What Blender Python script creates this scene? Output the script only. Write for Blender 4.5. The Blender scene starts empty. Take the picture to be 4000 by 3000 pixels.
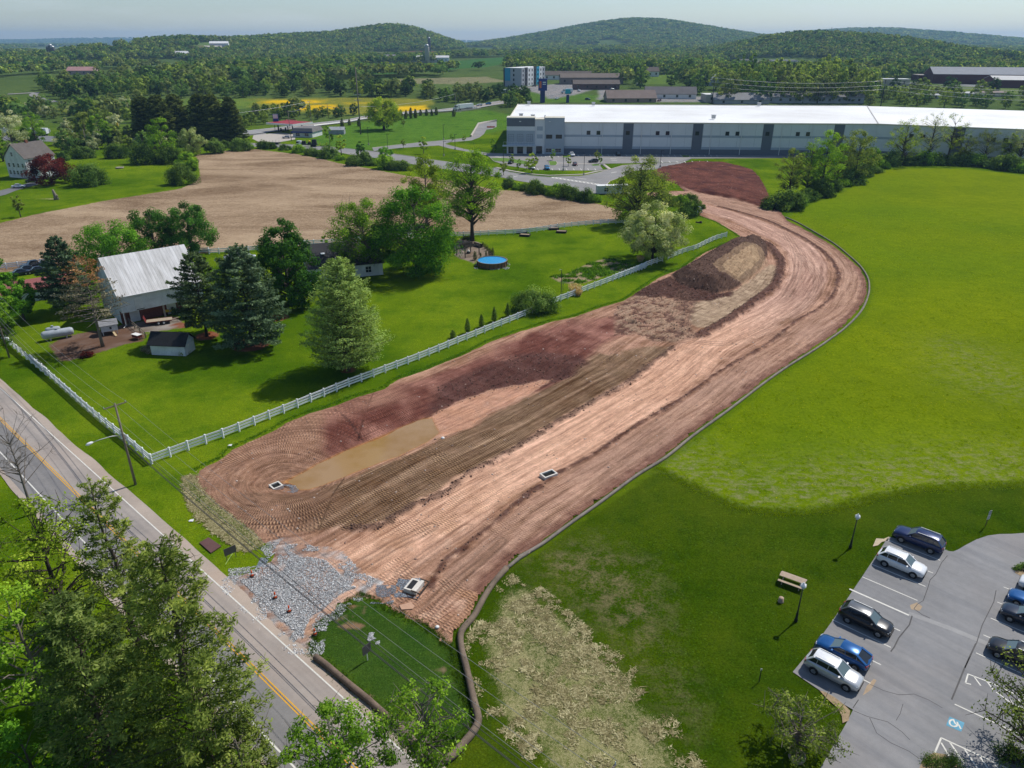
import bpy,math,random
import numpy as np
from mathutils import Vector,Matrix
# camera, world, sun
sc=bpy.context.scene
COL=sc.collection
F,HY,H=2850.0,165.0,50.0
PITCH=math.atan((1500 -HY)/F)
cam_d=bpy.data.cameras.new('camera')
cam_d.sensor_fit='HORIZONTAL';cam_d.sensor_width=36.0;cam_d.lens=36.0*F/4000.0
cam_d.clip_start=0.5;cam_d.clip_end=40000
cam=bpy.data.objects.new('camera',cam_d);COL.objects.link(cam)
cam.location=(0,0,H);cam.rotation_euler=(math.pi/2 -PITCH,0,0)
sc.camera=cam
SUN_AZ,SUN_EL=math.radians(40),math.radians(52)
world=bpy.data.worlds.new('World');sc.world=world;world.use_nodes=True
wn,wl=world.node_tree.nodes,world.node_tree.links
sky=wn.new('ShaderNodeTexSky');sky.sky_type='NISHITA';sky.sun_disc=False
sky.sun_elevation=SUN_EL;sky.sun_rotation=math.pi/2 -SUN_AZ
sky.altitude=100;sky.air_density=1.0;sky.dust_density=0.35;sky.ozone_density=4.0
bgn=wn['Background'];bgn.inputs['Strength'].default_value=0.106
tcw=wn.new('ShaderNodeTexCoord');mpw=wn.new('ShaderNodeMapping');mpw.inputs['Scale'].default_value=(1.2,1.2,9.0)
nzw=wn.new('ShaderNodeTexNoise');nzw.inputs['Scale'].default_value=2.6;nzw.inputs['Detail'].default_value=7;nzw.inputs['Roughness'].default_value=0.62
rpw=wn.new('ShaderNodeMapRange');rpw.inputs['From Min'].default_value=0.52;rpw.inputs['From Max'].default_value=0.82
rpw.inputs['To Max'].default_value=0.45
mxw=wn.new('ShaderNodeMix');mxw.data_type='RGBA';mxw.inputs['B'].default_value=(7.6,8.1,8.4,1)
wl.new(tcw.outputs['Generated'],mpw.inputs['Vector']);wl.new(mpw.outputs['Vector'],nzw.inputs['Vector'])
wl.new(nzw.outputs['Fac'],rpw.inputs['Value']);wl.new(rpw.outputs['Result'],mxw.inputs['Factor'])
wl.new(sky.outputs['Color'],mxw.inputs['A']);wl.new(mxw.outputs['Result'],bgn.inputs['Color'])
sun_d=bpy.data.lights.new('sun','SUN');sun_d.energy=4.5;sun_d.angle=math.radians(0.53);sun_d.color=(1.0,0.955,0.88)
sun=bpy.data.objects.new('sun',sun_d);COL.objects.link(sun)
SUNV=Vector((math.cos(SUN_AZ)*math.cos(SUN_EL),math.sin(SUN_AZ)*math.cos(SUN_EL),math.sin(SUN_EL)))
sun.rotation_euler=SUNV.to_track_quat('Z','Y').to_euler();sun.location=(100,80,200)
vs=sc.view_settings;vs.view_transform='Standard';vs.look='None';vs.exposure=0.0;vs.gamma=1.0;vs.use_curve_mapping=False
sc.render.engine='CYCLES';cy=sc.cycles
cy.use_denoising=True;cy.max_bounces=5;cy.diffuse_bounces=2;cy.glossy_bounces=2;cy.transmission_bounces=2
cy.transparent_max_bounces=6;cy.volume_bounces=0;cy.sample_clamp_indirect=6;cy.use_adaptive_sampling=True;cy.adaptive_threshold=0.015
cy.caustics_reflective=False;cy.caustics_refractive=False
sc.render.film_transparent=False
# terrain and the map from a sighted direction to a place on it
_by=np.array([-500,0,470,520,600,720,900,1200,1600,2500,5000,9000,20000],float)
_bz=np.array([0,0,0,1.0,4.0,11.0,14.0,15.0,17.0,20.0,22.0,26.0,30.0])
def _ax(u,y):return (u -2000)*3.178e-4*y
HILLS=[(1590,2650,135,320,52),(1460,2700,130,280,24),(1230,2600,170,280,30),(980,2400,170,260,16),(720,1900,190,240,30),
         (2490,4300,215,700,92),(2280,4300,200,600,32),(2800,4400,240,700,46),(2080,3900,180,500,24),
         (3420,5600,260,800,78),(3150,5600,260,800,36),(3720,5600,170,600,16),
         (3300,1650,190,240,27),(3560,1600,130,200,14),(3050,1800,150,200,22)]
HILLS=[(_ax(u,y),y,su*3.178e-4*y,sy,h) for u,y,su,sy,h in HILLS]
def vnoise(x,y,seed=0):
 xi=np.floor(x).astype(np.int64);yi=np.floor(y).astype(np.int64);xf=x -xi;yf=y -yi
 def hsh(a,b):
  n=(a*374761393+b*668265263+seed*144269) & 0x7fffffff
  n=((n ^ (n >> 13))*1274126177) & 0x7fffffff
  return ((n ^ (n >> 16)) & 0xffff)/65535.0
 u=xf*xf*(3 -2*xf);v=yf*yf*(3 -2*yf)
 a,b,c,d=hsh(xi,yi),hsh(xi+1,yi),hsh(xi,yi+1),hsh(xi+1,yi+1)
 return (a+(b -a)*u)*(1 -v)+(c+(d -c)*u)*v
def fbm(x,y,seed=0,octv=4,gain=0.5):
 s=0;a=1.0;t=0
 for o in range(octv):
  s=s+a*vnoise(x,y,seed+o*17);t+=a;a*=gain;x=x*2.03+11.3;y=y*2.03+5.7
 return s/t
def T(x,y):
 x=np.asarray(x,float);y=np.asarray(y,float)
 z=np.interp(y,_by,_bz)
 far=np.clip((y -600)/900,0,1)
 z=z+far*(fbm(x/420,y/420,3,3) -0.5)*12
 for hx,hy,sx,sy,h in HILLS:
  z=z+h*np.exp(-((x -hx)/sx)**2/2 -((y -hy)/sy)**2/2)
 rid=np.exp(-((y -11500)/900)**2/2)
 z=z+rid*(58+22*fbm(x/1500,0*x,9,3))*np.clip(1.0 -(x+2200)/3000,0.25,1)
 return z
CP,SP=math.cos(PITCH),math.sin(PITCH)
def ray(u,v):
 a=(u -2000)/F;b=(1500 -v)/F
 return a,CP+b*SP,-SP+b*CP
def G(u,v,z=0.0):
 """the place at height z seen at column u, row v of the photograph"""
 d=ray(u,v);t=(z -H)/d[2]
 return np.array([d[0]*t,d[1]*t])
def GT(u,v):
 """the same on the rolling terrain"""
 d=ray(u,v)
 p=G(u,v) if d[2]<-1e-4 else None
 if p is not None and p[1]<470:return p
 t=np.linspace(300,14000,6000);x=d[0]*t;y=d[1]*t;z=H+d[2]*t
 hit=np.nonzero(z<T(x,y))[0]
 i=hit[0] if len(hit) else -1
 return np.array([x[i],y[i]])
def PX(x,y,z):
 zc=y*CP -(z -H)*SP
 return 2000+F*x/zc,1500 -F*(y*SP+(z -H)*CP)/zc
def DZ(l,z=0.0):return np.array([G(a/.553,b/.553,z) for a,b in l])
def CR(x0,y0,s,l,z=0.0):return np.array([G(x0+a/s,y0+b/s,z) for a,b in l])
def top_xy(u,v,h):return G(u,v,h)
def height_at(bu,bv,tv):
 x,y=GT(bu,bv);z0=float(T(x,y));lo,hi=0,80
 for _ in range(40):
  m=(lo+hi)/2
  if PX(x,y,z0+m)[1]>tv:lo=m
  else:hi=m
 return lo
def mpp(x,y,z=0):return (y*CP -(z -H)*SP)/F
def seg_dist(P,poly,closed=True):
 """distance to a polyline; also arclength and signed offset of the nearest point"""
 P=np.asarray(P);n=len(poly);best=np.full(len(P),1e9);S=np.zeros(len(P));O=np.zeros(len(P));acc=0.0
 for i in range(n if closed else n -1):
  a=poly[i];b=poly[(i+1) % n];ab=b -a;L=math.hypot(*ab)+1e-9
  t=np.clip(((P -a) @ ab)/(L*L),0,1);q=P -(a+t[:,None]*ab)
  d=np.hypot(q[:,0],q[:,1]);m=d<best
  best=np.where(m,d,best);S=np.where(m,acc+t*L,S)
  O=np.where(m,np.sign(ab[0]*q[:,1] -ab[1]*q[:,0])*d,O);acc+=L
 return best,S,O
def inside(P,poly):
 x,y=P[:,0],P[:,1];c=np.zeros(len(P),bool);n=len(poly)
 for i in range(n):
  x1,y1=poly[i];x2,y2=poly[(i+1) % n]
  if y1==y2:continue
  c ^= ((y1>y) != (y2>y)) & (x<(x2 -x1)*(y -y1)/(y2 -y1)+x1)
 return c
def sdf(P,poly,lim=6.0):
 """signed distance, negative inside, clipped to +-lim"""
 poly=np.asarray(poly);out=np.full(len(P),lim);lo=poly.min(0) -lim;hi=poly.max(0)+lim
 m=(P[:,0]>lo[0]) & (P[:,0]<hi[0]) & (P[:,1]>lo[1]) & (P[:,1]<hi[1])
 if m.any():
  Q=P[m];d=seg_dist(Q,poly)[0];out[m]=np.clip(np.where(inside(Q,poly),-d,d),-lim,lim)
 return out
def smooth(e0,e1,x):
 t=np.clip((x -e0)/(e1 -e0),0,1);return t*t*(3 -2*t)
def spline(pts,step=1.0):
 """Catmull-Rom through points, resampled"""
 P=np.asarray(pts,float);P=np.vstack([2*P[0] -P[1],P,2*P[-1] -P[-2]]);out=[]
 for i in range(1,len(P) -2):
  n=max(2,int(np.linalg.norm(P[i+1] -P[i])/step))
  for k in range(n):
   t=k/n
   out.append(0.5*(2*P[i]+(P[i+1] -P[i -1])*t+(2*P[i -1] -5*P[i]+4*P[i+1] -P[i+2])*t*t+(3*P[i] -P[i -1] -3*P[i+1]+P[i+2])*t**3))
 out.append(P[-2]);return np.array(out)
# mesh helpers
def mesh_np(name,V,faces,mat=None,parent=None,attrs=None,smooth_=False,colors=None,link=True,loc=None):
 """faces: (n,k) int array or a list of such arrays"""
 V=np.asarray(V,np.float32);fl=faces if isinstance(faces,list) else [faces]
 fl=[np.asarray(f,np.int32) for f in fl if len(f)]
 me=bpy.data.meshes.new(name);me.vertices.add(len(V));me.vertices.foreach_set('co',V.ravel())
 loops=np.concatenate([f.ravel() for f in fl]);tot=np.concatenate([np.full(len(f),f.shape[1],np.int32) for f in fl])
 st=np.concatenate([[0],np.cumsum(tot)[:-1]]).astype(np.int32)
 me.loops.add(len(loops));me.loops.foreach_set('vertex_index',loops)
 me.polygons.add(len(tot));me.polygons.foreach_set('loop_start',st);me.polygons.foreach_set('loop_total',tot)
 if smooth_:me.polygons.foreach_set('use_smooth',np.ones(len(tot),bool))
 for k,a in (attrs or {}).items():
  at=me.attributes.new(k,'FLOAT','POINT');at.data.foreach_set('value',np.asarray(a,np.float32))
 for k,a in (colors or {}).items():
  at=me.attributes.new(k,'FLOAT_COLOR','POINT');a=np.asarray(a,np.float32)
  if a.shape[1]==3:a=np.hstack([a,np.ones((len(a),1),np.float32)])
  at.data.foreach_set('color',a.ravel())
 me.update(calc_edges=True);me.validate()
 if mat:me.materials.append(mat)
 return obj_of(name,me,parent,link,loc)
def obj_of(name,me,parent=None,link=True,loc=None):
 o=bpy.data.objects.new(name,me)
 if link:COL.objects.link(o)
 if parent is not None:o.parent=parent
 if loc is not None:o.location=loc
 return o
class MB:
 """collects simple solids, then links them as one mesh object"""
 def __init__(s):s.v=[];s.f=[];s.m=[];s.sm=[];s.mi=0;s.smf=False
 def add(s,vs,fs):
  b=len(s.v);s.v+=[tuple(map(float,p)) for p in vs]
  for f in fs:s.f.append([b+i for i in f]);s.m.append(s.mi);s.sm.append(s.smf)
  return s
 def box(s,c,d,rz=0.0,taper=1.0):
  x,y,z=c;a,b,h=d[0]/2,d[1]/2,d[2]/2;cs,sn=math.cos(rz),math.sin(rz);vs=[]
  for k,t in ((-h,1.0),(h,taper)):
   for i,j in ((-a,-b),(a,-b),(a,b),(-a,b)):vs.append((x+(i*cs -j*sn)*t,y+(i*sn+j*cs)*t,z+k))
  return s.add(vs,[(3,2,1,0),(4,5,6,7),(0,1,5,4),(1,2,6,5),(2,3,7,6),(3,0,4,7)])
 def bar(s,p,q,w,h=None):
  """rectangular bar between two points"""
  p=Vector(p);q=Vector(q);d=q -p;h=h or w;up=Vector((0,0,1)) if abs(d.normalized().z)<.95 else Vector((1,0,0))
  r=d.cross(up).normalized()*w/2;u=r.cross(d).normalized()*h/2
  return s.add([p -r -u,p+r -u,p+r+u,p -r+u,q -r -u,q+r -u,q+r+u,q -r+u],
                     [(3,2,1,0),(4,5,6,7),(0,1,5,4),(1,2,6,5),(2,3,7,6),(3,0,4,7)])
 def tube(s,pts,radii,n=8,cap=True):
  pts=[Vector(p) for p in pts];radii=radii if hasattr(radii,'__len__') else [radii]*len(pts);vs=[];fs=[]
  for i,p in enumerate(pts):
   d=(pts[min(i+1,len(pts) -1)] -pts[max(i -1,0)]).normalized()
   a=d.cross(Vector((0,0,1)) if abs(d.z)<.9 else Vector((1,0,0))).normalized();b=d.cross(a)
   for k in range(n):
    t=2*math.pi*k/n;vs.append(p+(a*math.cos(t)+b*math.sin(t))*radii[i])
  for i in range(len(pts) -1):
   for k in range(n):fs.append((i*n+k,i*n+(k+1) % n,(i+1)*n+(k+1) % n,(i+1)*n+k))
  if cap:fs.append(tuple(range(n))[::-1]);fs.append(tuple((len(pts) -1)*n+k for k in range(n)))
  return s.add(vs,fs)
 def prism(s,poly,z0,z1):
  n=len(poly);vs=[(p[0],p[1],z0) for p in poly]+[(p[0],p[1],z1) for p in poly]
  return s.add(vs,[tuple(range(n))[::-1],tuple(range(n,2*n))]+[(i,(i+1) % n,n+(i+1) % n,n+i) for i in range(n)])
 def quad(s,*p):return s.add(p,[tuple(range(len(p)))])
 def lathe(s,prof,c=(0,0,0),n=16):
  vs=[];fs=[]
  for r,z in prof:
   for k in range(n):
    t=2*math.pi*k/n;vs.append((c[0]+r*math.cos(t),c[1]+r*math.sin(t),c[2]+z))
  for i in range(len(prof) -1):
   for k in range(n):fs.append((i*n+k,i*n+(k+1) % n,(i+1)*n+(k+1) % n,(i+1)*n+k))
  fs.append(tuple(range(n))[::-1]);fs.append(tuple((len(prof) -1)*n+k for k in range(n)))
  return s.add(vs,fs)
 def mesh(s,name,mats):
  me=bpy.data.meshes.new(name);me.from_pydata(s.v,[],s.f)
  for m in (mats if isinstance(mats,(list,tuple)) else [mats]):me.materials.append(m)
  if any(s.m):me.polygons.foreach_set('material_index',s.m)
  if any(s.sm):me.polygons.foreach_set('use_smooth',s.sm)
  me.update();return me
 def build(s,name,mats,parent=None,loc=None):return obj_of(name,s.mesh(name,mats),parent,True,loc)
def tag(o,label=None,cat=None,group=None,kind=None):
 if label:o['label']=label
 if cat:o['category']=cat
 if group:o['group']=group
 if kind:o['kind']=kind
 return o
def thing(name,label,cat,loc=(0,0,0),rz=0.0,group=None):
 o=bpy.data.objects.new(name,None);COL.objects.link(o);o.empty_display_size=0.3
 o.location=(float(loc[0]),float(loc[1]),float(loc[2]) if len(loc)>2 else 0.0);o.rotation_euler=(0,0,rz)
 return tag(o,label,cat,group)
def kids(o):return [c for c in bpy.data.objects if c.parent==o]
def copy_tree(o,parent=None,ch=None):
 c=o.copy();COL.objects.link(c);c.parent=parent
 for k in (ch if ch is not None else o.children):copy_tree(k,c)
 return c
# materials
def N(nt,t,**kw):
 n=nt.nodes.new(t)
 for k,v in kw.items():
  if k in n.inputs:n.inputs[k].default_value=v
  else:setattr(n,k,v)
 return n
class Mat:
 def __init__(s,name):
  s.m=bpy.data.materials.new(name);s.m.use_nodes=True;s.nt=s.m.node_tree;s.b=s.nt.nodes['Principled BSDF']
  s.b.inputs['Specular IOR Level'].default_value=0.25;s.pos=None
 def L(s,a,b):s.nt.links.new(a,b)
 def P(s):
  if s.pos is None:s.pos=N(s.nt,'ShaderNodeNewGeometry').outputs['Position']
  return s.pos
 def obj(s):return N(s.nt,'ShaderNodeTexCoord').outputs['Object']
 def attr(s,n,col=False):return N(s.nt,'ShaderNodeAttribute',attribute_name=n).outputs['Color' if col else 'Fac']
 def noise(s,scale,detail=4,rough=0.6,vec=None,stretch=None,dist=0.0):
  v=vec if vec is not None else s.P()
  if stretch:
   mp=N(s.nt,'ShaderNodeMapping');mp.inputs['Scale'].default_value=stretch;s.L(v,mp.inputs['Vector']);v=mp.outputs['Vector']
  n=N(s.nt,'ShaderNodeTexNoise',Scale=scale,Detail=detail,Roughness=rough,Distortion=dist);s.L(v,n.inputs['Vector']);return n.outputs['Fac']
 def vor(s,scale,vec=None,feature='F1',out='Distance',rnd=1.0):
  n=N(s.nt,'ShaderNodeTexVoronoi',Scale=scale,feature=feature,Randomness=rnd);s.L(vec if vec is not None else s.P(),n.inputs['Vector']);return n.outputs[out]
 def ramp(s,fac,stops,interp='LINEAR'):
  r=N(s.nt,'ShaderNodeValToRGB');e=r.color_ramp.elements;r.color_ramp.interpolation=interp
  while len(e)<len(stops):e.new(0.5)
  for el,(p,c) in zip(e,stops):
   el.position=p;el.color=(c,c,c,1) if not hasattr(c,'__len__') else (*c[:3],1)
  s.L(fac,r.inputs['Fac']);return r.outputs['Color']
 def mix(s,fac,a,b,mode='MIX'):
  n=N(s.nt,'ShaderNodeMix',data_type='RGBA',blend_type=mode)
  for sock,v in (('Factor',fac),('A',a),('B',b)):
   if hasattr(v,'node'):s.L(v,n.inputs[sock])
   elif hasattr(v,'__len__'):n.inputs[sock].default_value=(*v[:3],1)
   else:n.inputs[sock].default_value=v
  return n.outputs['Result']
 def math(s,op,a,b=0.0,c=0.0,clamp=False):
  n=N(s.nt,'ShaderNodeMath',operation=op,use_clamp=clamp)
  for i,v in enumerate((a,b,c)):
   if hasattr(v,'node'):s.L(v,n.inputs[i])
   else:n.inputs[i].default_value=v
  return n.outputs[0]
 def mr(s,v,a,b,c=0.0,d=1.0,sm=False):
  n=N(s.nt,'ShaderNodeMapRange',interpolation_type='SMOOTHSTEP' if sm else 'LINEAR');s.L(v,n.inputs['Value'])
  for k,x in (('From Min',a),('From Max',b),('To Min',c),('To Max',d)):n.inputs[k].default_value=x
  return n.outputs['Result']
 def color(s,c):
  if hasattr(c,'node'):s.L(c,s.b.inputs['Base Color'])
  else:s.b.inputs['Base Color'].default_value=(*c[:3],1)
  return s
 def rough(s,r):
  if hasattr(r,'node'):s.L(r,s.b.inputs['Roughness'])
  else:s.b.inputs['Roughness'].default_value=r
  return s
 def bump(s,h,strength=0.5,dist=0.1):
  n=N(s.nt,'ShaderNodeBump',Strength=strength,Distance=dist);s.L(h,n.inputs['Height']);s.L(n.outputs['Normal'],s.b.inputs['Normal']);return s
_mats={}
def plain(name,c,rough=0.7,var=0.18,scale=1.2,metal=0.0,spec=0.25,bump=0.0,dirt=None):
 """a painted or natural surface of one colour with weathering"""
 if name in _mats:return _mats[name]
 m=Mat(name);n=m.noise(scale,5,0.65,m.obj());n2=m.noise(scale*9,3,0.6,m.obj())
 f=m.math('ADD',m.math('MULTIPLY',n,0.7),m.math('MULTIPLY',n2,0.3))
 lo=[x*(1 -var) for x in c];hi=[min(1,x*(1+var)) for x in c]
 col=m.ramp(f,[(0.3,lo),(0.7,hi)])
 if dirt:col=m.mix(m.mr(m.noise(scale*1.7,6,0.7,m.obj()),0.5,0.75,0,0.7),col,dirt)
 m.color(col).rough(rough);m.b.inputs['Metallic'].default_value=metal;m.b.inputs['Specular IOR Level'].default_value=spec
 if bump:m.bump(n2,bump,0.03)
 _mats[name]=m.m;return m.m
# outlines on the ground
A4=(0,1400,2.37);A6=(850,2050,1.746);A7=(3000,1900,2.212);A8=(2800,2300,1.8433);S1=(1300,1000,1.3825)
S2=(700,1500,2.212);S3=(1600,1400,2.212);S4=(2400,800,2.212);W1=(1800,350,2.212);W2=(1900,430,1.8143)
M1=(2700,350,1.7015);L5=(0,350,2.212);B6=(900,350,2.212);FS=(1700,1900,1.5083);MD=(2400,1200,1.3825)
SITE_LEFT=np.vstack([CR(*S2,[(150,745),(240,690),(340,650),(440,560),(640,470),(830,380),(900,330),(1000,290),(1110,245),(1300,190),(1500,110),(1760,35)]),
 CR(*S1,[(340,665),(520,600),(700,530),(850,455),(1000,405),(1180,350),(1300,325),(1420,280),(1560,240),(1640,190),(1760,110),(1850,75)]),
 CR(*S4,[(590,540),(730,440),(880,365),(980,330),(1090,300),(1050,250),(960,195),(860,140),(735,95),(690,40)]),DZ([(1480,436),(1440,424),(1395,425),(1395,416),(1450,412),(1478,412),(1462,398),(1430,386),(1405,373)])])
SITE_FAR=DZ([(1425,360),(1470,352),(1500,348),(1560,349),(1600,358),(1625,366),(1640,380),(1655,405),(1668,436),(1684,455)])
SOCK_LINE=np.vstack([CR(*S4,[(1480,110),(1600,165),(1750,250),(1900,340),(2030,445),(2130,540),(2190,640),(2200,740),(2170,850),(2110,950),(1990,1070),(1870,1160),(1740,1250),(1500,1400),(1300,1540)]),
 CR(*S1,[(2130,840),(1950,970),(1800,1090),(1640,1190),(1450,1330),(1280,1450),(1130,1560),(1000,1635)]),
 CR(*FS,[(560,390),(500,425),(420,490),(350,570),(290,660),(230,770),(170,840),(150,885)]),
 CR(*FS,[(155,960),(180,1060),(210,1190),(235,1300),(255,1380),(235,1440),(180,1510),(110,1590),(40,1630),(-40,1635)]),CR(*A6,[(1380,1545),(1290,1440),(1200,1350)])])
SITE_R=np.vstack([CR(*S4,[(1500,135),(1740,262),(1890,350),(2020,455),(2120,550),(2178,645),(2190,740),(2160,840)]),CR(*S4,[(2090,930),(1970,1060),(1850,1150),(1720,1240),(1490,1385),(1280,1530)]),
 CR(*S1,[(2120,830),(1940,960),(1790,1080),(1630,1180),(1440,1320),(1270,1440),(1120,1550),(990,1625)]),
 CR(*FS,[(545,385),(490,415),(405,480),(330,560),(265,650),(200,760),(130,850)])])
SITE_BOT=np.vstack([CR(*A6,[(1625,780),(1590,850),(1540,790),(1450,720),(1310,650),(1180,580),(1120,530),(980,475),(840,540),(780,620),(700,660),(665,730)])])
SITE_APRON=CR(*A6,[(650,860),(610,885),(480,790),(340,665),(220,545),(100,425),(50,345),(250,325),(270,290),(370,235),(385,215),(360,140)])
SITE_W=CR(*S2,[(800,1390),(700,1370),(560,1230),(380,1100),(200,960),(130,850)])
SITE=np.vstack([SITE_LEFT,SITE_FAR,SITE_R,SITE_BOT,SITE_APRON,SITE_W])
STRAW_STRIP=CR(*S2,[(40,790),(130,780),(180,900),(330,1060),(480,1170),(620,1270),(720,1370),(700,1420),(560,1450),(480,1400),(380,1340),(240,1240),(150,1150),(60,1000),(35,880)])
MEADOW=np.vstack([CR(*M1,[(650,830),(720,790),(860,730),(1000,680),(1150,600),(1230,540),(1400,520),(1700,520),(2000,540),(2330,580)]),np.array([[300,420],[260,150],[140,90]]),
 CR(*MD,[(2260,950),(2100,958),(1900,965),(1700,975),(1500,1005),(1350,1040),(1200,1080),(1050,1105),(900,1105),(780,1095),(650,1070),(520,1010),(400,950),(300,900),(235,870)]),SOCK_LINE[24::-1]+np.array([.35,-.1])])
CORN=np.vstack([CR(*L5,[(-300,1230),(0,1150),(300,1080),(600,1020),(900,960),(1250,905),(1560,855),(1680,800),(1730,740),(1715,650),(1700,560),(1850,540),(2000,522),(2212,515)]),
 CR(*B6,[(300,525),(560,555),(800,600),(960,640),(1200,680),(1500,740)]),DZ([(980,390),(1060,408),(1150,415),(1230,428),(1292,440),(1345,455)]),DZ([(1330,478),(1200,489),(1100,497),(1000,506),(850,518),(700,528),(600,533),(460,545),(200,568),(0,588),(-150,600)])])
STRAWLAWN=CR(*FS,[(470,500),(600,570),(740,680),(850,780),(960,880),(1080,980),(1190,1080),(1260,1180),(1310,1270),(1410,1300),(1430,1360),(1440,1460),(1530,1560),(1600,1680),(1300,1900),(700,1900),(560,1640),(420,1480),(300,1380),(260,1250),(215,1100),(190,960),(180,880),(240,780),(300,680),(380,570)])
THINLAWN=CR(*FS,[(500,430),(700,330),(1000,300),(1300,480),(1400,640),(1400,800),(1360,960),(1480,1100),(1560,1300),(1450,1500),(1420,1350),(1270,1190),(1080,980),(860,780),(620,570)])
GARDEN=CR(1700,750,2.011,[(900,660),(1050,640),(1180,570),(1330,520),(1450,525),(1520,560),(1480,610),(1380,640),(1250,690),(1150,720),(1000,715),(940,690)])
MULCH_YARD=np.vstack([CR(0,900,2.4578,[(470,1100),(620,1020),(900,960),(1010,960),(1180,900),(1230,880),(1300,930),(1400,1000),(1380,1060),(1250,1080),(1130,1110),(960,1170),(800,1210),(640,1260),(560,1240)])])
BARNYARD=CR(0,900,2.4578,[(1230,900),(1400,860),(1700,830),(1760,870),(1720,940),(1430,980),(1300,930)])
LAWN_SIDE=CR(*A6,[(640,880),(665,730),(700,660),(800,620),(980,475),(1180,580),(1450,720),(1600,860),(1640,1000),(1720,1250),(1740,1380),(1600,1520),(1480,1640),(1300,1500),(1000,1180)])
PATIO=CR(1750,850,4.233,[(100,470),(200,330),(370,380),(500,400),(620,480),(760,600),(700,640),(520,650),(470,700),(480,780),(300,700),(200,680),(110,620)])
ROAD_DIR=np.array([-0.7434,0.6689])
# ground sheet
xs=np.concatenate([-np.geomspace(150,9500,62)[::-1][:-1],np.arange(-150,150.1,1.2),np.geomspace(151.5,9500,62)])
ys=np.concatenate([[-600,-250,-100,-40,0],np.arange(15,84,0.9),np.geomspace(84,15500,480)])
GX,GY=np.meshgrid(xs,ys);P2=np.stack([GX.ravel(),GY.ravel()],1)
sd_site=sdf(P2,SITE,8.0)
GZ=T(P2[:,0],P2[:,1]) -2.6*smooth(-0.9,-3.0,sd_site) -0.25*smooth(0.0,-0.9,sd_site)
GZ-=fbm(P2[:,0]/9,P2[:,1]/9,31,3)*0.08*smooth(0,3,sd_site)*(P2[:,1]<430)
nx=len(xs);idx=np.arange(len(P2)).reshape(len(ys),nx)
quads=np.stack([idx[:-1,:-1].ravel(),idx[:-1,1:].ravel(),idx[1:,1:].ravel(),idx[1:,:-1].ravel()],1)
x,y=P2[:,0],P2[:,1]
n1=fbm(x/14,y/14,5,4)[:,None];n2=fbm(x/60,y/60,8,3)[:,None]
LAWN_A,LAWN_B=np.array([.058,.118,.003]),np.array([.124,.190,.006])
gc=LAWN_A+(LAWN_B -LAWN_A)*np.clip((n1 -.3)/.4,0,1)
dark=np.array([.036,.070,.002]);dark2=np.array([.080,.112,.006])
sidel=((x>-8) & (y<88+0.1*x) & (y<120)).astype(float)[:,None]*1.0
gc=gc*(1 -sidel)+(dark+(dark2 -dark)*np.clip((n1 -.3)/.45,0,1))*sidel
ls=smooth(0.6,-0.6,sdf(P2,LAWN_SIDE))[:,None]
gc=gc*(1 -ls)+(np.array([.024,.058,.007])+.05*np.array([.6,1,.15])*fbm(x/2.5,y/2.5,15,4)[:,None])*ls
rdist=seg_dist(P2,np.array([[-20.4,49.8],[-82.6,106.6]]),False)[0]
farm=smooth(440,560,y)[:,None]
fl=np.array([.050,.085,.020])+np.array([.05,.06,.02])*n2
gc=gc*(1 -farm)+fl*farm
def gpoly(l):return np.array([GT(a,b) for a,b in l])
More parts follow.
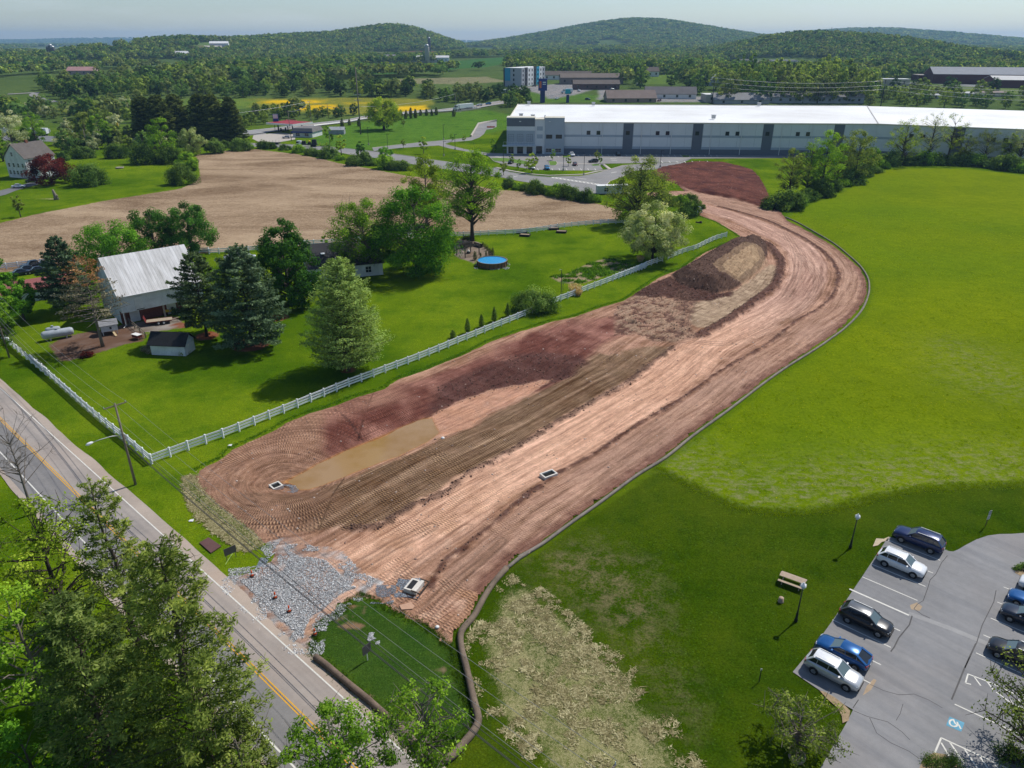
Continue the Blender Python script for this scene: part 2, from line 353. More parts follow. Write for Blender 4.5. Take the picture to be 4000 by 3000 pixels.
FIELDS=[
 ([(1000,386),(1400,382),(1680,388),(1690,410),(1620,440),(1400,448),(1150,440),(1000,430)],(.20,.20,.030)),
 ([(1010,396),(1200,390),(1290,396),(1180,408),(1020,402)],(.62,.40,.010)),([(1120,416),(1300,408),(1330,425),(1180,435)],(.60,.38,.010)),
 ([(1540,418),(1660,412),(1690,424),(1640,440),(1550,436)],(.62,.40,.012)),([(1340,402),(1500,398),(1520,404),(1350,410)],(.38,.30,.02)),
 ([(1300,262),(1500,250),(1700,246),(2010,222),(2030,238),(1900,262),(1720,276),(1500,290),(1350,290)],(.050,.125,.030)),
 ([(1060,276),(1300,262),(1320,282),(1100,290)],(.065,.13,.035)),([(1560,204),(1640,200),(1810,204),(1790,216),(1700,226),(1600,218)],(.16,.058,.045)),
 ([(1320,208),(1540,203),(1560,212),(1360,216)],(.14,.16,.06)),([(1540,310),(1900,300),(1990,318),(1800,330),(1560,326)],(.20,.19,.10)),
 ([(760,176),(870,165),(880,178),(790,184)],(.11,.17,.05)),([(700,196),(860,184),(870,200),(740,206)],(.22,.14,.10)),([(0,262),(80,260),(80,276),(0,282)],(.30,.17,.12)),
 ([(500,250),(700,244),(820,246),(800,262),(520,264)],(.11,.15,.06)),([(0,196),(160,186),(420,180),(440,196),(120,210),(0,212)],(.12,.16,.07)),([(200,196),(480,172),(520,186),(300,204)],(.20,.16,.11)),
 ([(0,372),(130,368),(200,392),(250,420),(0,430)],(.085,.14,.025)),([(700,388),(960,385),(1000,395),(950,430),(700,425)],(.12,.18,.03)),([(330,392),(470,390),(475,402),(340,410)],(.13,.17,.035)),
 ([(1530,460),(1900,430),(2010,455),(1990,505),(1700,560),(1400,590),(1200,560),(1260,520),(1400,480)],(.080,.165,.018)),
 ([(2250,178),(2420,172),(2440,186),(2260,190)],(.09,.16,.05)),([(2480,298),(2640,292),(2640,330),(2500,330)],(.10,.16,.03)),([(3450,330),(4000,350),(4000,368),(3480,345)],(.13,.17,.05)),
 ([(2060,360),(2180,358),(2420,380),(2420,400),(2080,400)],(.08,.15,.025)),
 ([(2000,345),(2260,318),(2330,322),(2340,345),(2250,372),(2150,385),(2120,370)],(.24,.23,.22)),([(2340,330),(2400,340),(2360,392),(2330,390)],(.24,.23,.22)),
 ([(2520,360),(2760,380),(2900,395),(2740,400),(2440,398)],(.24,.23,.22)),([(2850,236),(3080,240),(3100,262),(2860,262)],(.26,.25,.24)),([(3560,322),(3800,338),(4000,352),(4000,345),(3620,318)],(.25,.25,.24)),([(3270,275),(3480,272),(3480,286),(3290,288)],(.2,.2,.2)),
]
for l,c in FIELDS:
 s_=sdf(P2,gpoly(l),14.0);wv=fbm(x/25,y/25,77,3)*8 -4
 k=smooth(2.5,-2.5,s_+wv*(y>560))[:,None]
 gc=gc*(1 -k)+np.array(c)*(0.85+0.3*n1)*k
m=Mat('ground_cover');colr=m.attr('Col',True)
nf=m.noise(5.5,5,0.7);nm=m.noise(0.9,4,0.65);nb=m.noise(0.16,4,0.6);nff=m.noise(22,3,0.7)
grain=m.ramp(m.math('ADD',m.math('MULTIPLY',nf,0.6),m.math('MULTIPLY',nff,0.4)),[(0.3,.36),(0.5,.95),(0.70,1.75)])
base=m.mix(1.0,colr,grain,'MULTIPLY')
base=m.mix(m.mr(nm,.48,.70,0,.6),base,m.mix(1.0,base,(1.5,1.25,1.3),'MULTIPLY'))
base=m.mix(m.mr(nb,.48,.66,0,.75),base,m.mix(1.0,base,(0.55,0.72,0.8),'MULTIPLY'))
near=m.mr(m.attr('near'),0,1)
clv=m.math('MULTIPLY',near,m.mr(m.vor(1.7,feature='F1'),.05,.16,.55,0))
base=m.mix(clv,base,(.10,.19,.03))
thin=m.math('MULTIPLY',m.mr(m.attr('sd_thin'),1.5,-3.0),m.mr(m.math('ADD',m.math('MULTIPLY',m.noise(0.5,6,.72),.7),m.math('MULTIPLY',m.noise(3.5,4,.7),.3)),.46,.62))
base=m.mix(m.math('MULTIPLY',thin,.8),base,m.ramp(nf,[(.3,(.13,.10,.055)),(.7,(.28,.22,.12))]))
st_w=m.noise(2.6,5,.75,stretch=(1,1,1),dist=1.2);st_f=m.noise(9,4,.8,dist=2.5)
stf=m.math('ADD',m.math('MULTIPLY',st_w,.45),m.math('MULTIPLY',st_f,.55))
stm=m.math('ADD',m.mr(m.attr('sd_straw'),.9,-2.2,-.25,.13),m.math('MULTIPLY',m.math('SUBTRACT',m.noise(.22,4,.6),.5),.34))
strawmask=m.mr(m.math('ADD',stf,stm),.545,.69,0,.85)
strawc=m.ramp(st_f,[(.3,(.20,.18,.075)),(.5,(.34,.30,.145)),(.7,(.54,.48,.28))])
base=m.mix(m.math('MULTIPLY',strawmask,m.mr(m.attr('sd_straw'),.8,.1)),base,strawc)
mw=m.math('ADD',m.attr('sd_meadow'),m.math('MULTIPLY',m.math('SUBTRACT',m.noise(.8,3),.5),1.2))
mgr=m.math('ADD',m.math('MULTIPLY',m.noise(2.4,6,.75,stretch=(1,.7,1)),.7),m.math('MULTIPLY',m.noise(.35,5,.65),.3));mlarge=m.noise(.045,5,.55)
mcol=m.ramp(m.math('ADD',m.math('MULTIPLY',mgr,.75),m.math('MULTIPLY',nff,.25)),[(.34,(.066,.108,.002)),(.5,(.150,.202,.003)),(.64,(.225,.265,.006))])
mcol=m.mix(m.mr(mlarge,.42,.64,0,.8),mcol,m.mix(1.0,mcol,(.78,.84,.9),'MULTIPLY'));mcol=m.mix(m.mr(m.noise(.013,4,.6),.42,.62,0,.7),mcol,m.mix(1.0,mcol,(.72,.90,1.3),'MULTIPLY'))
mcol=m.mix(m.math('MULTIPLY',m.attr('mdry'),m.mr(m.noise(.7,6,.75,stretch=(1,1.6,1)),.47,.63,0,.85)),mcol,m.ramp(nf,[(.3,(.13,.15,.05)),(.7,(.30,.28,.15))]))
mcol=m.mix(m.mr(m.noise(.32,5,.8),.70,.76,0,.8),mcol,(.05,.11,.012))
mcol=m.mix(m.mr(m.vor(.9),.03,.09,.8,0),mcol,(.50,.40,.015))
base=m.mix(m.mr(mw,.6,-.6),base,mcol)
base=m.mix(m.mr(m.math('ABSOLUTE',m.math('ADD',mw,.35)),.9,.1,0,.35),base,(.05,.11,.004))
cw=m.math('ADD',m.attr('sd_corn'),m.math('MULTIPLY',m.math('SUBTRACT',m.noise(.5,3),.5),1.6))
cs=m.noise(1.15,6,.85,stretch=(1,1,1),dist=3.0);cs2=m.noise(.35,6,.8,stretch=(1,1.2,1),dist=2.0)
cl=m.noise(.02,5,.6,stretch=(1,2.4,1),dist=.7)
cmask=m.mr(m.math('ADD',m.math('ADD',m.math('MULTIPLY',cs,.72),m.math('MULTIPLY',cs2,.28)),m.math('MULTIPLY',cl,.36)),.60,.78)
ccol=m.mix(cmask,m.ramp(cl,[(.35,(.135,.083,.048)),(.65,(.205,.132,.080))]),m.ramp(nf,[(.3,(.32,.225,.140)),(.7,(.56,.43,.29))]))
base=m.mix(m.mr(cw,.25,-.25),base,ccol)
gw=m.math('ADD',m.attr('sd_soil'),m.math('MULTIPLY',m.math('SUBTRACT',m.noise(.9,4),.5),1.4))
base=m.mix(m.mr(gw,.3,-.3),base,m.attr('Soil',True))
m.color(base).rough(1.0);m.b.inputs['Specular IOR Level'].default_value=0.0
m.bump(m.math('ADD',m.math('MULTIPLY',nf,.7),m.math('MULTIPLY',nff,.3)),0.55,.22)
soil=np.tile([.16,.10,.07],(len(P2),1));fine=fbm(x/1.6,y/1.6,41,3)[:,None]
sdg,sdm,sdb,sdp=sdf(P2,GARDEN),sdf(P2,MULCH_YARD),sdf(P2,BARNYARD),sdf(P2,PATIO)
rings=[]
for u,v,r in ((808,1311,2.2),(980,1345,3.4),(1363,1445,1.2),(720,1270,1.5),(1080,1240,2.4)):
 c=G(u,v);rings.append(np.clip(np.hypot(x -c[0],y -c[1]) -r,-6,6))
sdr=np.minimum.reduce(rings);isl=[]
for l_ in ([(800,640),(880,650),(1020,690),(1010,720),(900,710),(820,700)],[(890,545),(960,545),(1030,570),(1030,600),(960,590),(900,575)],[(1455,985),(1490,960),(1555,960),(1560,1000),(1500,1015)],[(960,1110),(1010,1130),(1080,1190),(1040,1200),(980,1150)]):isl.append(sdf(P2,CR(*A6,l_))*1.5)
sdi_=np.minimum.reduce(isl)
gsoil=np.where(fine>.52,[[.30,.23,.14]],[[.07,.12,.03]])
soil=np.where((sdg<1)[:,None],gsoil,soil);soil=np.where((sdm<1)[:,None],np.array([.13,.075,.05])+.14*np.clip(fine -.42,0,1),soil)
soil=np.where((sdb<.6)[:,None],np.array([.20,.17,.14])+.25*(fine -.4),soil);soil=np.where((sdp<1)[:,None],np.array([.22,.17,.13])+.2*(fine -.45),soil)
soil=np.where((sdr<.6)[:,None],np.array([.22,.085,.05])+.12*(fine -.45),soil)
c=G(*(3000+470/2.212,1900+300/2.212));soil=np.where((sdi_<1)[:,None],np.array([.24,.15,.09])+.2*(fine -.45),soil);hay=G(170,776);sdh=np.clip(np.hypot((x -hay[0])/5.5,(y -hay[1])/2.6)*2.6 -2.6,-6,6)
soil=np.where((sdh<.8)[:,None],np.array([.42,.34,.20])+.2*(fine -.5),soil)
moth=np.exp(-(((x -19)/16)**2+((y -82)/9)**2))
moth2=seg_dist(P2,CR(*MD,[(300,800),(500,950),(800,1000),(1200,960),(1500,920),(1900,880),(2200,850)]),False)[0]
mdry=np.clip(np.exp(-(moth2/6.5)**2)+.8*np.exp(-(np.hypot(x -G(3880,1480)[0],y -G(3880,1480)[1])/9)**2)+.6*np.exp(-(np.hypot(x -G(3750,1360)[0],y -G(3750,1360)[1])/7)**2),0,1)
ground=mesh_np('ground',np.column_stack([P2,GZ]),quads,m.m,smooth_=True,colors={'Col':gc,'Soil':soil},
 attrs={'sd_meadow':sdf(P2,MEADOW),'sd_corn':sdf(P2,CORN),'sd_straw':np.minimum(sdf(P2,STRAWLAWN),2.0*sdf(P2,STRAW_STRIP)),'sd_thin':sdf(P2,THINLAWN,8),
           'sd_soil':np.minimum.reduce([sdg,sdm,sdb,sdp,sdr,sdh,sdi_]),'mdry':mdry,'near':(y<300).astype(float)})
tag(ground,kind='structure')
# the earthworks
def cx(*a):return spline(np.vstack(a),1.0)
BERM_R=cx(CR(*S4,[(900,15),(1100,70),(1300,130),(1500,220),(1700,330),(1850,450),(1912,540),(1935,620),(1915,720),(1870,810),(1750,910),(1600,990),(1440,1110),(1330,1200),(1180,1290),(1000,1390),(800,1520),(640,1640)]),
   CR(*S3,[(2050,530),(1850,660),(1650,800),(1500,890),(1330,970),(1150,1100),(1000,1200),(850,1330),(700,1460),(560,1570),(470,1650)]),CR(*A6,[(1560,250),(1450,420)]))
BERM_L=cx(CR(*S4,[(1210,300),(1330,350),(1400,430),(1440,490),(1425,600),(1375,710),(1250,810),(1080,930),(900,1050),(735,1140)]))
EDGE_T=cx(CR(*S1,[(1840,490),(1700,600),(1600,680),(1400,790),(1280,860)]),CR(*S3,[(1250,570),(950,760),(700,900),(540,985),(440,1060),(330,1150),(120,1240),(0,1290)]),CR(*S2,[(1750,1220),(1500,1250)]))
ROADC=cx(CR(*A6,[(480,560),(700,430),(1000,250)]),CR(*S3,[(500,1180),(900,960),(1400,690),(1900,380),(2212,190)]),CR(*S4,[(800,1230),(1150,1040),(1500,840),(1640,680),(1680,540),(1600,380),(1400,260),(1150,140),(900,60),(700,10)]),DZ([(1440,420)]))
POND=np.vstack([CR(*S2,[(880,850),(1000,790),(1200,680),(1400,585),(1600,505),(1800,425),(1900,375),(2000,335),(2110,292)],-1.3),CR(*S3,[(150,512),(195,505),(225,570),(262,640),(150,722),(0,800)],-1.3),
 CR(*S2,[(2100,520),(1900,620),(1700,690),(1500,770),(1300,850),(1130,910),(1010,915),(960,860)],-1.3)])
MUD=CR(*S3,[(150,505),(300,425),(450,350),(600,305),(700,262),(850,232),(1000,210),(1150,180),(1240,172),(1150,222),(1050,290),(950,330),(850,390),(720,440),(600,530),(540,580),(430,612),(300,662),(225,650)],-1.15)
TREAD=np.vstack([CR(*S2,[(480,1010),(800,960),(1010,925),(1300,860),(1500,780),(1700,700),(1900,630),(2212,490)],-.8),CR(*S3,[(260,670),(550,560),(720,450),(1000,320),(1250,200),(1500,60),(1620,-20)],-.6),
 CR(*S1,[(1500,540),(1700,490),(1840,500),(1700,600),(1550,700),(1400,790),(1200,900)],-.2),CR(*S3,[(950,760),(700,900),(430,1020),(280,1120),(0,1300)]),CR(*S2,[(1800,1200),(1480,1240),(1000,1280),(780,1300),(600,1230),(480,1130)])])
PILE=CR(*S4,[(490,610),(620,535),(750,460),(900,372),(1000,340),(1150,315),(1240,300),(1320,355),(1325,430),(1280,530),(1200,605),(1100,690),(1040,730),(900,765),(700,740),(560,690)])
PILE_TOP=CR(*S4,[(600,600),(700,525),(860,430),(1000,380),(1130,345),(1200,370),(1080,440),(960,510),(880,570),(760,620),(660,640)],2.2)
SAND=CR(*S4,[(800,1060),(950,1000),(1100,900),(1250,790),(1360,700),(1400,600),(1390,520),(1330,520),(1200,630),(1060,730),(860,800),(680,850),(640,1000),(700,1060)])
DARKN=CR(*S4,[(150,770),(300,690),(480,620),(600,690),(900,770),(1040,740),(1000,790),(820,830),(600,830),(420,800),(250,800)])
REDBANK=np.vstack([CR(*S1,[(-40,830),(150,760),(350,690),(560,640),(760,560),(900,480),(1100,410),(1300,340),(1500,330),(1600,340),(1650,400),(1560,440),(1460,480),(1350,560),(1300,640),(1180,680),(1000,700),(800,740),(640,800),(560,850),(300,960),(100,1030),(-60,1080)])])
WETDARK=CR(*S1,[(560,720),(760,640),(950,560),(1150,540),(1320,560),(1370,600),(1300,660),(1150,680),(1000,690),(830,720),(640,790),(520,840)],-.6)
FARRED=np.vstack([SITE_FAR[::-1],DZ([(1405,373),(1430,386),(1465,400),(1500,414),(1560,425),(1620,440),(1670,455)])])
DIST=CR(*S4,[(0,900),(150,780),(400,800),(600,830),(690,850),(640,1000),(720,1130),(520,1190),(330,1180),(200,1120),(0,1130)])
HOLE=CR(*S4,[(150,1020)])[0]
gy=[44.0]
while gy[-1]<356:gy.append(gy[-1]+max(.2,.0027*gy[-1]))
gy=np.array(gy);gx=np.arange(-46,106,.30)
DX,DY=np.meshgrid(gx,gy);Q=np.stack([DX.ravel(),DY.ravel()],1)
keep=np.zeros(len(Q),bool);lo=SITE.min(0) -1;hi=SITE.max(0)+1
bb=(Q[:,0]>lo[0]) & (Q[:,0]<hi[0]) & (Q[:,1]>lo[1]) & (Q[:,1]<hi[1])
sdq=np.full(len(Q),6.0);sdq[bb]=sdf(Q[bb],SITE,9.0)
rag=(fbm(Q[:,0]/1.1,Q[:,1]/1.1,51,3) -.5)*1.1
keep=(sdq+rag)<0.1
remap=-np.ones(len(Q),int);ii=np.arange(len(Q)).reshape(DX.shape)
cell=keep.reshape(DX.shape);cm=cell[:-1,:-1] & cell[:-1,1:] & cell[1:,1:] & cell[1:,:-1]
qf=np.stack([ii[:-1,:-1][cm],ii[:-1,1:][cm],ii[1:,1:][cm],ii[1:,:-1][cm]],1)
used=np.unique(qf);remap[used]=np.arange(len(used));qf=remap[qf];Q=Q[used];sdq=sdq[used]
x,y=Q[:,0],Q[:,1]
f1=fbm(x/1.0,y/1.0,61,4);f2=fbm(x/4,y/4,62,4);f3=fbm(x/16,y/16,63,3);f0=fbm(x/.45,y/.45,64,2)
dC,sC,oC=seg_dist(Q,ROADC,False)
dBR,sBR,oBR=seg_dist(Q,BERM_R,False);dBL,sBL,oBL=seg_dist(Q,BERM_L,False);dET,sET,oET=seg_dist(Q,EDGE_T,False)
streak=fbm(sC/14,oC/.38,65,3);streak2=fbm(sC/30,oC/1.5,66,3)
sp,sm_,st,spi,spt,ssa,sdk,srb,swd,sfr,sdi=[sdf(Q,p,9.0) for p in (POND,MUD,TREAD,PILE,PILE_TOP,SAND,DARKN,REDBANK,WETDARK,FARRED,DIST)]
basin=np.minimum(sp,sm_)
W1_= lambda s,w,a=0.:smooth(w,-w,s+a)[:,None]
def lerp(c,k,col):return c*(1 -k)+np.asarray(col)*k
A=np.array
col=A([.29,.160,.102])+A([.17,.11,.085])*np.clip((streak -.35)/.3,0,1)[:,None] -A([.10,.065,.05])*np.clip((f2 -.45)/.25,0,1)[:,None]
frontz=smooth(40,12,sC)[:,None];farz=smooth(85,130,sC)[:,None]
road=smooth(5.2,3.6,np.abs(oC -.0)+(f2 -.5)*1.6)
road=np.clip(road*smooth(-2,6,sC),0,1)[:,None]
col=lerp(col,road,(A([.59,.350,.238])*(1 -farz)+A([.44,.268,.200])*farz)+A([.24,.165,.125])*(streak -.5)[:,None]*1.6+A([.10,.075,.06])*(f3 -.5)[:,None]*2)
col=lerp(col,frontz*np.clip((f2 -.42)*3.5,0,1)[:,None]*.75,(.38,.205,.12))
col=lerp(col,frontz*np.clip((f1 -.60)*6,0,1)[:,None]*.6,(.58,.38,.27))
out=(oBR>0) if np.mean(oBR[(sdq<-1) & (x>40) & (dBR>2)])>0 else (oBR<0)
BR_IN=seg_dist(ROADC[40:60],BERM_R,False)[2].mean();outer=((np.sign(oBR) != np.sign(BR_IN)) & (sBR<sBR.max() -.5))
ok=(outer*smooth(.2,1.0,dBR))[:,None]
col=lerp(col,ok*.9,A([.36,.215,.150])+A([.17,.115,.09])*(fbm(sBR/9,oBR/.45,67,3) -.5)[:,None]*1.8+A([.07,.035,.02])*(f3 -.5)[:,None]*2)
col=lerp(col,ok*smooth(2.2,.3,-sdq+(f1 -.5)*1.5)[:,None]*.8,(.15,.066,.048))
tr=W1_(st,.7,(f1 -.5)*1.8)
tl=fbm(sC/20,oC/.6,68,3)
col=lerp(col,tr,A([.215,.132,.080])+A([.12,.085,.06])*(tl -.5)[:,None]*2.4 -A([.05,.04,.03])*(f2 -.5)[:,None]*2)
west=smooth(-18,-26,x)[:,None]*(y<110)[:,None]
col=lerp(col,west*.7,A([.235,.130,.085])+A([.16,.10,.07])*(f2 -.5)[:,None]*2)
rb=W1_(srb,1.2,(f2 -.5)*3)
col=lerp(col,rb,A([.185,.078,.058])+A([.15,.085,.065])*np.clip((f2 -.5)*3,-.4,1)[:,None])
col=lerp(col,W1_(swd,1.3,(f2 -.5)*3)*.85,A([.088,.040,.033])+.03*(f1 -.5)[:,None])
edgel=smooth(7,2.5,-sdq)[:,None]*rb*np.clip((f3 -.42)*5,0,1)[:,None]
col=lerp(col,edgel*.7,(.42,.235,.165))
col=lerp(col,W1_(sfr,.8,(f2 -.5)*2),A([.112,.038,.026])+A([.08,.03,.02])*(f2 -.5)[:,None]*2)
col=lerp(col,W1_(ssa,.5,(f1 -.5)*1.5),A([.33,.235,.155])+A([.14,.11,.08])*(f1 -.5)[:,None]*2)
col=lerp(col,W1_(sdi,.8,(f1 -.5)*2)*np.clip((f1 -.40)*5,0,1)[:,None],(.30,.20,.135))
col=lerp(col,W1_(sdi,.8,(f1 -.5)*2)*np.clip((.50 -f1)*6,0,1)[:,None],(.12,.062,.046))
col=lerp(col,W1_(sdk,.6,(f1 -.5)*2),A([.085,.042,.032])+.03*(f0 -.5)[:,None])
col=lerp(col,W1_(spi,.3),A([.095,.055,.040])+A([.08,.055,.04])*(f1 -.5)[:,None])
pf=CR(*S4,[(880,570),(1000,490),(1130,400),(1240,400),(1300,470),(1220,560),(1100,650),(940,650)],.8)
col=lerp(col,smooth(.5,-.5,sdf(Q,pf,5))[:,None],A([.33,.225,.135])+A([.12,.08,.05])*(f0 -.5)[:,None])  # tan right face of the pile: its sunlit side painted into the colour
bm=smooth(1.0,.35,dBR+(f1 -.5)*.9+.35*smooth(30,120,sBR))
bl=smooth(1.5,.6,dBL+(f1 -.5)*1.2);be=smooth(.8,.2,dET+(f1 -.5)*1.3)
for k_ in (bm,bl):col=lerp(col,k_[:,None]*.95,A([.105,.050,.037])+.05*(f0 -.5)[:,None])
col=lerp(col,be[:,None]*.75,(.13,.075,.055))
col=lerp(col,W1_(sm_,.35,(f1 -.5)*1.0),A([.49,.245,.140])+A([.08,.05,.04])*(fbm(x/5,y/1.2,69,3) -.5)[:,None]*2)
col=lerp(col,W1_(sp,.3),(.36,.17,.06))
APRON=CR(*A6,[(650,860),(610,885),(480,790),(340,665),(220,545),(100,425),(50,345),(250,325),(400,290),(420,230),(360,150),(480,120),(620,190),(700,190),(790,210),(880,300),(960,380),(1060,415),(1020,450),(980,470),(900,500),(820,560),(760,620),(700,650),(665,730)])
sap=sdf(Q,APRON,5);col=lerp(col,W1_(sap,.3,(f1 -.5)*1.2)*np.clip(.55+2.2*(f2 -.42),.25,1)[:,None],A([.40,.395,.39])+.3*(f0 -.5)[:,None])
ruts=np.zeros(len(Q))
for pts,w,nn in ((CR(*S4,[(600,760),(545,900),(510,1020),(520,1130)]),3.3,5),(CR(*S4,[(690,830),(630,930),(600,1040),(630,1150)]),2.4,4),(CR(*S4,[(340,1165),(560,1175),(900,1200),(1180,1170),(1420,1110)]),2.6,5),
                   (CR(*S4,[(330,1150),(500,1200),(650,1270),(790,1300)]),2.4,4),(CR(*S1,[(1500,600),(1500,530),(1560,470)]),1.6,3),(CR(*S4,[(1480,240),(1580,420),(1570,620),(1480,800)]),3.0,4),(CR(*S4,[(1600,430),(1760,640),(1700,820),(1500,980),(1200,1120)]),2.8,5),
                   (CR(*A6,[(900,330),(1150,170),(1450,20)]),2.2,3),(CR(*A6,[(1250,330),(1500,150),(1700,20)]),2.0,3),(CR(*A6,[(1400,640),(1600,400),(1800,220),(1921,120)]),2.2,3)):
 d,s__,o_=seg_dist(Q,spline(pts,.6),False);k=smooth(w/2+.2,w/2 -.2,np.abs(o_))*(d<w)
 ruts=np.maximum(ruts,k*(.5+.5*np.cos(o_/w*2*np.pi*nn)))
rk=ruts[:,None];col=lerp(col,rk*.42,A([.19,.12,.085]));col=col*(1+.22*(rk>.02)*(.5 -rk))
col=col*(.86+.28*f0[:,None])*(.9+.2*f1[:,None])
crk=smooth(.22,.06,seg_dist(Q,CR(*S2,[(1345,245),(1420,300),(1500,370),(1590,460)],-.5),False)[0]+(f1 -.5)*.2)
col=np.clip(lerp(col,crk[:,None]*.85,(.06,.03,.025)),.02,.9)
z=T(x,y)+.05 -.10*smooth(-.6,0,sdq)+(f1 -.5)*.10+(f2 -.5)*.16
z-=1.45*smooth(5.5,-.6,basin)*smooth(.2,4.5,-sdq)+.22*smooth(.2,-1.2,sp)
z+=.45*road[:,0]*0+bm*(.14+.2*f1)+bl*(.35+.45*f1)+be*(.18+.3*(f1 -.4))
pile_h=2.7*np.clip(-spi/3.6,0,1)**.8
z+=pile_h*(.86+.3*f2)+(spi<0)*(f0 -.5)*.35*(pile_h>.2)
scal=(spi<0)*smooth(.4,1.6,pile_h)*(np.abs(np.sin(sC*2.2))*.22)*(sdf(Q,pf,5)<.2);z-=scal
z+=smooth(0,-2,sfr)*(.9+.5*f3)*smooth(0,14,-sdq)+(sfr<0)*(f0 -.5)*.16
z+=smooth(0,-1,sdk)*((f1 -.45)*.7+.15)+smooth(0,-1,sdi)*(f1 -.5)*.5+smooth(0,-1,swd)*(f0 -.5)*.16
z-=ruts*.09;z-=.7*np.exp(-(np.hypot(x -HOLE[0],y -HOLE[1])/.8)**2) -.35*np.exp(-((np.hypot(x -HOLE[0],y -HOLE[1]) -1.5)/.6)**2)
bank=smooth(1.2,.2,-sdq)*(np.abs(seg_dist(Q,SITE_LEFT[:24],False)[0])<1.3);z+=bank*-.12
tread=np.maximum.reduce([tr[:,0]*1.0,ok[:,0]*.45*smooth(.42,.58,f3),rb[:,0]*.30*(f3>.48),west[:,0]*.5*smooth(.48,.62,f2),smooth(8,0,sC)*0,road[:,0]*.22*smooth(.5,.6,streak2),frontz[:,0]*(f3>.5)*.5])
tread=tread*(1 -W1_(basin,.3)[:,0])*(sap>0)*(spi>-.3)*(sfr>0)*(1 -np.maximum(bm,bl))
wv=west[:,0]
wc=G(1130,1890,-1);th_=np.arctan2(y -wc[1],x -wc[0]);rr_=np.hypot(x -wc[0],y -wc[1]);ta=np.where(wv>.5,(th_ % (2*np.pi))*9,sC);to=np.where(wv>.5,rr_,oC)
m=Mat('graded_soil');colr=m.attr('Col',True)
ca,co,ts=m.attr('along'),m.attr('across'),m.attr('tread')
wob=m.math('MULTIPLY',m.noise(.35,4),1.1)
cmb=N(m.nt,'ShaderNodeCombineXYZ');m.L(m.math('MULTIPLY',ca,.14),cmb.inputs[0]);m.L(m.math('MULTIPLY',co,1.9),cmb.inputs[1])
strk=m.noise(1.0,6,.7,cmb.outputs[0],None,.6)
lane=m.math('FRACT',m.math('MULTIPLY',m.math('ADD',co,wob),1/.78))
inl=m.math('MULTIPLY',m.mr(lane,.0,.10),m.mr(lane,.88,.76));idl=m.math('FLOOR',m.math('MULTIPLY',m.math('ADD',co,wob),1/.78))
cle=m.math('SINE',m.math('MULTIPLY',m.math('ADD',ca,m.math('ADD',m.math('MULTIPLY',idl,.137),m.math('MULTIPLY',m.noise(.9,3),.22))),2*math.pi/.34))
pat=m.math('MULTIPLY',m.math('MULTIPLY',m.mr(m.noise(.33,5,.65),.42,.58,.15,1),inl),ts)
clv=m.math('MULTIPLY',m.mr(cle,-.5,.6),1.0)
g1=m.noise(7,5,.75);g2=m.noise(26,3,.7);gg=m.math('ADD',m.math('MULTIPLY',g1,.6),m.math('MULTIPLY',g2,.4))
cc=m.mix(1.0,colr,m.ramp(gg,[(.3,.42),(.5,.98),(.70,1.55)]),'MULTIPLY')
cc=m.mix(1.0,cc,m.ramp(strk,[(.32,(.56,.49,.46)),(.46,(.96,.94,.93)),(.62,(1.22,1.24,1.24))]),'MULTIPLY')
cc=m.mix(m.mr(m.noise(1.1,6,.75),.56,.70,0,.55),cc,m.mix(1.0,cc,(.60,.52,.48),'MULTIPLY'))
cc=m.mix(m.math('MULTIPLY',pat,.92),cc,m.mix(clv,m.mix(1.0,cc,(.50,.46,.45),'MULTIPLY'),m.mix(1.0,cc,(1.62,1.68,1.55),'MULTIPLY')))
cc=m.mix(m.math('MULTIPLY',m.mr(lane,.12,.0),m.math('MULTIPLY',ts,.6)),cc,m.mix(1.0,cc,(.45,.4,.4),'MULTIPLY'))
peb=m.mr(m.vor(4.2),.06,.13,.75,0);cc=m.mix(m.math('MULTIPLY',peb,m.mr(m.noise(.5,3),.5,.65)),cc,(.50,.40,.34))
m.color(cc).rough(m.mr(m.math('ADD',m.attr('wet'),m.math('MULTIPLY',m.math('SUBTRACT',m.noise(.8,4),.5),.5)),.25,.75,.95,.16));m.L(m.mr(m.attr('wet'),0,1,.08,.5),m.b.inputs['Specular IOR Level'])
hgt=m.math('ADD',m.math('MULTIPLY',gg,.55),m.math('MULTIPLY',m.math('MULTIPLY',clv,pat),.9));m.bump(hgt,1.0,.2)
dirt=mesh_np('dirt_ground',np.column_stack([Q,z]),qf,m.m,smooth_=True,colors={'Col':col},attrs={'along':ta,'across':to,'tread':tread,'wet':W1_(sm_,.6,(f1 -.5)*1.0)[:,0]})
tag(dirt,kind='structure')
from mathutils.bvhtree import BVHTree
_bvh=BVHTree.FromPolygons([tuple(p) for p in np.column_stack([Q,z]).tolist()],qf.tolist())
def zd(px,py):
 h=_bvh.ray_cast(Vector((float(px),float(py),60)),Vector((0,0,-1)))[0]
 return h.z if h else float(T(px,py))
pz=float(np.median(z[(sp<-.1) & (sp>-.5)])) if ((sp<-.1) & (sp>-.5)).any() else -1.3
m=Mat('silty_water');dn=m.noise(.16,4,.6);m.color(m.ramp(dn,[(.35,(.27,.150,.042)),(.6,(.33,.205,.095))])).rough(.13)
m.b.inputs['Specular IOR Level'].default_value=.5;m.bump(m.noise(6,3,.5),.05,.02)
mb=MB();mb.prism(spline(np.vstack([POND,POND[:1]]),.8)[:-1] if False else POND,pz -.02,pz+.03);pond=tag(mb.build('pond_water',m.m),kind='structure')
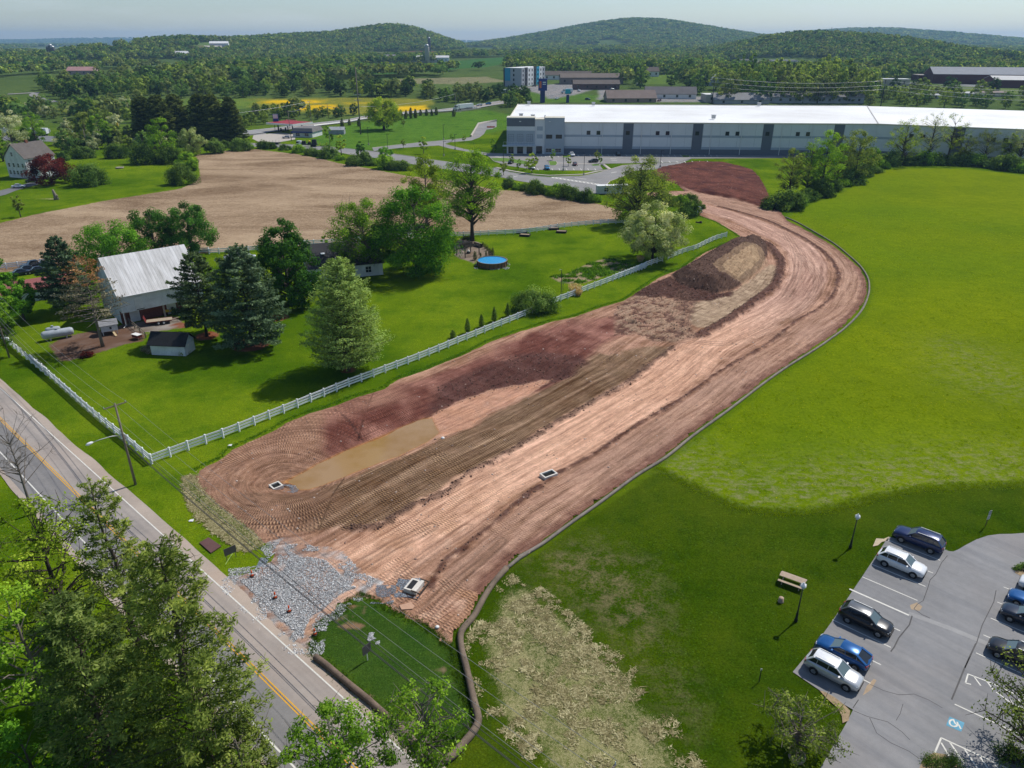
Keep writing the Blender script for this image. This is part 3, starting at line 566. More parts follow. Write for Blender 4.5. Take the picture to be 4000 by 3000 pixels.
# roads, car parks, markings
def sheet(name,poly,mat,dz=.02,kind='structure',parent=None,z0=None):
 poly=np.asarray(poly);zz=(T(poly[:,0],poly[:,1]) if z0 is None else z0)+dz
 o=mesh_np(name,np.column_stack([poly,np.broadcast_to(zz,len(poly))]),np.arange(len(poly))[None,:],mat,parent)
 return tag(o,kind=kind if parent is None else None)
def ribbon_v(pts,w,dz,thick=0.0,z0=None):
 P=np.asarray(pts,float);d=np.gradient(P,axis=0);d /= np.linalg.norm(d,axis=1)[:,None]+1e-9;nrm=np.column_stack([-d[:,1],d[:,0]])
 w=np.broadcast_to(np.asarray(w,float),len(P))[:,None]/2;L,R=P+nrm*w,P -nrm*w
 zl=(T(L[:,0],L[:,1]) if z0 is None else np.full(len(P),z0))+dz;zr=(T(R[:,0],R[:,1]) if z0 is None else np.full(len(P),z0))+dz
 return np.column_stack([L,zl]),np.column_stack([R,zr])
def ribbon(name,pts,w,mat,dz,parent=None,thick=0.0,kind='structure',z0=None):
 L,R=ribbon_v(pts,w,dz,0,z0);n=len(L);i=np.arange(n -1)
 if thick:
  V=np.vstack([L,R,L -[0,0,thick],R -[0,0,thick]])
  Fq=[np.stack([i,i+1,n+i+1,n+i],1)[:,::-1],np.stack([i,i+1,2*n+i+1,2*n+i],1),np.stack([n+i,n+i+1,3*n+i+1,3*n+i],1)[:,::-1],
              np.array([[0,n,3*n,2*n]]),np.array([[n -1,3*n -1,4*n -1,2*n -1]])]
 else:V=np.vstack([L,R]);Fq=np.stack([n+i,n+i+1,i+1,i],1)
 o=mesh_np(name,V,Fq,mat,parent)
 return tag(o,kind=kind) if parent is None else o
def asphalt(name,c,pink=0.0,streak=None):
 m=Mat(name);a=m.noise(.11,5,.6);b=m.noise(1.3,5,.7);g=m.noise(30,3,.7)
 f=m.math('ADD',m.math('ADD',m.math('MULTIPLY',a,.45),m.math('MULTIPLY',b,.25)),m.math('MULTIPLY',g,.3))
 c=np.array(c);col=m.ramp(f,[(.32,c*.72),(.5,c),(.68,c*1.28)])
 if pink:col=m.mix(m.mr(m.noise(.06,4,.6),.45,.68,0,pink),col,(c[0]*1.5,c[1]*1.27,c[2]*1.1))
 if streak is not None:
  mp=N(m.nt,'ShaderNodeMapping');mp.inputs['Rotation'].default_value=(0,0,streak);m.L(m.P(),mp.inputs['Vector'])
  s=m.noise(1.0,4,.6,mp.outputs['Vector'],(.02,.9,1));col=m.mix(m.mr(s,.42,.66,0,.55),col,m.mix(1.0,col,(.68,.70,.74),'MULTIPLY'))
 m.color(col).rough(.88);m.bump(g,.25,.02);return m.m
WHITE=plain('road_paint_white',(.62,.60,.54),.7,.15,3);YELLOW=plain('road_paint_yellow',(.62,.33,.03),.7,.15,3)
CONC=plain('concrete',(.42,.38,.33),.85,.15,1.0);SEAL=plain('crack_sealer',(.045,.043,.045),.6,.2)
RD,RN=np.array([.743,-.669]),np.array([.669,.743])
def rp(off,t):return RN*off+RD*t
rt=np.array([-520,-300,-200,-150,-100,-60,-20,0,30,60,120,300.])
ang=math.atan2(-RD[1],RD[0])
road_l,road_r=asphalt('asphalt_road_worn',(.205,.195,.188),0,ang),asphalt('asphalt_road_dusty',(.32,.282,.252),.35,ang)
shoulder=asphalt('asphalt_shoulder',(.36,.30,.25),.4)
road=tag(bpy.data.objects.new('road',None),kind='structure');COL.objects.link(road)
ribbon('lane',np.array([rp(18.0,t) for t in rt]),4.3,road_l,.030,road);ribbon('lane',np.array([rp(21.85,t) for t in rt]),3.4,road_r,.030,road)
sht=np.arange(-500,300,1.1);shw=.9+.5*fbm(sht/6,sht*0,71,3)
ribbon('shoulder',np.array([rp(23.55+w/2,t) for t,w in zip(sht,shw)]),shw,shoulder,.026,road)
ribbon('shoulder',np.array([rp(15.85 -w/2+.2,t) for t,w in zip(sht,shw*.7)]),shw*.7,shoulder,.026,road)
for off,mt,wd in ((23.5,WHITE,.13),(17.1,WHITE,.14),(20.03,YELLOW,.11),(20.29,YELLOW,.11)):
 ribbon('painted_line',np.array([rp(off+.02*math.sin(t*.1),t) for t in rt]),wd,mt,.036,road)
# near car park
lotm=asphalt('asphalt_car_park',(.225,.222,.222),.25,0.85)
LOT=np.vstack([[[42.0,66.5],[36.6,60.3],[30.7,53.6],[27.6,50.2],[24.6,47.2],[26.2,45.2],[27.2,44.2],[28.2,43.2],[27.2,42.0],[23.5,37.9],[16,29],[12,22],[95,22],[95,67.2],[57.5,67.2]],
                 CR(*A7,[(2100,412),(2000,413),(1900,426),(1800,460),(1700,512),(1640,548),(1600,564),(1560,560),(1490,530)])])
car_park=sheet('car_park',LOT,lotm,.03)
LD=np.array([3.9,-3.5])/math.hypot(3.9,3.5);LS=np.array([-1.843,-2.057])
for i in range(9):
 e=np.array([45.6,62.4])+LS*i;ribbon('stall_line',[e -LD*(5.25 if i != 4 else 5.6),e],.11 if i != 4 else .2,WHITE,.038,car_park)
for i in range(6):
 e=np.array([49.8,58.2])+np.array([-1.97,-2.2])*i
 if i<5:ribbon('stall_line',[e,e+LD*5.3],.11,WHITE,.038,car_park)
ribbon('concrete_strip',CR(*A7,[(1215,1100),(1550,1220),(1880,1355),(2300,1540)]),.62,asphalt('asphalt_patch_pale',(.27,.265,.26)),.036,car_park)
for l,w in (([(1550,600),(1500,660),(1450,760),(1400,810),(1380,880),(1340,990)],.07),([(1245,1120),(1220,1200),(1130,1310),(1090,1390),(1060,1430)],.12),([(1970,900),(1950,1000),(1850,1200),(1800,1360),(1740,1480),(1700,1570)],.08),([(1260,1060),(1330,1110),(1400,1140)],.08),
             ([(1340,990),(1290,1020),(1260,1060)],.06)):ribbon('crack',CR(*A7,l),w,SEAL,.0365,car_park)
for l,w in (([(1865,395),(1780,580),(1740,680),(1690,800)],.13),([(1105,690),(1200,735),(1310,765),(1420,760),(1520,800),(1625,860)],.05),([(985,880),(1080,920),(1230,960),(1330,1030),(1390,1090)],.05),([(1100,930),(1150,1040),(1250,1110),(1380,1170),(1450,1220)],.05),
             ([(1340,830),(1320,900),(1290,950)],.04),([(1020,800),(980,860)],.07)):ribbon('crack',CR(*A8,l),w,SEAL,.0365,car_park)
ribbon('stall_line',CR(*A8,[(1712,833),(2180,1050)]),.12,WHITE,.038,car_park)
for l in ([(1570,1180),(1615,1075),(2212,1350)],[(1615,1110),(1672,1205)],[(1678,1108),(1780,1258)],[(1785,1160),(1880,1300)],[(1895,1212),(1960,1310)],[(2000,1262),(2040,1320)]):
 for a,b in zip(l[:-1],l[1:]):ribbon('hatch_line',CR(*A8,[a,b]),.13,WHITE,.038,car_park)
for l in ([(1790,680),(1808,615),(1950,670),(2212,790)],[(1790,680),(1830,690)],[(1850,632),(1900,700)],[(1945,670),(1990,730)],[(2010,745),(2140,840),(2212,860)],[(2090,770),(2130,830)],[(2170,800),(2212,860)]):
 for a,b in zip(l[:-1],l[1:]):ribbon('hatch_line',CR(*A8,[a,b]),.12,WHITE,.038,car_park)
hb=CR(*A8,[(1675,922),(1783,967),(1765,1010),(1650,985)]);hb=np.array([hb[0],hb[1],hb[1]+(hb[3] -hb[0]),hb[3]])
sheet('accessible_symbol',hb,plain('paint_blue_worn',(.10,.30,.42),.7,.3,3),.038,parent=car_park)
o0=hb[0];ex=hb[1] -hb[0];ey=hb[3] -hb[0]
def hp(a,b):return o0+ex*a+ey*b
ribbon('accessible_symbol',np.array([hp(.38+.26*math.cos(t),.48+.34*math.sin(t)) for t in np.linspace(-.9,4.6,18)]),.13,WHITE,.042,car_park)
ribbon('accessible_symbol',np.array([hp(.32,.2),hp(.5,.48),hp(.72,.45),hp(.92,.75)]),.13,WHITE,.0425,car_park)
for l in ([(1390,120),(1440,100),(1480,130),(1460,160),(1400,150)],):
 sheet('dry_soil_stain',CR(*A8,l),plain('dried_mud',(.36,.27,.18),.95,.2),.0345,parent=car_park)
sheet('dry_soil_stain',CR(*A8,[(1050,770),(1080,700),(1130,650),(1150,660),(1110,730)]),plain('dried_mud',(.36,.27,.18),.95,.2),.0345,parent=car_park)
mulch=plain('bark_mulch',(.30,.22,.13),.95,.4,4)
sheet('mulch_edge',CR(*A8,[(740,735),(780,745),(850,785),(915,835),(960,880),(950,950),(905,970),(900,920),(870,860),(800,800)]),mulch,.045)
sheet('mulch_edge',CR(*A8,[(1455,1300),(1480,1235),(1560,1182),(1650,1195),(1680,1230),(1780,1300),(1700,1330),(1500,1330)]),mulch,.05)
sheet('mulch_edge',CR(*A7,[(2230,680),(2145,718),(2132,748),(2180,775),(2260,770)]),mulch,.05)
# far roads, sidewalks and lots by the warehouse
fara=asphalt('asphalt_far',(.225,.22,.215),.15)
sheet('service_road',np.vstack([CR(*B6,[(-120,455),(200,462),(400,470),(560,478),(880,497),(1050,515),(1240,535),(1430,560),(1640,590)]),CR(*W1,[(310,680),(420,712),(600,742),(760,757),(900,750),(1060,745),(1200,715),(1400,655),(1600,641),(1860,631),(1990,600)]),
 CR(*W1,[(1900,640),(1800,668),(1700,690),(1500,702),(1400,750),(1290,790),(1250,830),(1400,880),(1560,900),(1200,905),(1060,890),(760,830),(500,790),(360,760)]),CR(*B6,[(1600,650),(1450,620),(1250,590),(1050,565),(850,525),(600,510),(400,498),(-120,485)])]),fara,.03)
sheet('warehouse_car_park',CR(*W1,[(200,545),(400,553),(890,556),(2212,560),(3200,566),(3200,590),(2300,594),(1995,596),(1860,629),(1440,637),(1235,640),(1200,655),(1230,690),(1160,700),(880,698),(640,692),(420,660),(290,622),(280,600),(240,580)]),fara,.034)
sheet('access_drive',CR(*B6,[(1225,505),(1450,478),(1640,458),(1840,440),(2000,424),(2075,412),(2100,370),(2140,312),(2212,300),(2300,290),(2300,330),(2260,345),(2212,350),(2190,385),(2150,415),(2080,440),(1900,455),(1855,470),(2030,515),(2212,545),(2320,570),(2250,575),(2040,535),(1900,510),(1800,483),(1460,505),(1240,530)]),fara,.026)
island=plain('mown_verge',(.095,.18,.02),.95,.3,.6)
for l in ([(255,590),(380,592),(520,610),(590,625),(590,650),(530,645),(400,625),(285,618)],[(755,618),(825,620),(835,640),(820,655),(770,655)],[(1125,645),(1195,645),(1205,658),(1140,660)],[(875,568),(935,569),(935,588),(880,587)],[(1905,568),(1975,570),(1980,585),(1920,586)]):
 p=CR(*W1,l);sheet('verge_island',p,island,.07);ribbon('kerb',np.vstack([p,p[:1]]),.25,CONC,.13,thick=.12)
for l,w in (([(300,672),(420,700),(600,730),(760,742),(900,738),(1060,732),(1180,705),(1290,690)],1.6),([(1290,690),(1225,642)],1.6),([(830,636),(1130,645),(1235,642)],1.4)):ribbon('sidewalk',CR(*W1,l),w,CONC,.09,thick=.08)
ribbon('kerb',CR(*W1,[(310,680),(420,713),(600,743),(760,757),(900,751),(1060,746),(1200,716),(1400,656),(1600,642),(1860,632),(1990,601)]),.3,CONC,.14,thick=.13)
ribbon('kerb',CR(*B6,[(400,468),(560,477),(880,496),(1050,514),(1240,533),(1430,558),(1640,589)]),.35,CONC,.14,thick=.13)
ribbon('kerb',CR(*W1,[(1250,830),(1290,790),(1400,750),(1500,702),(1700,690)]),.3,CONC,.14,thick=.13)
ribbon('retaining_wall',CR(*B6,[(2080,408),(2103,370),(2143,312),(2212,301),(2300,290)]),.7,CONC,1.1,thick=1.1);ribbon('kerb',CR(*B6,[(1225,504),(1450,477),(1640,457),(1840,439),(2000,423),(2075,411)]),.3,CONC,.13,thick=.12)
for a,b in [((430,762),(490,746)),((980,762),(1085,775)),((785,762),(1190,825)),((790,756),(1195,815))]:ribbon('painted_line',CR(*W1,[a,b]),.45,WHITE,.042)
for t in np.linspace(0,1,13):
 a=np.array([787,756])*(1 -t)+np.array([1192,818])*t;ribbon('crossing_bar',CR(*W1,[tuple(a),tuple(a+[16,9])]),.6,WHITE,.045)
for k in range(26):u=905+k*52;ribbon('stall_line',CR(*W1,[(u,562),(u+14,579)]),.28,WHITE,.042)
for k in range(9):u=1600+k*66;ribbon('stall_line',CR(*W1,[(u,617),(u+14,633)]),.28,WHITE,.042)
for k in range(10):u=600+k*62;ribbon('stall_line',CR(*W1,[(u,682),(u+9,697)]),.25,WHITE,.042)
for k in range(10):u=620+k*36;ribbon('stall_line',CR(*W1,[(u,570),(u+8,584)]),.25,WHITE,.042)
for a,b in (((300,572),(355,575)),((300,580),(350,588)),((1295,598),(1345,599)),((1300,612),(1350,613)),((1300,720),(1345,712))):ribbon('lane_arrow',CR(*W1,[a,b]),.6,WHITE,.042)
hu=[(-400,400),(0,376),(150,360),(320,342),(720,293),(1010,264),(1150,236),(1400,208),(1640,184),(1800,176),(1960,160),(2130,138),(2260,112),(2420,90)]
hl=[(-400,440),(0,410),(150,394),(320,374),(720,322),(1010,292),(1150,266),(1400,232),(1640,206),(1800,197),(1960,186),(2130,166),(2260,140),(2420,118)]
HU=np.array([GT(900+a/2.212,350+b/2.212) for a,b in hu]);HL=np.array([GT(900+a/2.212,350+b/2.212) for a,b in hl])
nH=len(HU);i=np.arange(nH -1);V=np.vstack([np.column_stack([HU,T(HU[:,0],HU[:,1])+.35]),np.column_stack([HL,T(HL[:,0],HL[:,1])+.35])])
highway=tag(mesh_np('highway',V,np.stack([nH+i,nH+i+1,i+1,i],1),asphalt('asphalt_highway',(.27,.265,.26))),kind='structure')
HC=(HU+HL)/2
for k in (.07,.5,.93):ribbon('painted_line',HU*(1 -k)+HL*k,.4,WHITE if k != .5 else YELLOW,.40,highway)
sheet('forecourt',CR(*B6,[(200,395),(420,372),(560,385),(560,430),(420,455),(240,450),(190,425)]),CONC,.04)
sheet('driveway',CR(*L5,[(-60,905),(-60,885),(60,858),(160,830),(250,806),(330,790),(330,822),(240,842),(140,872),(50,908),(-60,935)]),asphalt('asphalt_drive',(.15,.15,.155)),.03)
sheet('truck_yard',CR(*L5,[(-200,395),(100,385),(400,398),(700,425),(900,428),(1000,440),(860,448),(640,447),(480,452),(330,445),(150,440),(-200,440)]),asphalt('asphalt_yard',(.16,.165,.17)),.03)
sheet('driveway',CR(*L5,[(2030,380),(2212,362),(2300,365),(2300,385),(2212,392),(2100,398)]),fara,.03)
ramp=np.array([GT(a,b) for a,b in [(30,369),(90,366),(140,364),(130,372),(160,388),(215,401)]]);ribbon('ramp_road',spline(ramp,5),6.5,fara,.3)
# vegetation
def foliage(name,dark,mid,light,trans=.46,gain=1.85):
 if name in _mats:return _mats[name]
 dark,mid,light=[[min(.8,q*gain*g_) for q in c] for c,g_ in ((dark,.85),(mid,1.0),(light,1.2))]  # widens the leaf tones: sunlit highlights and shade put into the colour
 m=Mat(name);nt=m.nt;nt.nodes.remove(m.b)
 t=m.attr('tint');rnd=N(nt,'ShaderNodeObjectInfo').outputs['Random']
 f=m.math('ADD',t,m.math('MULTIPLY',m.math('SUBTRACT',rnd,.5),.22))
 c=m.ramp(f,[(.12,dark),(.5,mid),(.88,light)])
 d=N(nt,'ShaderNodeBsdfDiffuse');tr=N(nt,'ShaderNodeBsdfTranslucent');mx=N(nt,'ShaderNodeMixShader');mx.inputs[0].default_value=trans
 m.L(c,d.inputs['Color']);m.L(m.mix(1.0,c,(1.25,1.2,.6),'MULTIPLY'),tr.inputs['Color']);m.L(d.outputs[0],mx.inputs[1]);m.L(tr.outputs[0],mx.inputs[2])
 m.L(mx.outputs[0],nt.nodes['Material Output'].inputs['Surface']);_mats[name]=m.m;return m.m
BARK=plain('bark',(.095,.075,.058),.95,.35,2.5);BARK_G=plain('bark_grey',(.17,.145,.12),.95,.3,2.5);BARK_D=plain('bark_dark',(.055,.042,.034),.95,.3,2.5)
FOL={
 'maple':foliage('leaves_maple',(.022,.062,.006),(.052,.135,.012),(.115,.235,.022)),
 'maple_dark':foliage('leaves_maple_dark',(.014,.044,.008),(.034,.092,.014),(.075,.165,.028)),
 'lime':foliage('leaves_lime',(.055,.085,.008),(.13,.19,.016),(.25,.31,.035)),
 'fresh':foliage('leaves_fresh',(.035,.080,.008),(.085,.165,.014),(.19,.29,.028)),
 'olive':foliage('leaves_olive',(.040,.060,.012),(.090,.125,.024),(.18,.215,.05)),
 'pine':foliage('needles_pine',(.018,.034,.013),(.046,.070,.028),(.10,.135,.055),.25),
 'pine_near':foliage('needles_pine_near',(.042,.066,.012),(.105,.142,.030),(.23,.265,.06),.5),
 'pine_near2':foliage('needles_pine_near2',(.030,.052,.014),(.076,.110,.030),(.17,.21,.06),.5),
 'pine_blue':foliage('needles_blue',(.018,.038,.018),(.046,.076,.038),(.105,.145,.078),.25),
 'spruce':foliage('needles_spruce',(.022,.036,.010),(.050,.070,.019),(.11,.13,.038),.35),
 'cypress':foliage('leaves_cypress',(.050,.085,.022),(.105,.155,.040),(.20,.27,.080),.4),
 'brown':foliage('needles_dead',(.085,.042,.018),(.19,.10,.045),(.33,.19,.09),.25),
 'grey':foliage('needles_grey',(.05,.045,.032),(.10,.09,.06),(.17,.155,.10),.25),
 'red':foliage('leaves_red',(.018,.004,.004),(.055,.010,.009),(.12,.026,.020),.3),
 'pale':foliage('leaves_pale',(.085,.12,.035),(.20,.25,.085),(.42,.46,.20),.35),
 'shrub':foliage('leaves_shrub',(.022,.050,.008),(.058,.108,.020),(.14,.20,.05)),
 'hedge':foliage('leaves_hedge',(.018,.040,.008),(.045,.082,.016),(.105,.155,.034)),
 'tan':foliage('grass_plume',(.16,.10,.045),(.34,.23,.11),(.52,.38,.2),.3),
 'far':foliage('leaves_far',(.020,.046,.012),(.046,.088,.022),(.095,.150,.036),.42,2.1),
 'far_lime':foliage('leaves_far_lime',(.050,.075,.014),(.105,.145,.026),(.19,.235,.05),.42,2.1),
 'far_olive':foliage('leaves_far_olive',(.045,.060,.020),(.085,.108,.036),(.15,.175,.06),.42,2.1),
 'far_dark':foliage('leaves_far_dark',(.010,.024,.009),(.024,.050,.016),(.05,.088,.026),.42,2.1),
 'far_blossom':foliage('leaves_far_blossom',(.10,.13,.06),(.22,.25,.13),(.42,.44,.27)),
}
def unit(a):return a/(np.linalg.norm(a,axis=-1,keepdims=True)+1e-9)
def leaf_mesh(name,C,Nn,size,tint,mat,rng,aspect=.62,link=False,parent=None,along=None):
 """diamond leaves at C facing Nn"""
 n=len(C);ref=rng.normal(size=(n,3)) if along is None else along+.45*rng.normal(size=(n,3))
 a=unit(np.cross(Nn,ref)) if along is None else unit(ref -Nn*np.sum(ref*Nn,1,keepdims=True));b=np.cross(Nn,a)
 s=(size*(0.65+.7*rng.random(n)))[:,None];h=s*aspect
 V=np.stack([C -a*s*.5,C -b*h*.5,C+a*s*.5,C+b*h*.5],1).reshape(-1,3)
 return mesh_np(name,V,np.arange(4*n).reshape(n,4),mat,parent,{'tint':np.repeat(np.clip(tint,0,1),4)},link=link)
def clump_leaves(rng,centers,cr,per,crown_c,flat=.8,outer=.55,jit=.75,up=.25):
 cs=np.repeat(centers,per,0);rr=np.repeat(cr,per)[:,None];n=len(cs)
 d=unit(rng.normal(size=(n,3)));rad=(outer+(1 -outer)*rng.random((n,1))**.6)
 rad=np.where(rng.random((n,1))<.25,rad*rng.random((n,1)),rad)
 p=cs+d*rad*rr*np.array([1,1,flat])
 nn=unit(.7*d+.6*unit(p -crown_c)+jit*rng.normal(size=(n,3))*.6+np.array([0,0,up]))
 return p,nn
def limb_set(mb,rng,h,trunk_r,targets,zfrac=.62,rmul=1.0,tz=.85,n=5,wob=.03):
 k=6;pts=[(rng.normal()*wob*h*.12*i/k,rng.normal()*wob*h*.12*i/k,h*tz*i/k) for i in range(k+1)]
 mb.smf=True;mb.tube(pts,[trunk_r*(1.25 if i==0 else 1)*(1 -.82*i/k) for i in range(k+1)],8)
 for t in targets:
  hd=math.hypot(t[0],t[1]);z0=max(.12*h,min(t[2] -hd*zfrac,h*tz*.96));f=z0/(h*tz);r0=trunk_r*(1 -.82*f)*.42*rmul+.02
  i=min(int(f*k),k -1);s0=np.array(pts[i])+(np.array(pts[i+1]) -np.array(pts[i]))*(f*k -i)
  mid=s0+(np.array(t) -s0)*.5+np.array([0,0,.08*hd])+rng.normal(size=3)*.04*hd
  mb.tube([s0,mid,t],[r0,r0*.62,.015+.12*r0],n,cap=False)
def broadleaf(seed,h,r,base=.22,nc=60,per=150,leaf=.45,fol='maple',bark=BARK,peak=.42,top=.5,cr=.2,trunk=None,lobes=.25,limbs=.5,jit=.75,twigs=0,fill=.6):
 """returns (trunk mesh, crown mesh) of a broad-leaved tree"""
 rng=np.random.default_rng(seed);cb=h*base;ch=h -cb;ts=rng.random(nc*3)
 prof= lambda t:np.where(t<peak,np.sin(np.pi/2*np.clip((t+.12)/(peak+.12),0,1))**.75,np.cos(np.pi/2*np.clip((t -peak)/(1.02 -peak),0,1))**top)
 ts=ts[rng.random(nc*3)<prof(ts)][:nc];n=len(ts);th=np.arange(n)*2.39996+rng.random(n)*.9
 lob=1+lobes*(vnoise(th*1.3+seed,ts*4.0,seed) -.5)*2
 rho=r*prof(ts)*lob*(fill+(1 -fill)*rng.random(n)**.5)*np.where(rng.random(n)<.2,.5,1)
 c=np.column_stack([rho*np.cos(th),rho*np.sin(th),cb+ts*ch*.96]);crs=r*cr*(.7+.6*rng.random(n))*(.75+.25*prof(ts))
 p,nn=clump_leaves(rng,c,crs,per,np.array([0,0,cb+ch*.42]),jit=jit)
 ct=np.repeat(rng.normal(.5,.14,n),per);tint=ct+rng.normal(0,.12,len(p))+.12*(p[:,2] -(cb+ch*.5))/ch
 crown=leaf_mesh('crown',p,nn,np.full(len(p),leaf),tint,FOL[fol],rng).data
 mb=MB();limb_set(mb,rng,h,trunk or h*.022,c[:int(n*limbs)],tz=.8)
 for j in range(int(n*min(1,twigs))):
  for q in range(3):e=c[j]+unit(rng.normal(size=3))*crs[j]*1.5+[0,0,.25*crs[j]];mb.tube([c[j],e],[.035,.012],4,cap=False)
 return mb.mesh('trunk',bark),crown
def conifer(seed,h,r,base=.12,gap=.8,nb=5,per=60,leaf=.5,fol='pine',bark=BARK_D,up=.12,droop=.0,power=.9,irregular=.3,tuft=.42,aspect=.4,inner=.35,trunk=None,flat=.55,bare=0,foltop=None,lean=0):
 rng=np.random.default_rng(seed);mb=MB();mb.smf=True;tr=trunk or h*.017;k=8
 mb.tube([(rng.normal()*.04*i,rng.normal()*.04*i,h*.98*i/k) for i in range(k+1)],[tr*(1.2 if i==0 else 1)*(1 -.93*i/k) for i in range(k+1)],8)
 Cs,Ns,Al,Ti,Tp=[],[],[],[],[];zz=h*base;a0=rng.random()*6
 while zz<h*.985:
  f=(zz/h -base)/(1 -base);L0=r*max(.06,(1 -f)**power)*(1 if f>.12 else .75+2*f)
  m_=max(3,int(nb*(1 -.3*f)))
  for j in range(m_):
   a=a0+2*math.pi*(j+.4*rng.random())/m_;L=L0*(1 -irregular*rng.random())*(1.15 if rng.random()<.12 else 1)
   e=np.array([math.cos(a)*L,math.sin(a)*L,(up -droop*(1 -f))*L+.35*f*L]);s0=np.array([0,0,zz]);mid=s0+e*.55+np.array([0,0,-droop*.25*L])
   rb=max(.012,tr*.3*(1 -f)+.012);mb.tube([s0,mid,s0+e],[rb,rb*.6,.01],4,cap=False)
   if f<bare:continue
   nt_=max(4,int(per*(L/r)**1.0));t=inner+(1 -inner)*rng.random(nt_)**.75
   q=np.where((t<.55)[:,None],s0+(mid -s0)*(t/.55)[:,None],mid+(s0+e -mid)*((t -.55)/.45)[:,None])
   side=np.array([-math.sin(a),math.cos(a),0]);wd=tuft*L*.55*(1.25 -t)+.12*tuft
   q=q+side*(rng.normal(size=nt_)*wd)[:,None]+np.array([0,0,1])*(rng.random(nt_)*flat*.5 -.1)[:,None]+rng.normal(size=(nt_,3))*.06
   Cs.append(q);Ns.append(unit(np.array([0,0,.7])+.55*rng.normal(size=(nt_,3))+.4*e/(L+.1)));Al.append(np.tile(e/(L+.1),(nt_,1))+side*(rng.normal(size=nt_)*.5)[:,None]+np.array([0,0,.25]))
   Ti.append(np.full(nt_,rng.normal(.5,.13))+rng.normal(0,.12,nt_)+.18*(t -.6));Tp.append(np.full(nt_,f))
  zz+=gap*(1 -.45*f)*(.8+.4*rng.random());a0+=1.1
 C=np.vstack(Cs);lm= lambda sel,fo:leaf_mesh('crown',C[sel],np.vstack(Ns)[sel],np.full(sel.sum(),leaf),np.concatenate(Ti)[sel],FOL[fo],rng,aspect,along=np.vstack(Al)[sel]).data
 tp=np.concatenate(Tp)
 if foltop:return mb.mesh('trunk',bark),lm(tp<.55,fol),lm(tp>=.55,foltop)
 return mb.mesh('trunk',bark),lm(tp>-1,fol)
def bush(seed,h,r,nc=26,per=110,leaf=.32,fol='shrub',cr=.34,ratio=1.0,jit=.7):
 rng=np.random.default_rng(seed);d=unit(rng.normal(size=(nc,3)));d[:,2]=np.abs(d[:,2])*.95;rad=.55+.35*rng.random((nc,1))
 c=d*rad*np.array([r,r*ratio,h*.82])+np.array([0,0,h*.08]);crs=(r*cr)*(.7+.6*rng.random(nc))
 p,nn=clump_leaves(rng,c,crs,per,np.array([0,0,h*.2]),flat=min(1,h/r*.9),jit=jit);p[:,2]=np.maximum(p[:,2],.04)
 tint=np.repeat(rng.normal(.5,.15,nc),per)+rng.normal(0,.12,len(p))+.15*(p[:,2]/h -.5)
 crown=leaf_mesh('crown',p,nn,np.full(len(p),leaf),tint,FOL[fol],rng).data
 mb=MB();mb.smf=True
 for i in range(7):a=i*.9;mb.tube([(0.1*math.cos(a),.1*math.sin(a),0),(r*.3*math.cos(a),r*.3*math.sin(a),h*.35),tuple(c[i % nc])],[.06,.04,.012],5,cap=False)
 return mb.mesh('stem',BARK),crown
def put(name,label,meshes,xy,rz=0.0,scale=1.0,group=None,cat='tree',z=None,parts=('trunk','crown','crown')):
 o=thing(name,label,cat,(xy[0],xy[1],float(T(xy[0],xy[1])) -.03 if z is None else z),rz,group);o.scale=(scale,)*3 if not hasattr(scale,'__len__') else scale
 for nm,me in zip(parts,meshes):obj_of(nm,me,o)
 return o
def r_px(px,xy):return px*mpp(xy[0],xy[1],8)
def spot(bu,bv,tv):xy=GT(bu,bv);return xy,height_at(bu,bv,tv)
# the farmstead trees
xy,h=spot(1135,1195,841);put('maple_tree','dense dark green maple left of the black-roofed house',broadleaf(11,h,r_px(118,xy),.05,130,210,.42,'maple_dark',peak=.28,top=.75,cr=.24,fill=.8),xy)
xy,h=spot(1630,1068,722);put('maple_tree','large dense bright green maple on the lawn left of the pool',broadleaf(12,h,r_px(152,xy),.06,160,210,.42,'maple',peak=.34,top=.55,cr=.23,fill=.8),xy)
xy,h=spot(1433,1075,775);put('leafing_tree','tall yellow-green half-leafed tree in front of the black-roofed house',broadleaf(13,h,r_px(140,xy),.14,120,150,.36,'fresh',BARK_G,peak=.45,top=.6,cr=.19,lobes=.4,limbs=1,twigs=1,fill=.45),xy)
xy,h=spot(1845,940,580);put('leafing_tree','tall tree with bare lower limbs beside the patio pergola',broadleaf(14,h,r_px(118,xy),.26,130,130,.38,'fresh',BARK_D,peak=.5,top=.6,cr=.18,lobes=.35,limbs=1,twigs=1,fill=.5,trunk=.55),xy)
xy=GT(1668,880);h=height_at(1668,880,602);put('leafing_tree','yellowish spring tree behind the big maple at the field edge',broadleaf(15,h,r_px(88,xy),.12,90,150,.42,'lime',BARK_G,peak=.4,top=.6,cr=.22,limbs=.8,twigs=.4),xy)
xy,h=spot(2548,1014,788);put('blossoming_tree','round pale cream-green blossoming tree by the white fence',broadleaf(16,h,r_px(120,xy),.10,130,170,.40,'pale',BARK_D,peak=.42,top=.6,cr=.19,lobes=.3,limbs=.6,twigs=.3),xy)
xy,h=spot(2490,872,575);put('leafing_tree','tall irregular thinly leafed tree behind the blossoming tree',broadleaf(17,h,r_px(128,xy),.10,110,130,.42,'olive',BARK_D,peak=.28,top=1.0,cr=.20,lobes=.5,limbs=1,twigs=.6,fill=.4),xy)
xy,h=spot(1362,1448,1012);put('dawn_redwood','feathery pale green conical conifer beside the white fence',conifer(18,h,r_px(205,xy),.05,.42,9,150,.42,'cypress',BARK,up=.35,power=.62,irregular=.35,tuft=.5,aspect=.34,inner=.25,flat=.8),xy,cat='tree')
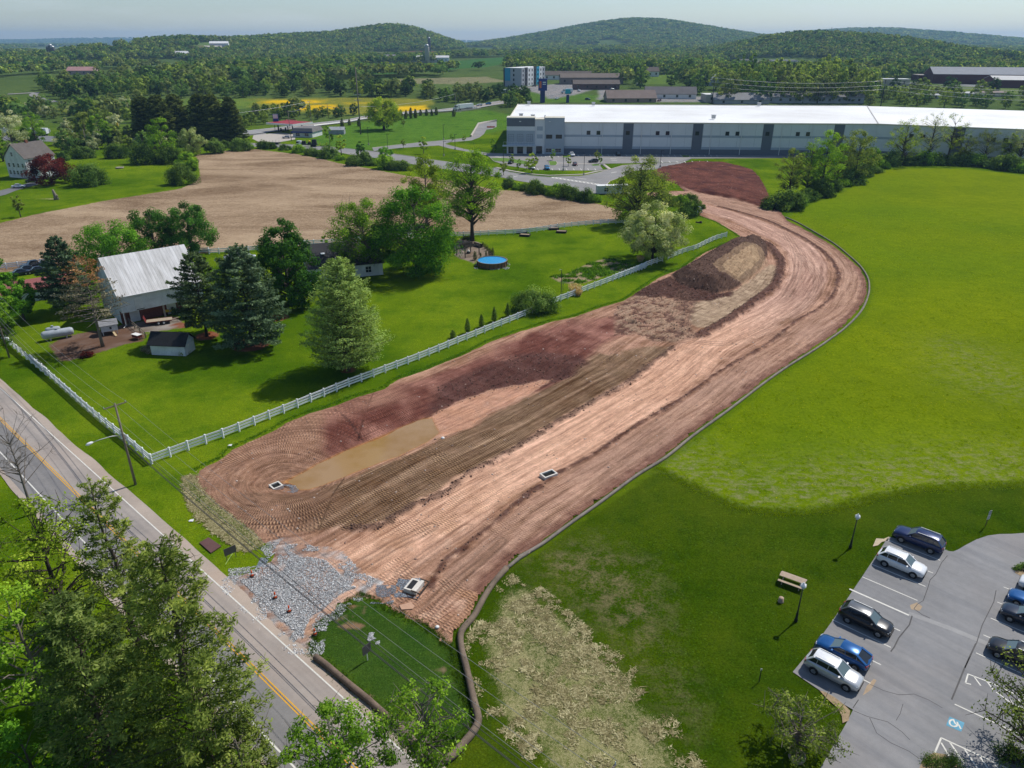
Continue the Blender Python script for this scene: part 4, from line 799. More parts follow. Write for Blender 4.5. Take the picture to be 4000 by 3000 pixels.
xy,h=spot(985,1350,960);put('white_pine','broad blue-green pine in front of the dark maple',conifer(19,h,r_px(200,xy),.07,.95,8,380,.48,'pine_blue',up=.10,power=.62,irregular=.3,tuft=.36,inner=.3,flat=.9),xy)
xy,h=spot(808,1313,985);put('white_pine','dark green pine at the right end of the barn',conifer(20,h,r_px(150,xy),.16,.9,7,320,.46,'pine',up=.12,power=.6,irregular=.35,tuft=.34,inner=.35,flat=.8),xy)
xy,h=spot(402,1353,1000);t3=conifer(21,h,r_px(170,xy),.30,.85,6,120,.38,'grey',BARK_G,up=.08,power=.62,irregular=.4,tuft=.34,inner=.4,flat=.7,bare=.12,foltop='brown');put('dying_pine','dying pine with rust-brown top and bare lower branches',t3,xy)
xy,h=spot(285,1215,925);put('white_pine','dark bluish pine between the red-roofed shed and the barn',conifer(22,h,r_px(140,xy),.1,.9,7,330,.48,'pine_blue',up=.1,power=.65,irregular=.3,tuft=.38,inner=.3,flat=.9),xy)
xy=GT(445,1045);put('maple_tree','round bright green tree behind the barn roof',broadleaf(23,height_at(445,1045,868),r_px(130,xy),.08,80,170,.42,'maple',peak=.4,top=.5,cr=.23,fill=.7),xy)
xy,h=spot(610,985,803);put('maple_tree','shorter of two dark upright trees beyond the barn',broadleaf(24,h,r_px(82,xy),.06,70,150,.42,'maple_dark',peak=.45,top=.5,cr=.26,fill=.7),xy)
xy,h=spot(752,985,762);put('maple_tree','taller of two dark upright trees beyond the barn',broadleaf(25,h,r_px(86,xy),.05,85,160,.42,'maple_dark',peak=.3,top=.75,cr=.25,fill=.7),xy)
for k,(bu,bv,tv,rp_,fo,lab) in enumerate([(30,1300,985,80,'maple','bright green tree at the left edge above the roadside fence'),(-20,1400,1100,95,'fresh','yellow-green tree cut by the left edge beside the road pole'),(95,1250,1060,55,'maple','small green tree in front of the red-roofed shed')]):
 xy=G(bu,bv);put('leafy_tree',lab,broadleaf(30+k,height_at(bu,bv,tv),r_px(rp_,xy),.12,60,130,.4,fo,peak=.4,cr=.24),xy)
xy=G(1275,1000);put('young_tree','small young tree beside the field fence behind the house',broadleaf(36,5.5,1.2,.1,18,70,.3,'fresh',cr=.34),xy)
# across the road, close to the camera
def near_tree(name,lab,u,v,h,meshes,rz=0):put(name,lab,meshes,top_xy(u,v,h),rz)
near_tree('white_pine','large pine in the foreground with its trunk showing at lower left',600,2120,22,conifer(41,22,6.4,.05,1.05,7,300,.40,'pine_near',BARK,up=.20,power=.5,irregular=.45,tuft=.30,aspect=.26,inner=.22,flat=.9))
near_tree('white_pine','dark pine in the bottom left corner behind the big foreground pine',230,2330,18,conifer(42,18,5.6,.05,1.0,7,260,.40,'pine_near2',BARK,up=.12,power=.55,irregular=.3,tuft=.36,aspect=.3,inner=.22,flat=.9))
near_tree('white_pine','pine overhanging the road at left with a pointed top',350,1865,20,conifer(43,20,4.6,.1,1.1,6,190,.38,'pine_near',BARK,up=.2,power=.5,irregular=.4,tuft=.32,aspect=.3,inner=.3,flat=.8))
near_tree('leafing_tree','thin yellow-green tree at the lower left edge of the view',95,1930,17,broadleaf(44,17,4.6,.22,70,85,.26,'lime',BARK_D,peak=.5,cr=.2,lobes=.4,limbs=1,twigs=1,fill=.4))
near_tree('leafing_tree','green leafy tree at the left edge below the thin yellow-green tree',20,2300,14,broadleaf(45,14,4.0,.15,70,120,.26,'fresh',BARK_G,peak=.45,cr=.22,limbs=.8,twigs=.4,fill=.5))
near_tree('leafy_tree','low bright green tree in the bottom left corner',60,2840,9,broadleaf(46,9,3.2,.1,50,130,.24,'maple',peak=.4,cr=.26))
near_tree('leafy_tree','bright yellow-green tree at the bottom edge over the road',1290,2800,11,broadleaf(47,11,3.6,.15,90,120,.23,'fresh',BARK_G,peak=.5,top=.45,cr=.2,lobes=.35,limbs=.8,twigs=.5,fill=.55))
near_tree('leafing_tree','sparse fresh green tree at the bottom edge over the filter sock',1640,2660,10,broadleaf(48,10,3.0,.15,75,60,.22,'fresh',BARK_G,peak=.5,cr=.2,lobes=.45,limbs=1,twigs=1,fill=.35))
near_tree('leafing_tree','small green tree along the road edge right of the foreground pine',900,2810,9,broadleaf(49,9,2.6,.1,60,110,.22,'olive',BARK_G,peak=.45,cr=.24,limbs=1,twigs=.6,fill=.5))
def bare_tree(seed,h,r):
 rng=np.random.default_rng(seed);mb=MB();c=np.column_stack([rng.normal(size=(46,2))*r*.5,h*(.45+.5*rng.random(46))]);limb_set(mb,rng,h,h*.013,c,tz=.7,n=4)
 for q in c:
  for _ in range(4):e=q+unit(rng.normal(size=3))*r*.28+[0,0,.1];mb.tube([q,(q+e)/2+rng.normal(size=3)*.08,e],[.022,.016,.008],3,cap=False)
 return mb.mesh('trunk',BARK_G),
near_tree('bare_tree','leafless twiggy tree at the left edge over the road',-10,1590,14,bare_tree(50,14,3.4))
near_tree('bare_tree','leafless twiggy shrub tree over the road shoulder behind the foreground pine',640,2140,9,bare_tree(51,9,2.6))
xy=CR(*A8,[(560,1150)])[0];put('leafing_tree','small olive-yellow tree growing from a ring planter by the car park',broadleaf(52,5.2,3.0,.12,60,60,.2,'olive',BARK_G,peak=.5,cr=.22,limbs=1,twigs=1,fill=.4),xy)
xy=G(4010,2960);put('leafing_tree','sparse olive tree at the right edge over the parked cars',broadleaf(53,9.5,4.4,.12,85,60,.21,'olive',BARK_D,peak=.5,cr=.19,limbs=1,twigs=1,fill=.35,lobes=.4),xy)
# shrubs of the farm garden
xy=CR(1700,750,2.011,[(790,930)])[0];put('shrub','large round green shrub growing over the white fence',bush(61,5.6,5.4,60,210,.3,'shrub',.28,.8),xy,cat='shrub',parts=('stem','crown'))
for k,(u,v,hh) in enumerate([(140,1145,1.5),(255,1105,2.9),(365,1060,2.5),(465,1015,3.0),(570,975,2.8)]):
 xy=CR(1700,750,2.011,[(u,v)])[0];lab=['smallest conifer of the row along the white fence','second young conifer of the row along the white fence, counted from the left','third young conifer of the row along the white fence','fourth young conifer of the row along the white fence','young conifer closest to the large round shrub'][k]
 put('young_conifer',lab,conifer(62+k,hh,.75 if k else .8,.04,.22,6,26,.22,'hedge',up=.4,power=.7,irregular=.3,tuft=.5),xy,group='young conifers along the fence')
def plume(seed):
 rng=np.random.default_rng(seed);n=900;a=rng.random(n)*6.28;rr=1.1*np.sqrt(rng.random(n));hh=rng.random(n);p=np.column_stack([rr*np.cos(a)*(.5+.7*hh),rr*np.sin(a)*(.5+.7*hh),.1+1.7*hh*(1.1 -.3*rr)])
 return leaf_mesh('plumes',p,unit(rng.normal(size=(n,3))+[0,0,.2]),np.full(n,.42),.4+.4*rng.random(n),FOL['tan'],rng,.3,along=np.tile([0,0,1.],(n,1))).data
for k,(u,v,lab) in enumerate([(1095,800,'larger tan ornamental grass clump by the white fence'),(1125,815,'smaller tan ornamental grass clump nearest the fence rails'),(1610,545,'brown dry grass clump under the blossoming tree')]):
 xy=CR(1700,750,2.011,[(u,v)])[0];o=put('ornamental_grass',lab,(plume(70+k),),xy,k*1.3,(1.3,.8,.85)[k],'ornamental grasses','grass clump',parts=('plumes',))
# white house garden
xy=CR(*L5,[(450,815)])[0];put('red_maple','dark red Japanese maple in front of the white farmhouse',broadleaf(75,10.8,r_px(75,xy),.06,70,170,.48,'red',BARK_D,peak=.45,top=.45,cr=.25,fill=.7),xy)
xy=CR(*L5,[(775,825)])[0];put('shrub','large rounded green shrub right of the dark red maple',bush(76,10.5,r_px(77,xy),60,150,.5,'shrub',.27),xy,cat='shrub',parts=('stem','crown'))
xy=CR(*L5,[(1580,815)])[0];put('shrub','dark green shrub at the lawn corner by the stubble field',bush(77,9,r_px(65,xy),50,150,.48,'hedge',.28),xy,cat='shrub',parts=('stem','crown'))
for k,(u,v,tv,w,fo,kd,lab) in enumerate([
  (1290,480,60,90,'spruce','s','dark spruce leftmost of the group behind the lawn'),(1420,490,45,95,'spruce','s','dark spruce second from left in the group behind the lawn'),(1560,470,40,90,'spruce','s','dark spruce in the middle of the group behind the lawn'),
  (1780,470,35,105,'spruce','s','tall dark spruce left of the last in the group'),(1880,470,40,95,'spruce','s','tall dark spruce beside the slender one'),(2030,470,60,70,'spruce','s','slender dark spruce at the right end of the group'),
  (1425,620,235,130,'fresh','b','bright green tree in front of the dark spruces'),(1670,565,325,110,'pale','b','pale blossoming round tree right of the bright green tree'),(1250,640,420,150,'hedge','h','wide dark shrub mass at the left foot of the spruces'),(1480,640,470,130,'hedge','h','dark shrub at the lawn edge under the bright green tree'),
  (1640,700,540,90,'fresh','b','small light green tree above the dark corner shrub'),(1860,550,400,105,'shrub','h','green shrub at the field edge under the tall spruces'),(2090,525,405,110,'shrub','h','green shrub at the far corner of the stubble field'),(1000,590,440,120,'hedge','h','dark hedge shrub behind the farmhouse lawn'),(720,590,460,110,'hedge','h','shrub beside the utility pole behind the farmhouse'),
  (560,640,480,60,'shrub','h','small shrub at the gable corner of the farmhouse'),(30,620,260,55,'fresh','b','tree at the left edge beside the farmhouse chimney side'),(130,540,150,120,'far_blossom','b','white blossoming tree behind the farmhouse'),(320,470,180,90,'fresh','b','light green tree behind the parked trailer'),(210,470,340,90,'olive','b','olive bush tree at the gable of the farmhouse'),(600,470,240,60,'far_blossom','b','slim blossoming tree by the truck yard'),(760,470,190,90,'olive','b','grey-green thin tree by the truck yard'),(880,480,210,80,'fresh','b','light tree at the right end of the truck yard'),(180,1100,900,40,'olive','t','small crooked tree at the edge of the farmhouse lawn')]):
 xy=CR(*L5,[(u,v)])[0];h=height_at(v*0+u/2.212,350+v/2.212,350+tv/2.212);r=r_px(w/2.212,xy)
 if kd=='s':ms=conifer(80+k,h,r*2.0,.03,.9,10,260,.85,fo,droop=.2,up=.0,power=.5,irregular=.25,tuft=.4,inner=.2)
 elif kd=='h':ms=bush(80+k,h,r,50,130,.55,fo,.27,.7)
 elif kd=='t':ms=broadleaf(80+k,h,r,.3,24,40,.4,fo,cr=.3,limbs=1)
 else:ms=broadleaf(80+k,h,r,.08,60,120,.52,fo,peak=.42,cr=.24,limbs=.6)
 put({'s':'spruce_tree','h':'shrub','b':'leafy_tree','t':'small_tree'}[kd],lab,ms,xy,cat='shrub' if kd=='h' else 'tree',parts=('stem','crown') if kd=='h' else ('trunk','crown'))
# shrubs along the far side of the stubble field
hb_m=[bush(120+i,4.2,3.6,34,110,.42,f,.3) for i,f in enumerate(('hedge','shrub','fresh','hedge'))]
hl=[(-40,500,1.0),(60,505,1.0),(150,505,.9),(280,508,1.0),(350,512,.95),(470,520,1.0),(590,545,1.0),(700,565,1.1),(770,575,.9),(860,590,1.3),(950,608,.8),(1080,655,1.25),(1160,645,1.4),(1240,655,.8),(1340,680,1.45),(1420,690,1.1),(1490,690,1.4)]
hp_=[CR(*B6,[(a,b)])[0] for a,b,s in hl]+[CR(*W1,[q])[0] for q in ((420,850),(500,860),(570,870),(640,895),(760,900),(840,920),(920,935),(1000,950),(1080,965),(1150,970))]
hs=[s for _,_,s in hl]+[.9,.8,.8,1.15,.9,1.2,1.25,1.1,1.0,.8]
for k,(p,s) in enumerate(zip(hp_,hs)):
 put('hedge_shrub','dark green shrub in the hedge between the stubble field and the service road',hb_m[k % 4],p,k*1.7,(s*1.1,s*.95,s*(1+.25*math.sin(k*2.3))),'hedge shrubs along the stubble field','shrub',parts=('stem','crown'))
xy=CR(*B6,[(1130,600)])[0];put('leafy_tree','small upright tree rising above the field hedge',broadleaf(130,8.5,2.0,.1,36,80,.4,'maple_dark',peak=.5,cr=.3),xy)
xy=CR(*B6,[(1345,630)])[0];put('leafy_tree','round dark tree in the field hedge',broadleaf(131,7.5,3.0,.08,40,90,.42,'maple',peak=.5,cr=.3),xy)
# tree line along the meadow
for k,(u,v,tv,w,fo,sp,lab) in enumerate([
  (640,730,385,105,'olive',1,'leafing tree at the near end of the meadow hedgerow'),(760,700,330,110,'fresh',1,'second leafing tree of the meadow hedgerow'),(860,680,262,115,'fresh',0,'tall full tree in the near half of the meadow hedgerow'),(960,650,300,100,'olive',1,'thin tree beside the tall full one in the meadow hedgerow'),(1080,610,262,120,'olive',0,'broad olive tree where the meadow hedgerow turns'),(1180,560,380,70,'fresh',1,'small tree at the turn of the meadow hedgerow'),
  (1390,500,185,115,'lime',1,'tall lime-green tree in front of the warehouse wall'),(1565,492,150,95,'pale',2,'tallest whitish sparse tree in front of the warehouse'),(1695,492,155,85,'lime',2,'sparse tall tree right of the tallest whitish one'),(1800,500,290,60,'olive',2,'leaning thin tree in the middle of the far hedgerow'),(1935,500,250,95,'olive',2,'spreading half-bare tree in the far hedgerow'),(2090,500,285,70,'lime',2,'thin tree near the right end of the far hedgerow'),(2170,505,250,90,'pale',2,'pale sparse tree at the right edge of the far hedgerow')]):
 xy=CR(*M1,[(u,v)])[0];h=height_at(2700+u/1.7015,350+v/1.7015,350+tv/1.7015);r=r_px(w/1.7015,xy)
 put('hedgerow_tree',lab,broadleaf(140+k,h,r,(.12,.18,.3)[sp],(85,70,60)[sp],(100,65,40)[sp],(.46,.40,.36)[sp],fo,BARK_D,peak=.5,cr=(.22,.2,.19)[sp],limbs=1 if sp else .6,twigs=1 if sp else 0,fill=.5,lobes=.4),xy)
ml=[(560,790,1.3),(640,790,1.6),(700,770,1.2),(760,735,1.3),(840,705,1.5),(920,670,1.3),(990,640,1.2),(1060,620,1.5),(1130,575,1.5),(1190,550,1.4),(1260,520,1.1),(1320,500,1.5),(1400,500,1.6),(1480,495,1.4),(1560,495,1.5),(1640,495,1.5),(1720,498,1.4),(1800,500,1.6),(1880,505,1.6),(1960,515,1.5),(2040,525,1.6),(2120,535,1.7),(2190,545,1.7)]
for k,(u,v,s) in enumerate(ml):
 p=CR(*M1,[(u,v)])[0];put('hedge_shrub','dense dark undergrowth shrub at the foot of the meadow hedgerow',hb_m[(k*3) % 4],p,k*2.1,(s*1.15,s*1.0,s*(.9+.25*math.sin(k*1.9))),'shrubs of the meadow hedgerow','shrub',parts=('stem','crown'))
for k,(u,v,s) in enumerate([(2040,470,1.2),(2650,800,1.0),(2690,790,.9),(2590,790,1.1),(2720,815,.8)]):
 p=G(u,v) if k else CR(*W1,[(1960,1090)])[0];put('shrub',['dark shrub at the bend of the haul road by the gravel heap','light green shrub beside the far haul road','shrub next to the gravel heap','bushy sapling left of the far haul road','low shrub at the edge of the dark red soil'][k],hb_m[(k+1) % 4],p,k,s,cat='shrub',parts=('stem','crown'))
# trees of the wider landscape
FIELD_P=[gpoly(l) for l,c in FIELDS]
KEEP_OUT=FIELD_P+[np.vstack([HU,HL[::-1]])]
rngw=np.random.default_rng(2024)
bgm={}
for i,(k,fo,hh,rr,kind) in enumerate([('round','far',14,5.6,'b'),('lime','far_lime',13,5.2,'b'),('olive','far_olive',15,5.2,'b'),('dark','far_dark',14,5.0,'b'),('tall','far',18,5.4,'b'),('blossom','far_blossom',10,4.6,'b'),('cedar','far_dark',11,2.6,'c'),('tall_lime','far_lime',18,5.6,'b')]):
 bgm[k]=broadleaf(300+i,hh,rr,.10,42,34,1.05,fo,BARK_D,peak=.42,top=.55,cr=.27,limbs=.4,lobes=.35,fill=.65) if kind=='b' else conifer(300+i,hh,rr,.03,.9,6,26,.9,fo,up=.1,power=.7)
def clear_of(P,polys,gap):
 ok_=np.ones(len(P),bool)
 for q in polys:ok_ &= sdf(P,q,gap+2)>gap
 return ok_
def scatter(outline,n,spacing,rng):
 """spread-out places inside an outline sighted on the photograph"""
 q=gpoly(outline);lo,hi=q.min(0),q.max(0);got=[]
 for _ in range(n*60):
  p=lo+rng.random(2)*(hi -lo)
  if inside(p[None],q)[0] and all((p[0] -g[0])**2+(p[1] -g[1])**2>spacing**2 for g in got):
   got.append(p)
   if len(got)>=n:break
 got=np.array(got).reshape(-1,2);return got[clear_of(got,KEEP_OUT,2.0)] if len(got) else got
BELTS=[
 ('trees in the belt behind the yellow-flowered field','green tree in the wooded belt behind the yellow-flowered field',[(980,345),(1250,335),(1500,345),(1690,350),(1760,372),(1680,384),(1400,381),(1000,385)],46,11,('round','dark','olive','dark','lime'),(.75,1.0)),
 ('bushy trees between the yellow field and the highway','bushy green tree between the yellow field and the highway',[(1000,432),(1180,440),(1330,440),(1400,452),(1330,462),(1220,470),(1100,470),(1000,466)],34,8,('round','lime','olive','dark'),(.40,.6)),
 ('trees left of the spruces','leafy tree in the wood left of the dark spruces',[(0,410),(250,425),(480,400),(560,420),(560,480),(430,500),(330,480),(0,450)],46,11,('round','lime','olive','blossom','lime'),(.55,.9)),
 ('trees beyond the spruces','leafy tree in the far wood beyond the dark spruces',[(150,340),(480,330),(760,350),(980,345),(980,382),(700,386),(480,388),(260,395)],60,13,('round','olive','dark','lime','round'),(.8,1.1)),
 ('trees behind the warehouse','tall yellow-green tree in the grove behind the warehouse roof',[(2820,402),(2830,340),(3050,330),(3330,350),(3380,395),(3340,412),(3060,404)],60,9.5,('tall','tall_lime','tall_lime','olive'),(1.1,1.5)),
 ('trees among the motel buildings','tree standing among the motel and restaurant buildings',[(2280,300),(2450,285),(2700,300),(2800,350),(2740,372),(2560,350),(2440,345),(2400,310)],40,14,('tall','round','tall_lime','dark'),(.8,1.25)),
 ('trees by the hotel','dark tree between the highway and the blue hotel sign',[(1960,420),(2000,380),(2080,372),(2120,385),(2150,398),(2100,404),(1990,425)],14,8,('dark','lime','cedar','round'),(.55,.85)),
 ('cedars along the highway bank','dark cedar on the wooded bank beyond the overpass',[(1650,385),(1800,378),(1960,372),(1990,392),(1850,402),(1680,396)],26,9,('dark','cedar','round','olive'),(.55,.9)),
 ('trees right of the warehouse','leafy tree behind the right end of the warehouse',[(3380,418),(3450,370),(3700,372),(4020,395),(4020,436),(3700,424)],34,11,('round','lime','olive','tall_lime'),(.5,.85)),
 ('trees behind the farmhouse lawn','leafy tree in the thicket between the farmhouse lawn and the truck yard',[(200,572),(330,548),(480,545),(640,560),(700,585),(600,605),(430,600),(250,606)],26,6.5,('round','lime','olive','dark','blossom'),(.45,.75)),
 ('trees along the highway by the fuel station','bushy tree on the far side of the highway near the fuel station',[(560,500),(900,495),(1040,470),(1040,488),(900,515),(620,530)],24,7,('round','lime','olive'),(.4,.7)),
 ('street trees of the far suburb','round tree in the suburb near the red brick building',[(3480,345),(3760,350),(4010,360),(4010,378),(3700,372),(3480,365)],14,18,('round','dark','lime'),(.7,1.0)),
]
for grp,lab,outl,n,gap,kinds,sc_ in BELTS:
 for k,p in enumerate(scatter(outl,n,gap,rngw)):
  kd=kinds[int(rngw.random()*len(kinds))];s=sc_[0]+(sc_[1] -sc_[0])*rngw.random()
  put('tree' if kd != 'cedar' else 'cedar_tree',lab,bgm[kd],p,rngw.random()*6.28,(s*(1+.2*rngw.random()),s*1.05,s*(.9+.25*rngw.random())),grp)
def low_tree(seed,fo,n=46,leaf=3.6,hh=13,rr=6.5):
 rng=np.random.default_rng(seed);d=unit(rng.normal(size=(n,3)));d[:,2]=np.abs(d[:,2])*1.1 -.25
 p=d*np.array([rr,rr,hh*.48])*(.7+.4*rng.random((n,1)))+[0,0,hh*.55];nn=unit(d+.35*rng.normal(size=(n,3))+[0,0,.35])
 return leaf_mesh('woodland_tree',p,nn,np.full(n,leaf),.5+.22*rng.normal(size=n),FOL[fo],rng,.85)
woodm=[low_tree(400+i,f) for i,f in enumerate(('far','far_olive','far','far_dark','far_lime','far_olive'))]
def ring_points(r0,r1,gap_k,gmin,keep):
 pts=[];r=r0
 while r<r1:
  g=max(gmin,gap_k*r);a0,a1=-.76,.76;na=int((a1 -a0)*r/g);a=np.linspace(a0,a1,na)+rngw.normal(size=na)*.35*g/r;rr=r+rngw.normal(size=na)*.35*g
  pts.append(np.column_stack([rr*np.sin(a),rr*np.cos(a),np.full(na,g)]));r+=g*.9
 P=np.vstack(pts);return P[keep(P)]
def wood_keep(P):
 x,y=P[:,0],P[:,1];hill=np.zeros(len(P))
 for hx,hy,sx,sy,hh in HILLS:hill=np.maximum(hill,np.exp(-((x -hx)/sx)**2/2 -((y -hy)/sy)**2/2))
 w=fbm(x/130,y/230,91,4);far=smooth(2200,3400,y)
 k=(w+.62*smooth(.18,.5,hill)+.06*far)>(.495+.03*far)
 k &= ((y>640) | ((y>560) & (x<-150)) | ((y>520) & (x<-230))) & clear_of(P[:,:2],KEEP_OUT,9.0)
 town=gpoly([(1985,412),(2000,330),(2250,300),(2420,330),(2700,335),(2830,370),(2830,412)]);k &= ~inside(P[:,:2],town)
 town2=gpoly([(2850,268),(2860,234),(3090,238),(3110,264)]);k &= ~inside(P[:,:2],town2)
 town3=gpoly([(3400,400),(3420,330),(3540,305),(4020,312),(4020,400)]);k &= ~inside(P[:,:2],town3)
 return k
WP=ring_points(520,12500,.0052,9.0,wood_keep)
def gn_scatter(name,pts,size,models,seed):
 z=T(pts[:,0],pts[:,1]);me=bpy.data.meshes.new(name);me.vertices.add(len(pts));me.vertices.foreach_set('co',np.column_stack([pts[:,:2],z]).astype(np.float32).ravel())
 rng=np.random.default_rng(seed)
 for nm,a in (('size',size),('turn',rng.random(len(pts))*6.28),('tall',(.75+.5*rng.random(len(pts)))/np.maximum(size,1)**.8)):me.attributes.new(nm,'FLOAT','POINT').data.foreach_set('value',np.asarray(a,np.float32))
 pick=me.attributes.new('pick','INT','POINT');w=fbm(pts[:,0]/90,pts[:,1]/90,95,3);pick.data.foreach_set('value',((w*9+rng.random(len(pts))*4).astype(np.int32)) % len(models))
 o=obj_of(name,me);ng=bpy.data.node_groups.new(name,'GeometryNodeTree');ng.interface.new_socket('Geometry',in_out='INPUT',socket_type='NodeSocketGeometry');ng.interface.new_socket('Geometry',in_out='OUTPUT',socket_type='NodeSocketGeometry')
 nd=ng.nodes;gi,go=nd.new('NodeGroupInput'),nd.new('NodeGroupOutput');inst=nd.new('GeometryNodeInstanceOnPoints');inst.inputs['Pick Instance'].default_value=True
 g2i=nd.new('GeometryNodeGeometryToInstance')
 for mdl in reversed(models):
  oi=nd.new('GeometryNodeObjectInfo');oi.inputs['Object'].default_value=mdl;oi.inputs['As Instance'].default_value=True;ng.links.new(oi.outputs['Geometry'],g2i.inputs['Geometry'])
 def na(nm,ty='FLOAT'):q=nd.new('GeometryNodeInputNamedAttribute');q.data_type=ty;q.inputs['Name'].default_value=nm;return q.outputs['Attribute']
 cr=nd.new('ShaderNodeCombineXYZ');ng.links.new(na('turn'),cr.inputs['Z']);cs=nd.new('ShaderNodeCombineXYZ');ml=nd.new('ShaderNodeMath');ml.operation='MULTIPLY';sz=na('size');ng.links.new(sz,ml.inputs[0]);ng.links.new(na('tall'),ml.inputs[1])
 ng.links.new(sz,cs.inputs['X']);ng.links.new(sz,cs.inputs['Y']);ng.links.new(ml.outputs[0],cs.inputs['Z'])
 e2r=nd.new('FunctionNodeEulerToRotation');ng.links.new(cr.outputs[0],e2r.inputs[0])
 ng.links.new(gi.outputs[0],inst.inputs['Points']);ng.links.new(g2i.outputs[0],inst.inputs['Instance']);ng.links.new(na('pick','INT'),inst.inputs['Instance Index']);ng.links.new(e2r.outputs[0],inst.inputs['Rotation']);ng.links.new(cs.outputs[0],inst.inputs['Scale']);ng.links.new(inst.outputs[0],go.inputs[0])
 md=o.modifiers.new('scatter','NODES');md.node_group=ng;return o
wood=gn_scatter('woodland',WP,np.clip(WP[:,2]/9.5,.9,3.2)*(.75+.45*rngw.random(len(WP))),woodm,5)
tag(wood,'dense spring woodland covering the far valley and wooded hills','woodland',kind='stuff')
print('woodland trees',len(WP))
# the air between here and the hills
hz=MB();hz.box((0,6500,100),(26000,14500,212));hm=bpy.data.materials.new('haze_air');hm.use_nodes=True;hn=hm.node_tree.nodes;hn.remove(hn['Principled BSDF'])
pv=hn.new('ShaderNodeVolumePrincipled');pv.inputs['Color'].default_value=(.40,.67,1.0,1);pv.inputs['Density'].default_value=8.5e-5;pv.inputs['Anisotropy'].default_value=.2
hm.node_tree.links.new(pv.outputs[0],hn['Material Output'].inputs['Volume'])
haze=tag(hz.build('haze',hm),'pale blue haze over the far valley','haze',kind='stuff')
# buildings
GLASS=Mat('dark_glass');GLASS.color((.018,.022,.026)).rough(.08);GLASS.b.inputs['Specular IOR Level'].default_value=.6;GLASS=GLASS.m
TRIM=plain('white_trim',(.72,.72,.70),.6,.08);DARKM=plain('dark_metal',(.035,.036,.04),.5,.2);STEEL=plain('galvanised',(.42,.43,.44),.45,.2,metal=.5)
def siding(name,c,scale=5.0,axis=2,dirt=.25):
 """boards or ribs: fine relief plus weathering"""
 if name in _mats:return _mats[name]
 m=Mat(name);o=m.obj();sx=N(m.nt,'ShaderNodeSeparateXYZ');m.L(o,sx.inputs[0]);s=m.math('FRACT',m.math('MULTIPLY',m.math('ADD',sx.outputs[axis],sx.outputs[1] if axis==0 else 0.0),scale))
 c=np.array(c);col=m.ramp(m.noise(.5,6,.65,o),[(.3,c*(1 -dirt)),(.7,np.minimum(c*(1+dirt*.5),1))]);col=m.mix(m.mr(s,.9,1.0,0,.45),col,c*.45)
 m.color(col).rough(.7);m.bump(m.mr(s,.8,1.0),.5,.04);_mats[name]=m.m;return m.m
def shingle(name,c):
 if name in _mats:return _mats[name]
 m=Mat(name);o=m.obj();c=np.array(c);n=m.noise(1.2,6,.75,o,(1,4,4));n2=m.noise(.25,4,.6,o)
 m.color(m.mix(m.mr(n2,.4,.7,0,.4),m.ramp(n,[(.3,c*.6),(.7,c*1.4)]),c*1.5)).rough(.92);m.bump(n,.4,.05);_mats[name]=m.m;return m.m
def wall_prism(W,D,he,hr,th=0.0):
 """gabled box: length W along x (ridge direction), depth D along y"""
 mb=MB();V=[(0,0,0),(W,0,0),(W,D,0),(0,D,0),(0,0,he),(W,0,he),(W,D,he),(0,D,he),(0,D/2,hr),(W,D/2,hr)]
 mb.add(V,[(0,1,5,4),(1,2,6,9,5),(2,3,7,6),(3,0,4,8,7),(3,2,1,0),(4,5,9,8),(6,7,8,9)]);return mb
def roof_slabs(W,D,he,hr,over=.45,th=.18,gable=.4):
 mb=MB();sl=(hr -he)/(D/2);e=over;z0=he -sl*e
 for s in (0,1):
  y0,y1=((-e,D/2) if s==0 else (D+e,D/2));a=[(-gable,y0,z0),(W+gable,y0,z0),(W+gable,y1,hr),(-gable,y1,hr)]
  b=[(p[0],p[1],p[2]+th) for p in a];f=[(0,1,2,3),(7,6,5,4),(0,4,5,1),(1,5,6,2),(2,6,7,3),(3,7,4,0)]
  mb.add([(p[0],p[1],p[2]+.02) for p in a]+b,f if s else [q[::-1] for q in f])
 return mb
def window(parent,c,w,h,n='y',mat=None,frame=TRIM,nx=2,ny=2,pr=.06):
 """a window lying on the wall plane y = const (n='y', facing -y) or x = const (n='x')"""
 def B(mb,u0,u1,z0,z1,d0,d1):
  if n=='y':mb.box((c[0]+(u0+u1)/2,c[1] -(d0+d1)/2,c[2]+(z0+z1)/2),(u1 -u0,abs(d1 -d0),z1 -z0))
  else:s=-1 if n=='x' else 1;mb.box((c[0]+s*(d0+d1)/2,c[1]+(u0+u1)/2,c[2]+(z0+z1)/2),(abs(d1 -d0),u1 -u0,z1 -z0))
 mb=MB();B(mb,-w/2,w/2,-h/2,h/2,-.05,pr*.5);o=mb.build('window',mat or GLASS,parent)
 f=MB();t=min(.09,w*.1)
 for u0,u1,z0,z1 in [(-w/2 -t,w/2+t,h/2,h/2+t),(-w/2 -t,w/2+t,-h/2 -t,-h/2),(-w/2 -t,-w/2,-h/2,h/2),(w/2,w/2+t,-h/2,h/2)]+[(-w/2+w*k/nx -t*.3,-w/2+w*k/nx+t*.3,-h/2,h/2) for k in range(1,nx)]+[(-w/2,w/2,-h/2+h*k/ny -t*.3,-h/2+h*k/ny+t*.3) for k in range(1,ny)]:B(f,u0,u1,z0,z1,-.03,pr)
 f.build('frame',frame,o);return o
def panel(parent,nm,mat,x0,x1,z0,z1,y=0.0,d=.06):
 mb=MB();mb.box(((x0+x1)/2,y -d/2,(z0+z1)/2),(x1 -x0,d,z1 -z0));return mb.build(nm,mat,parent)
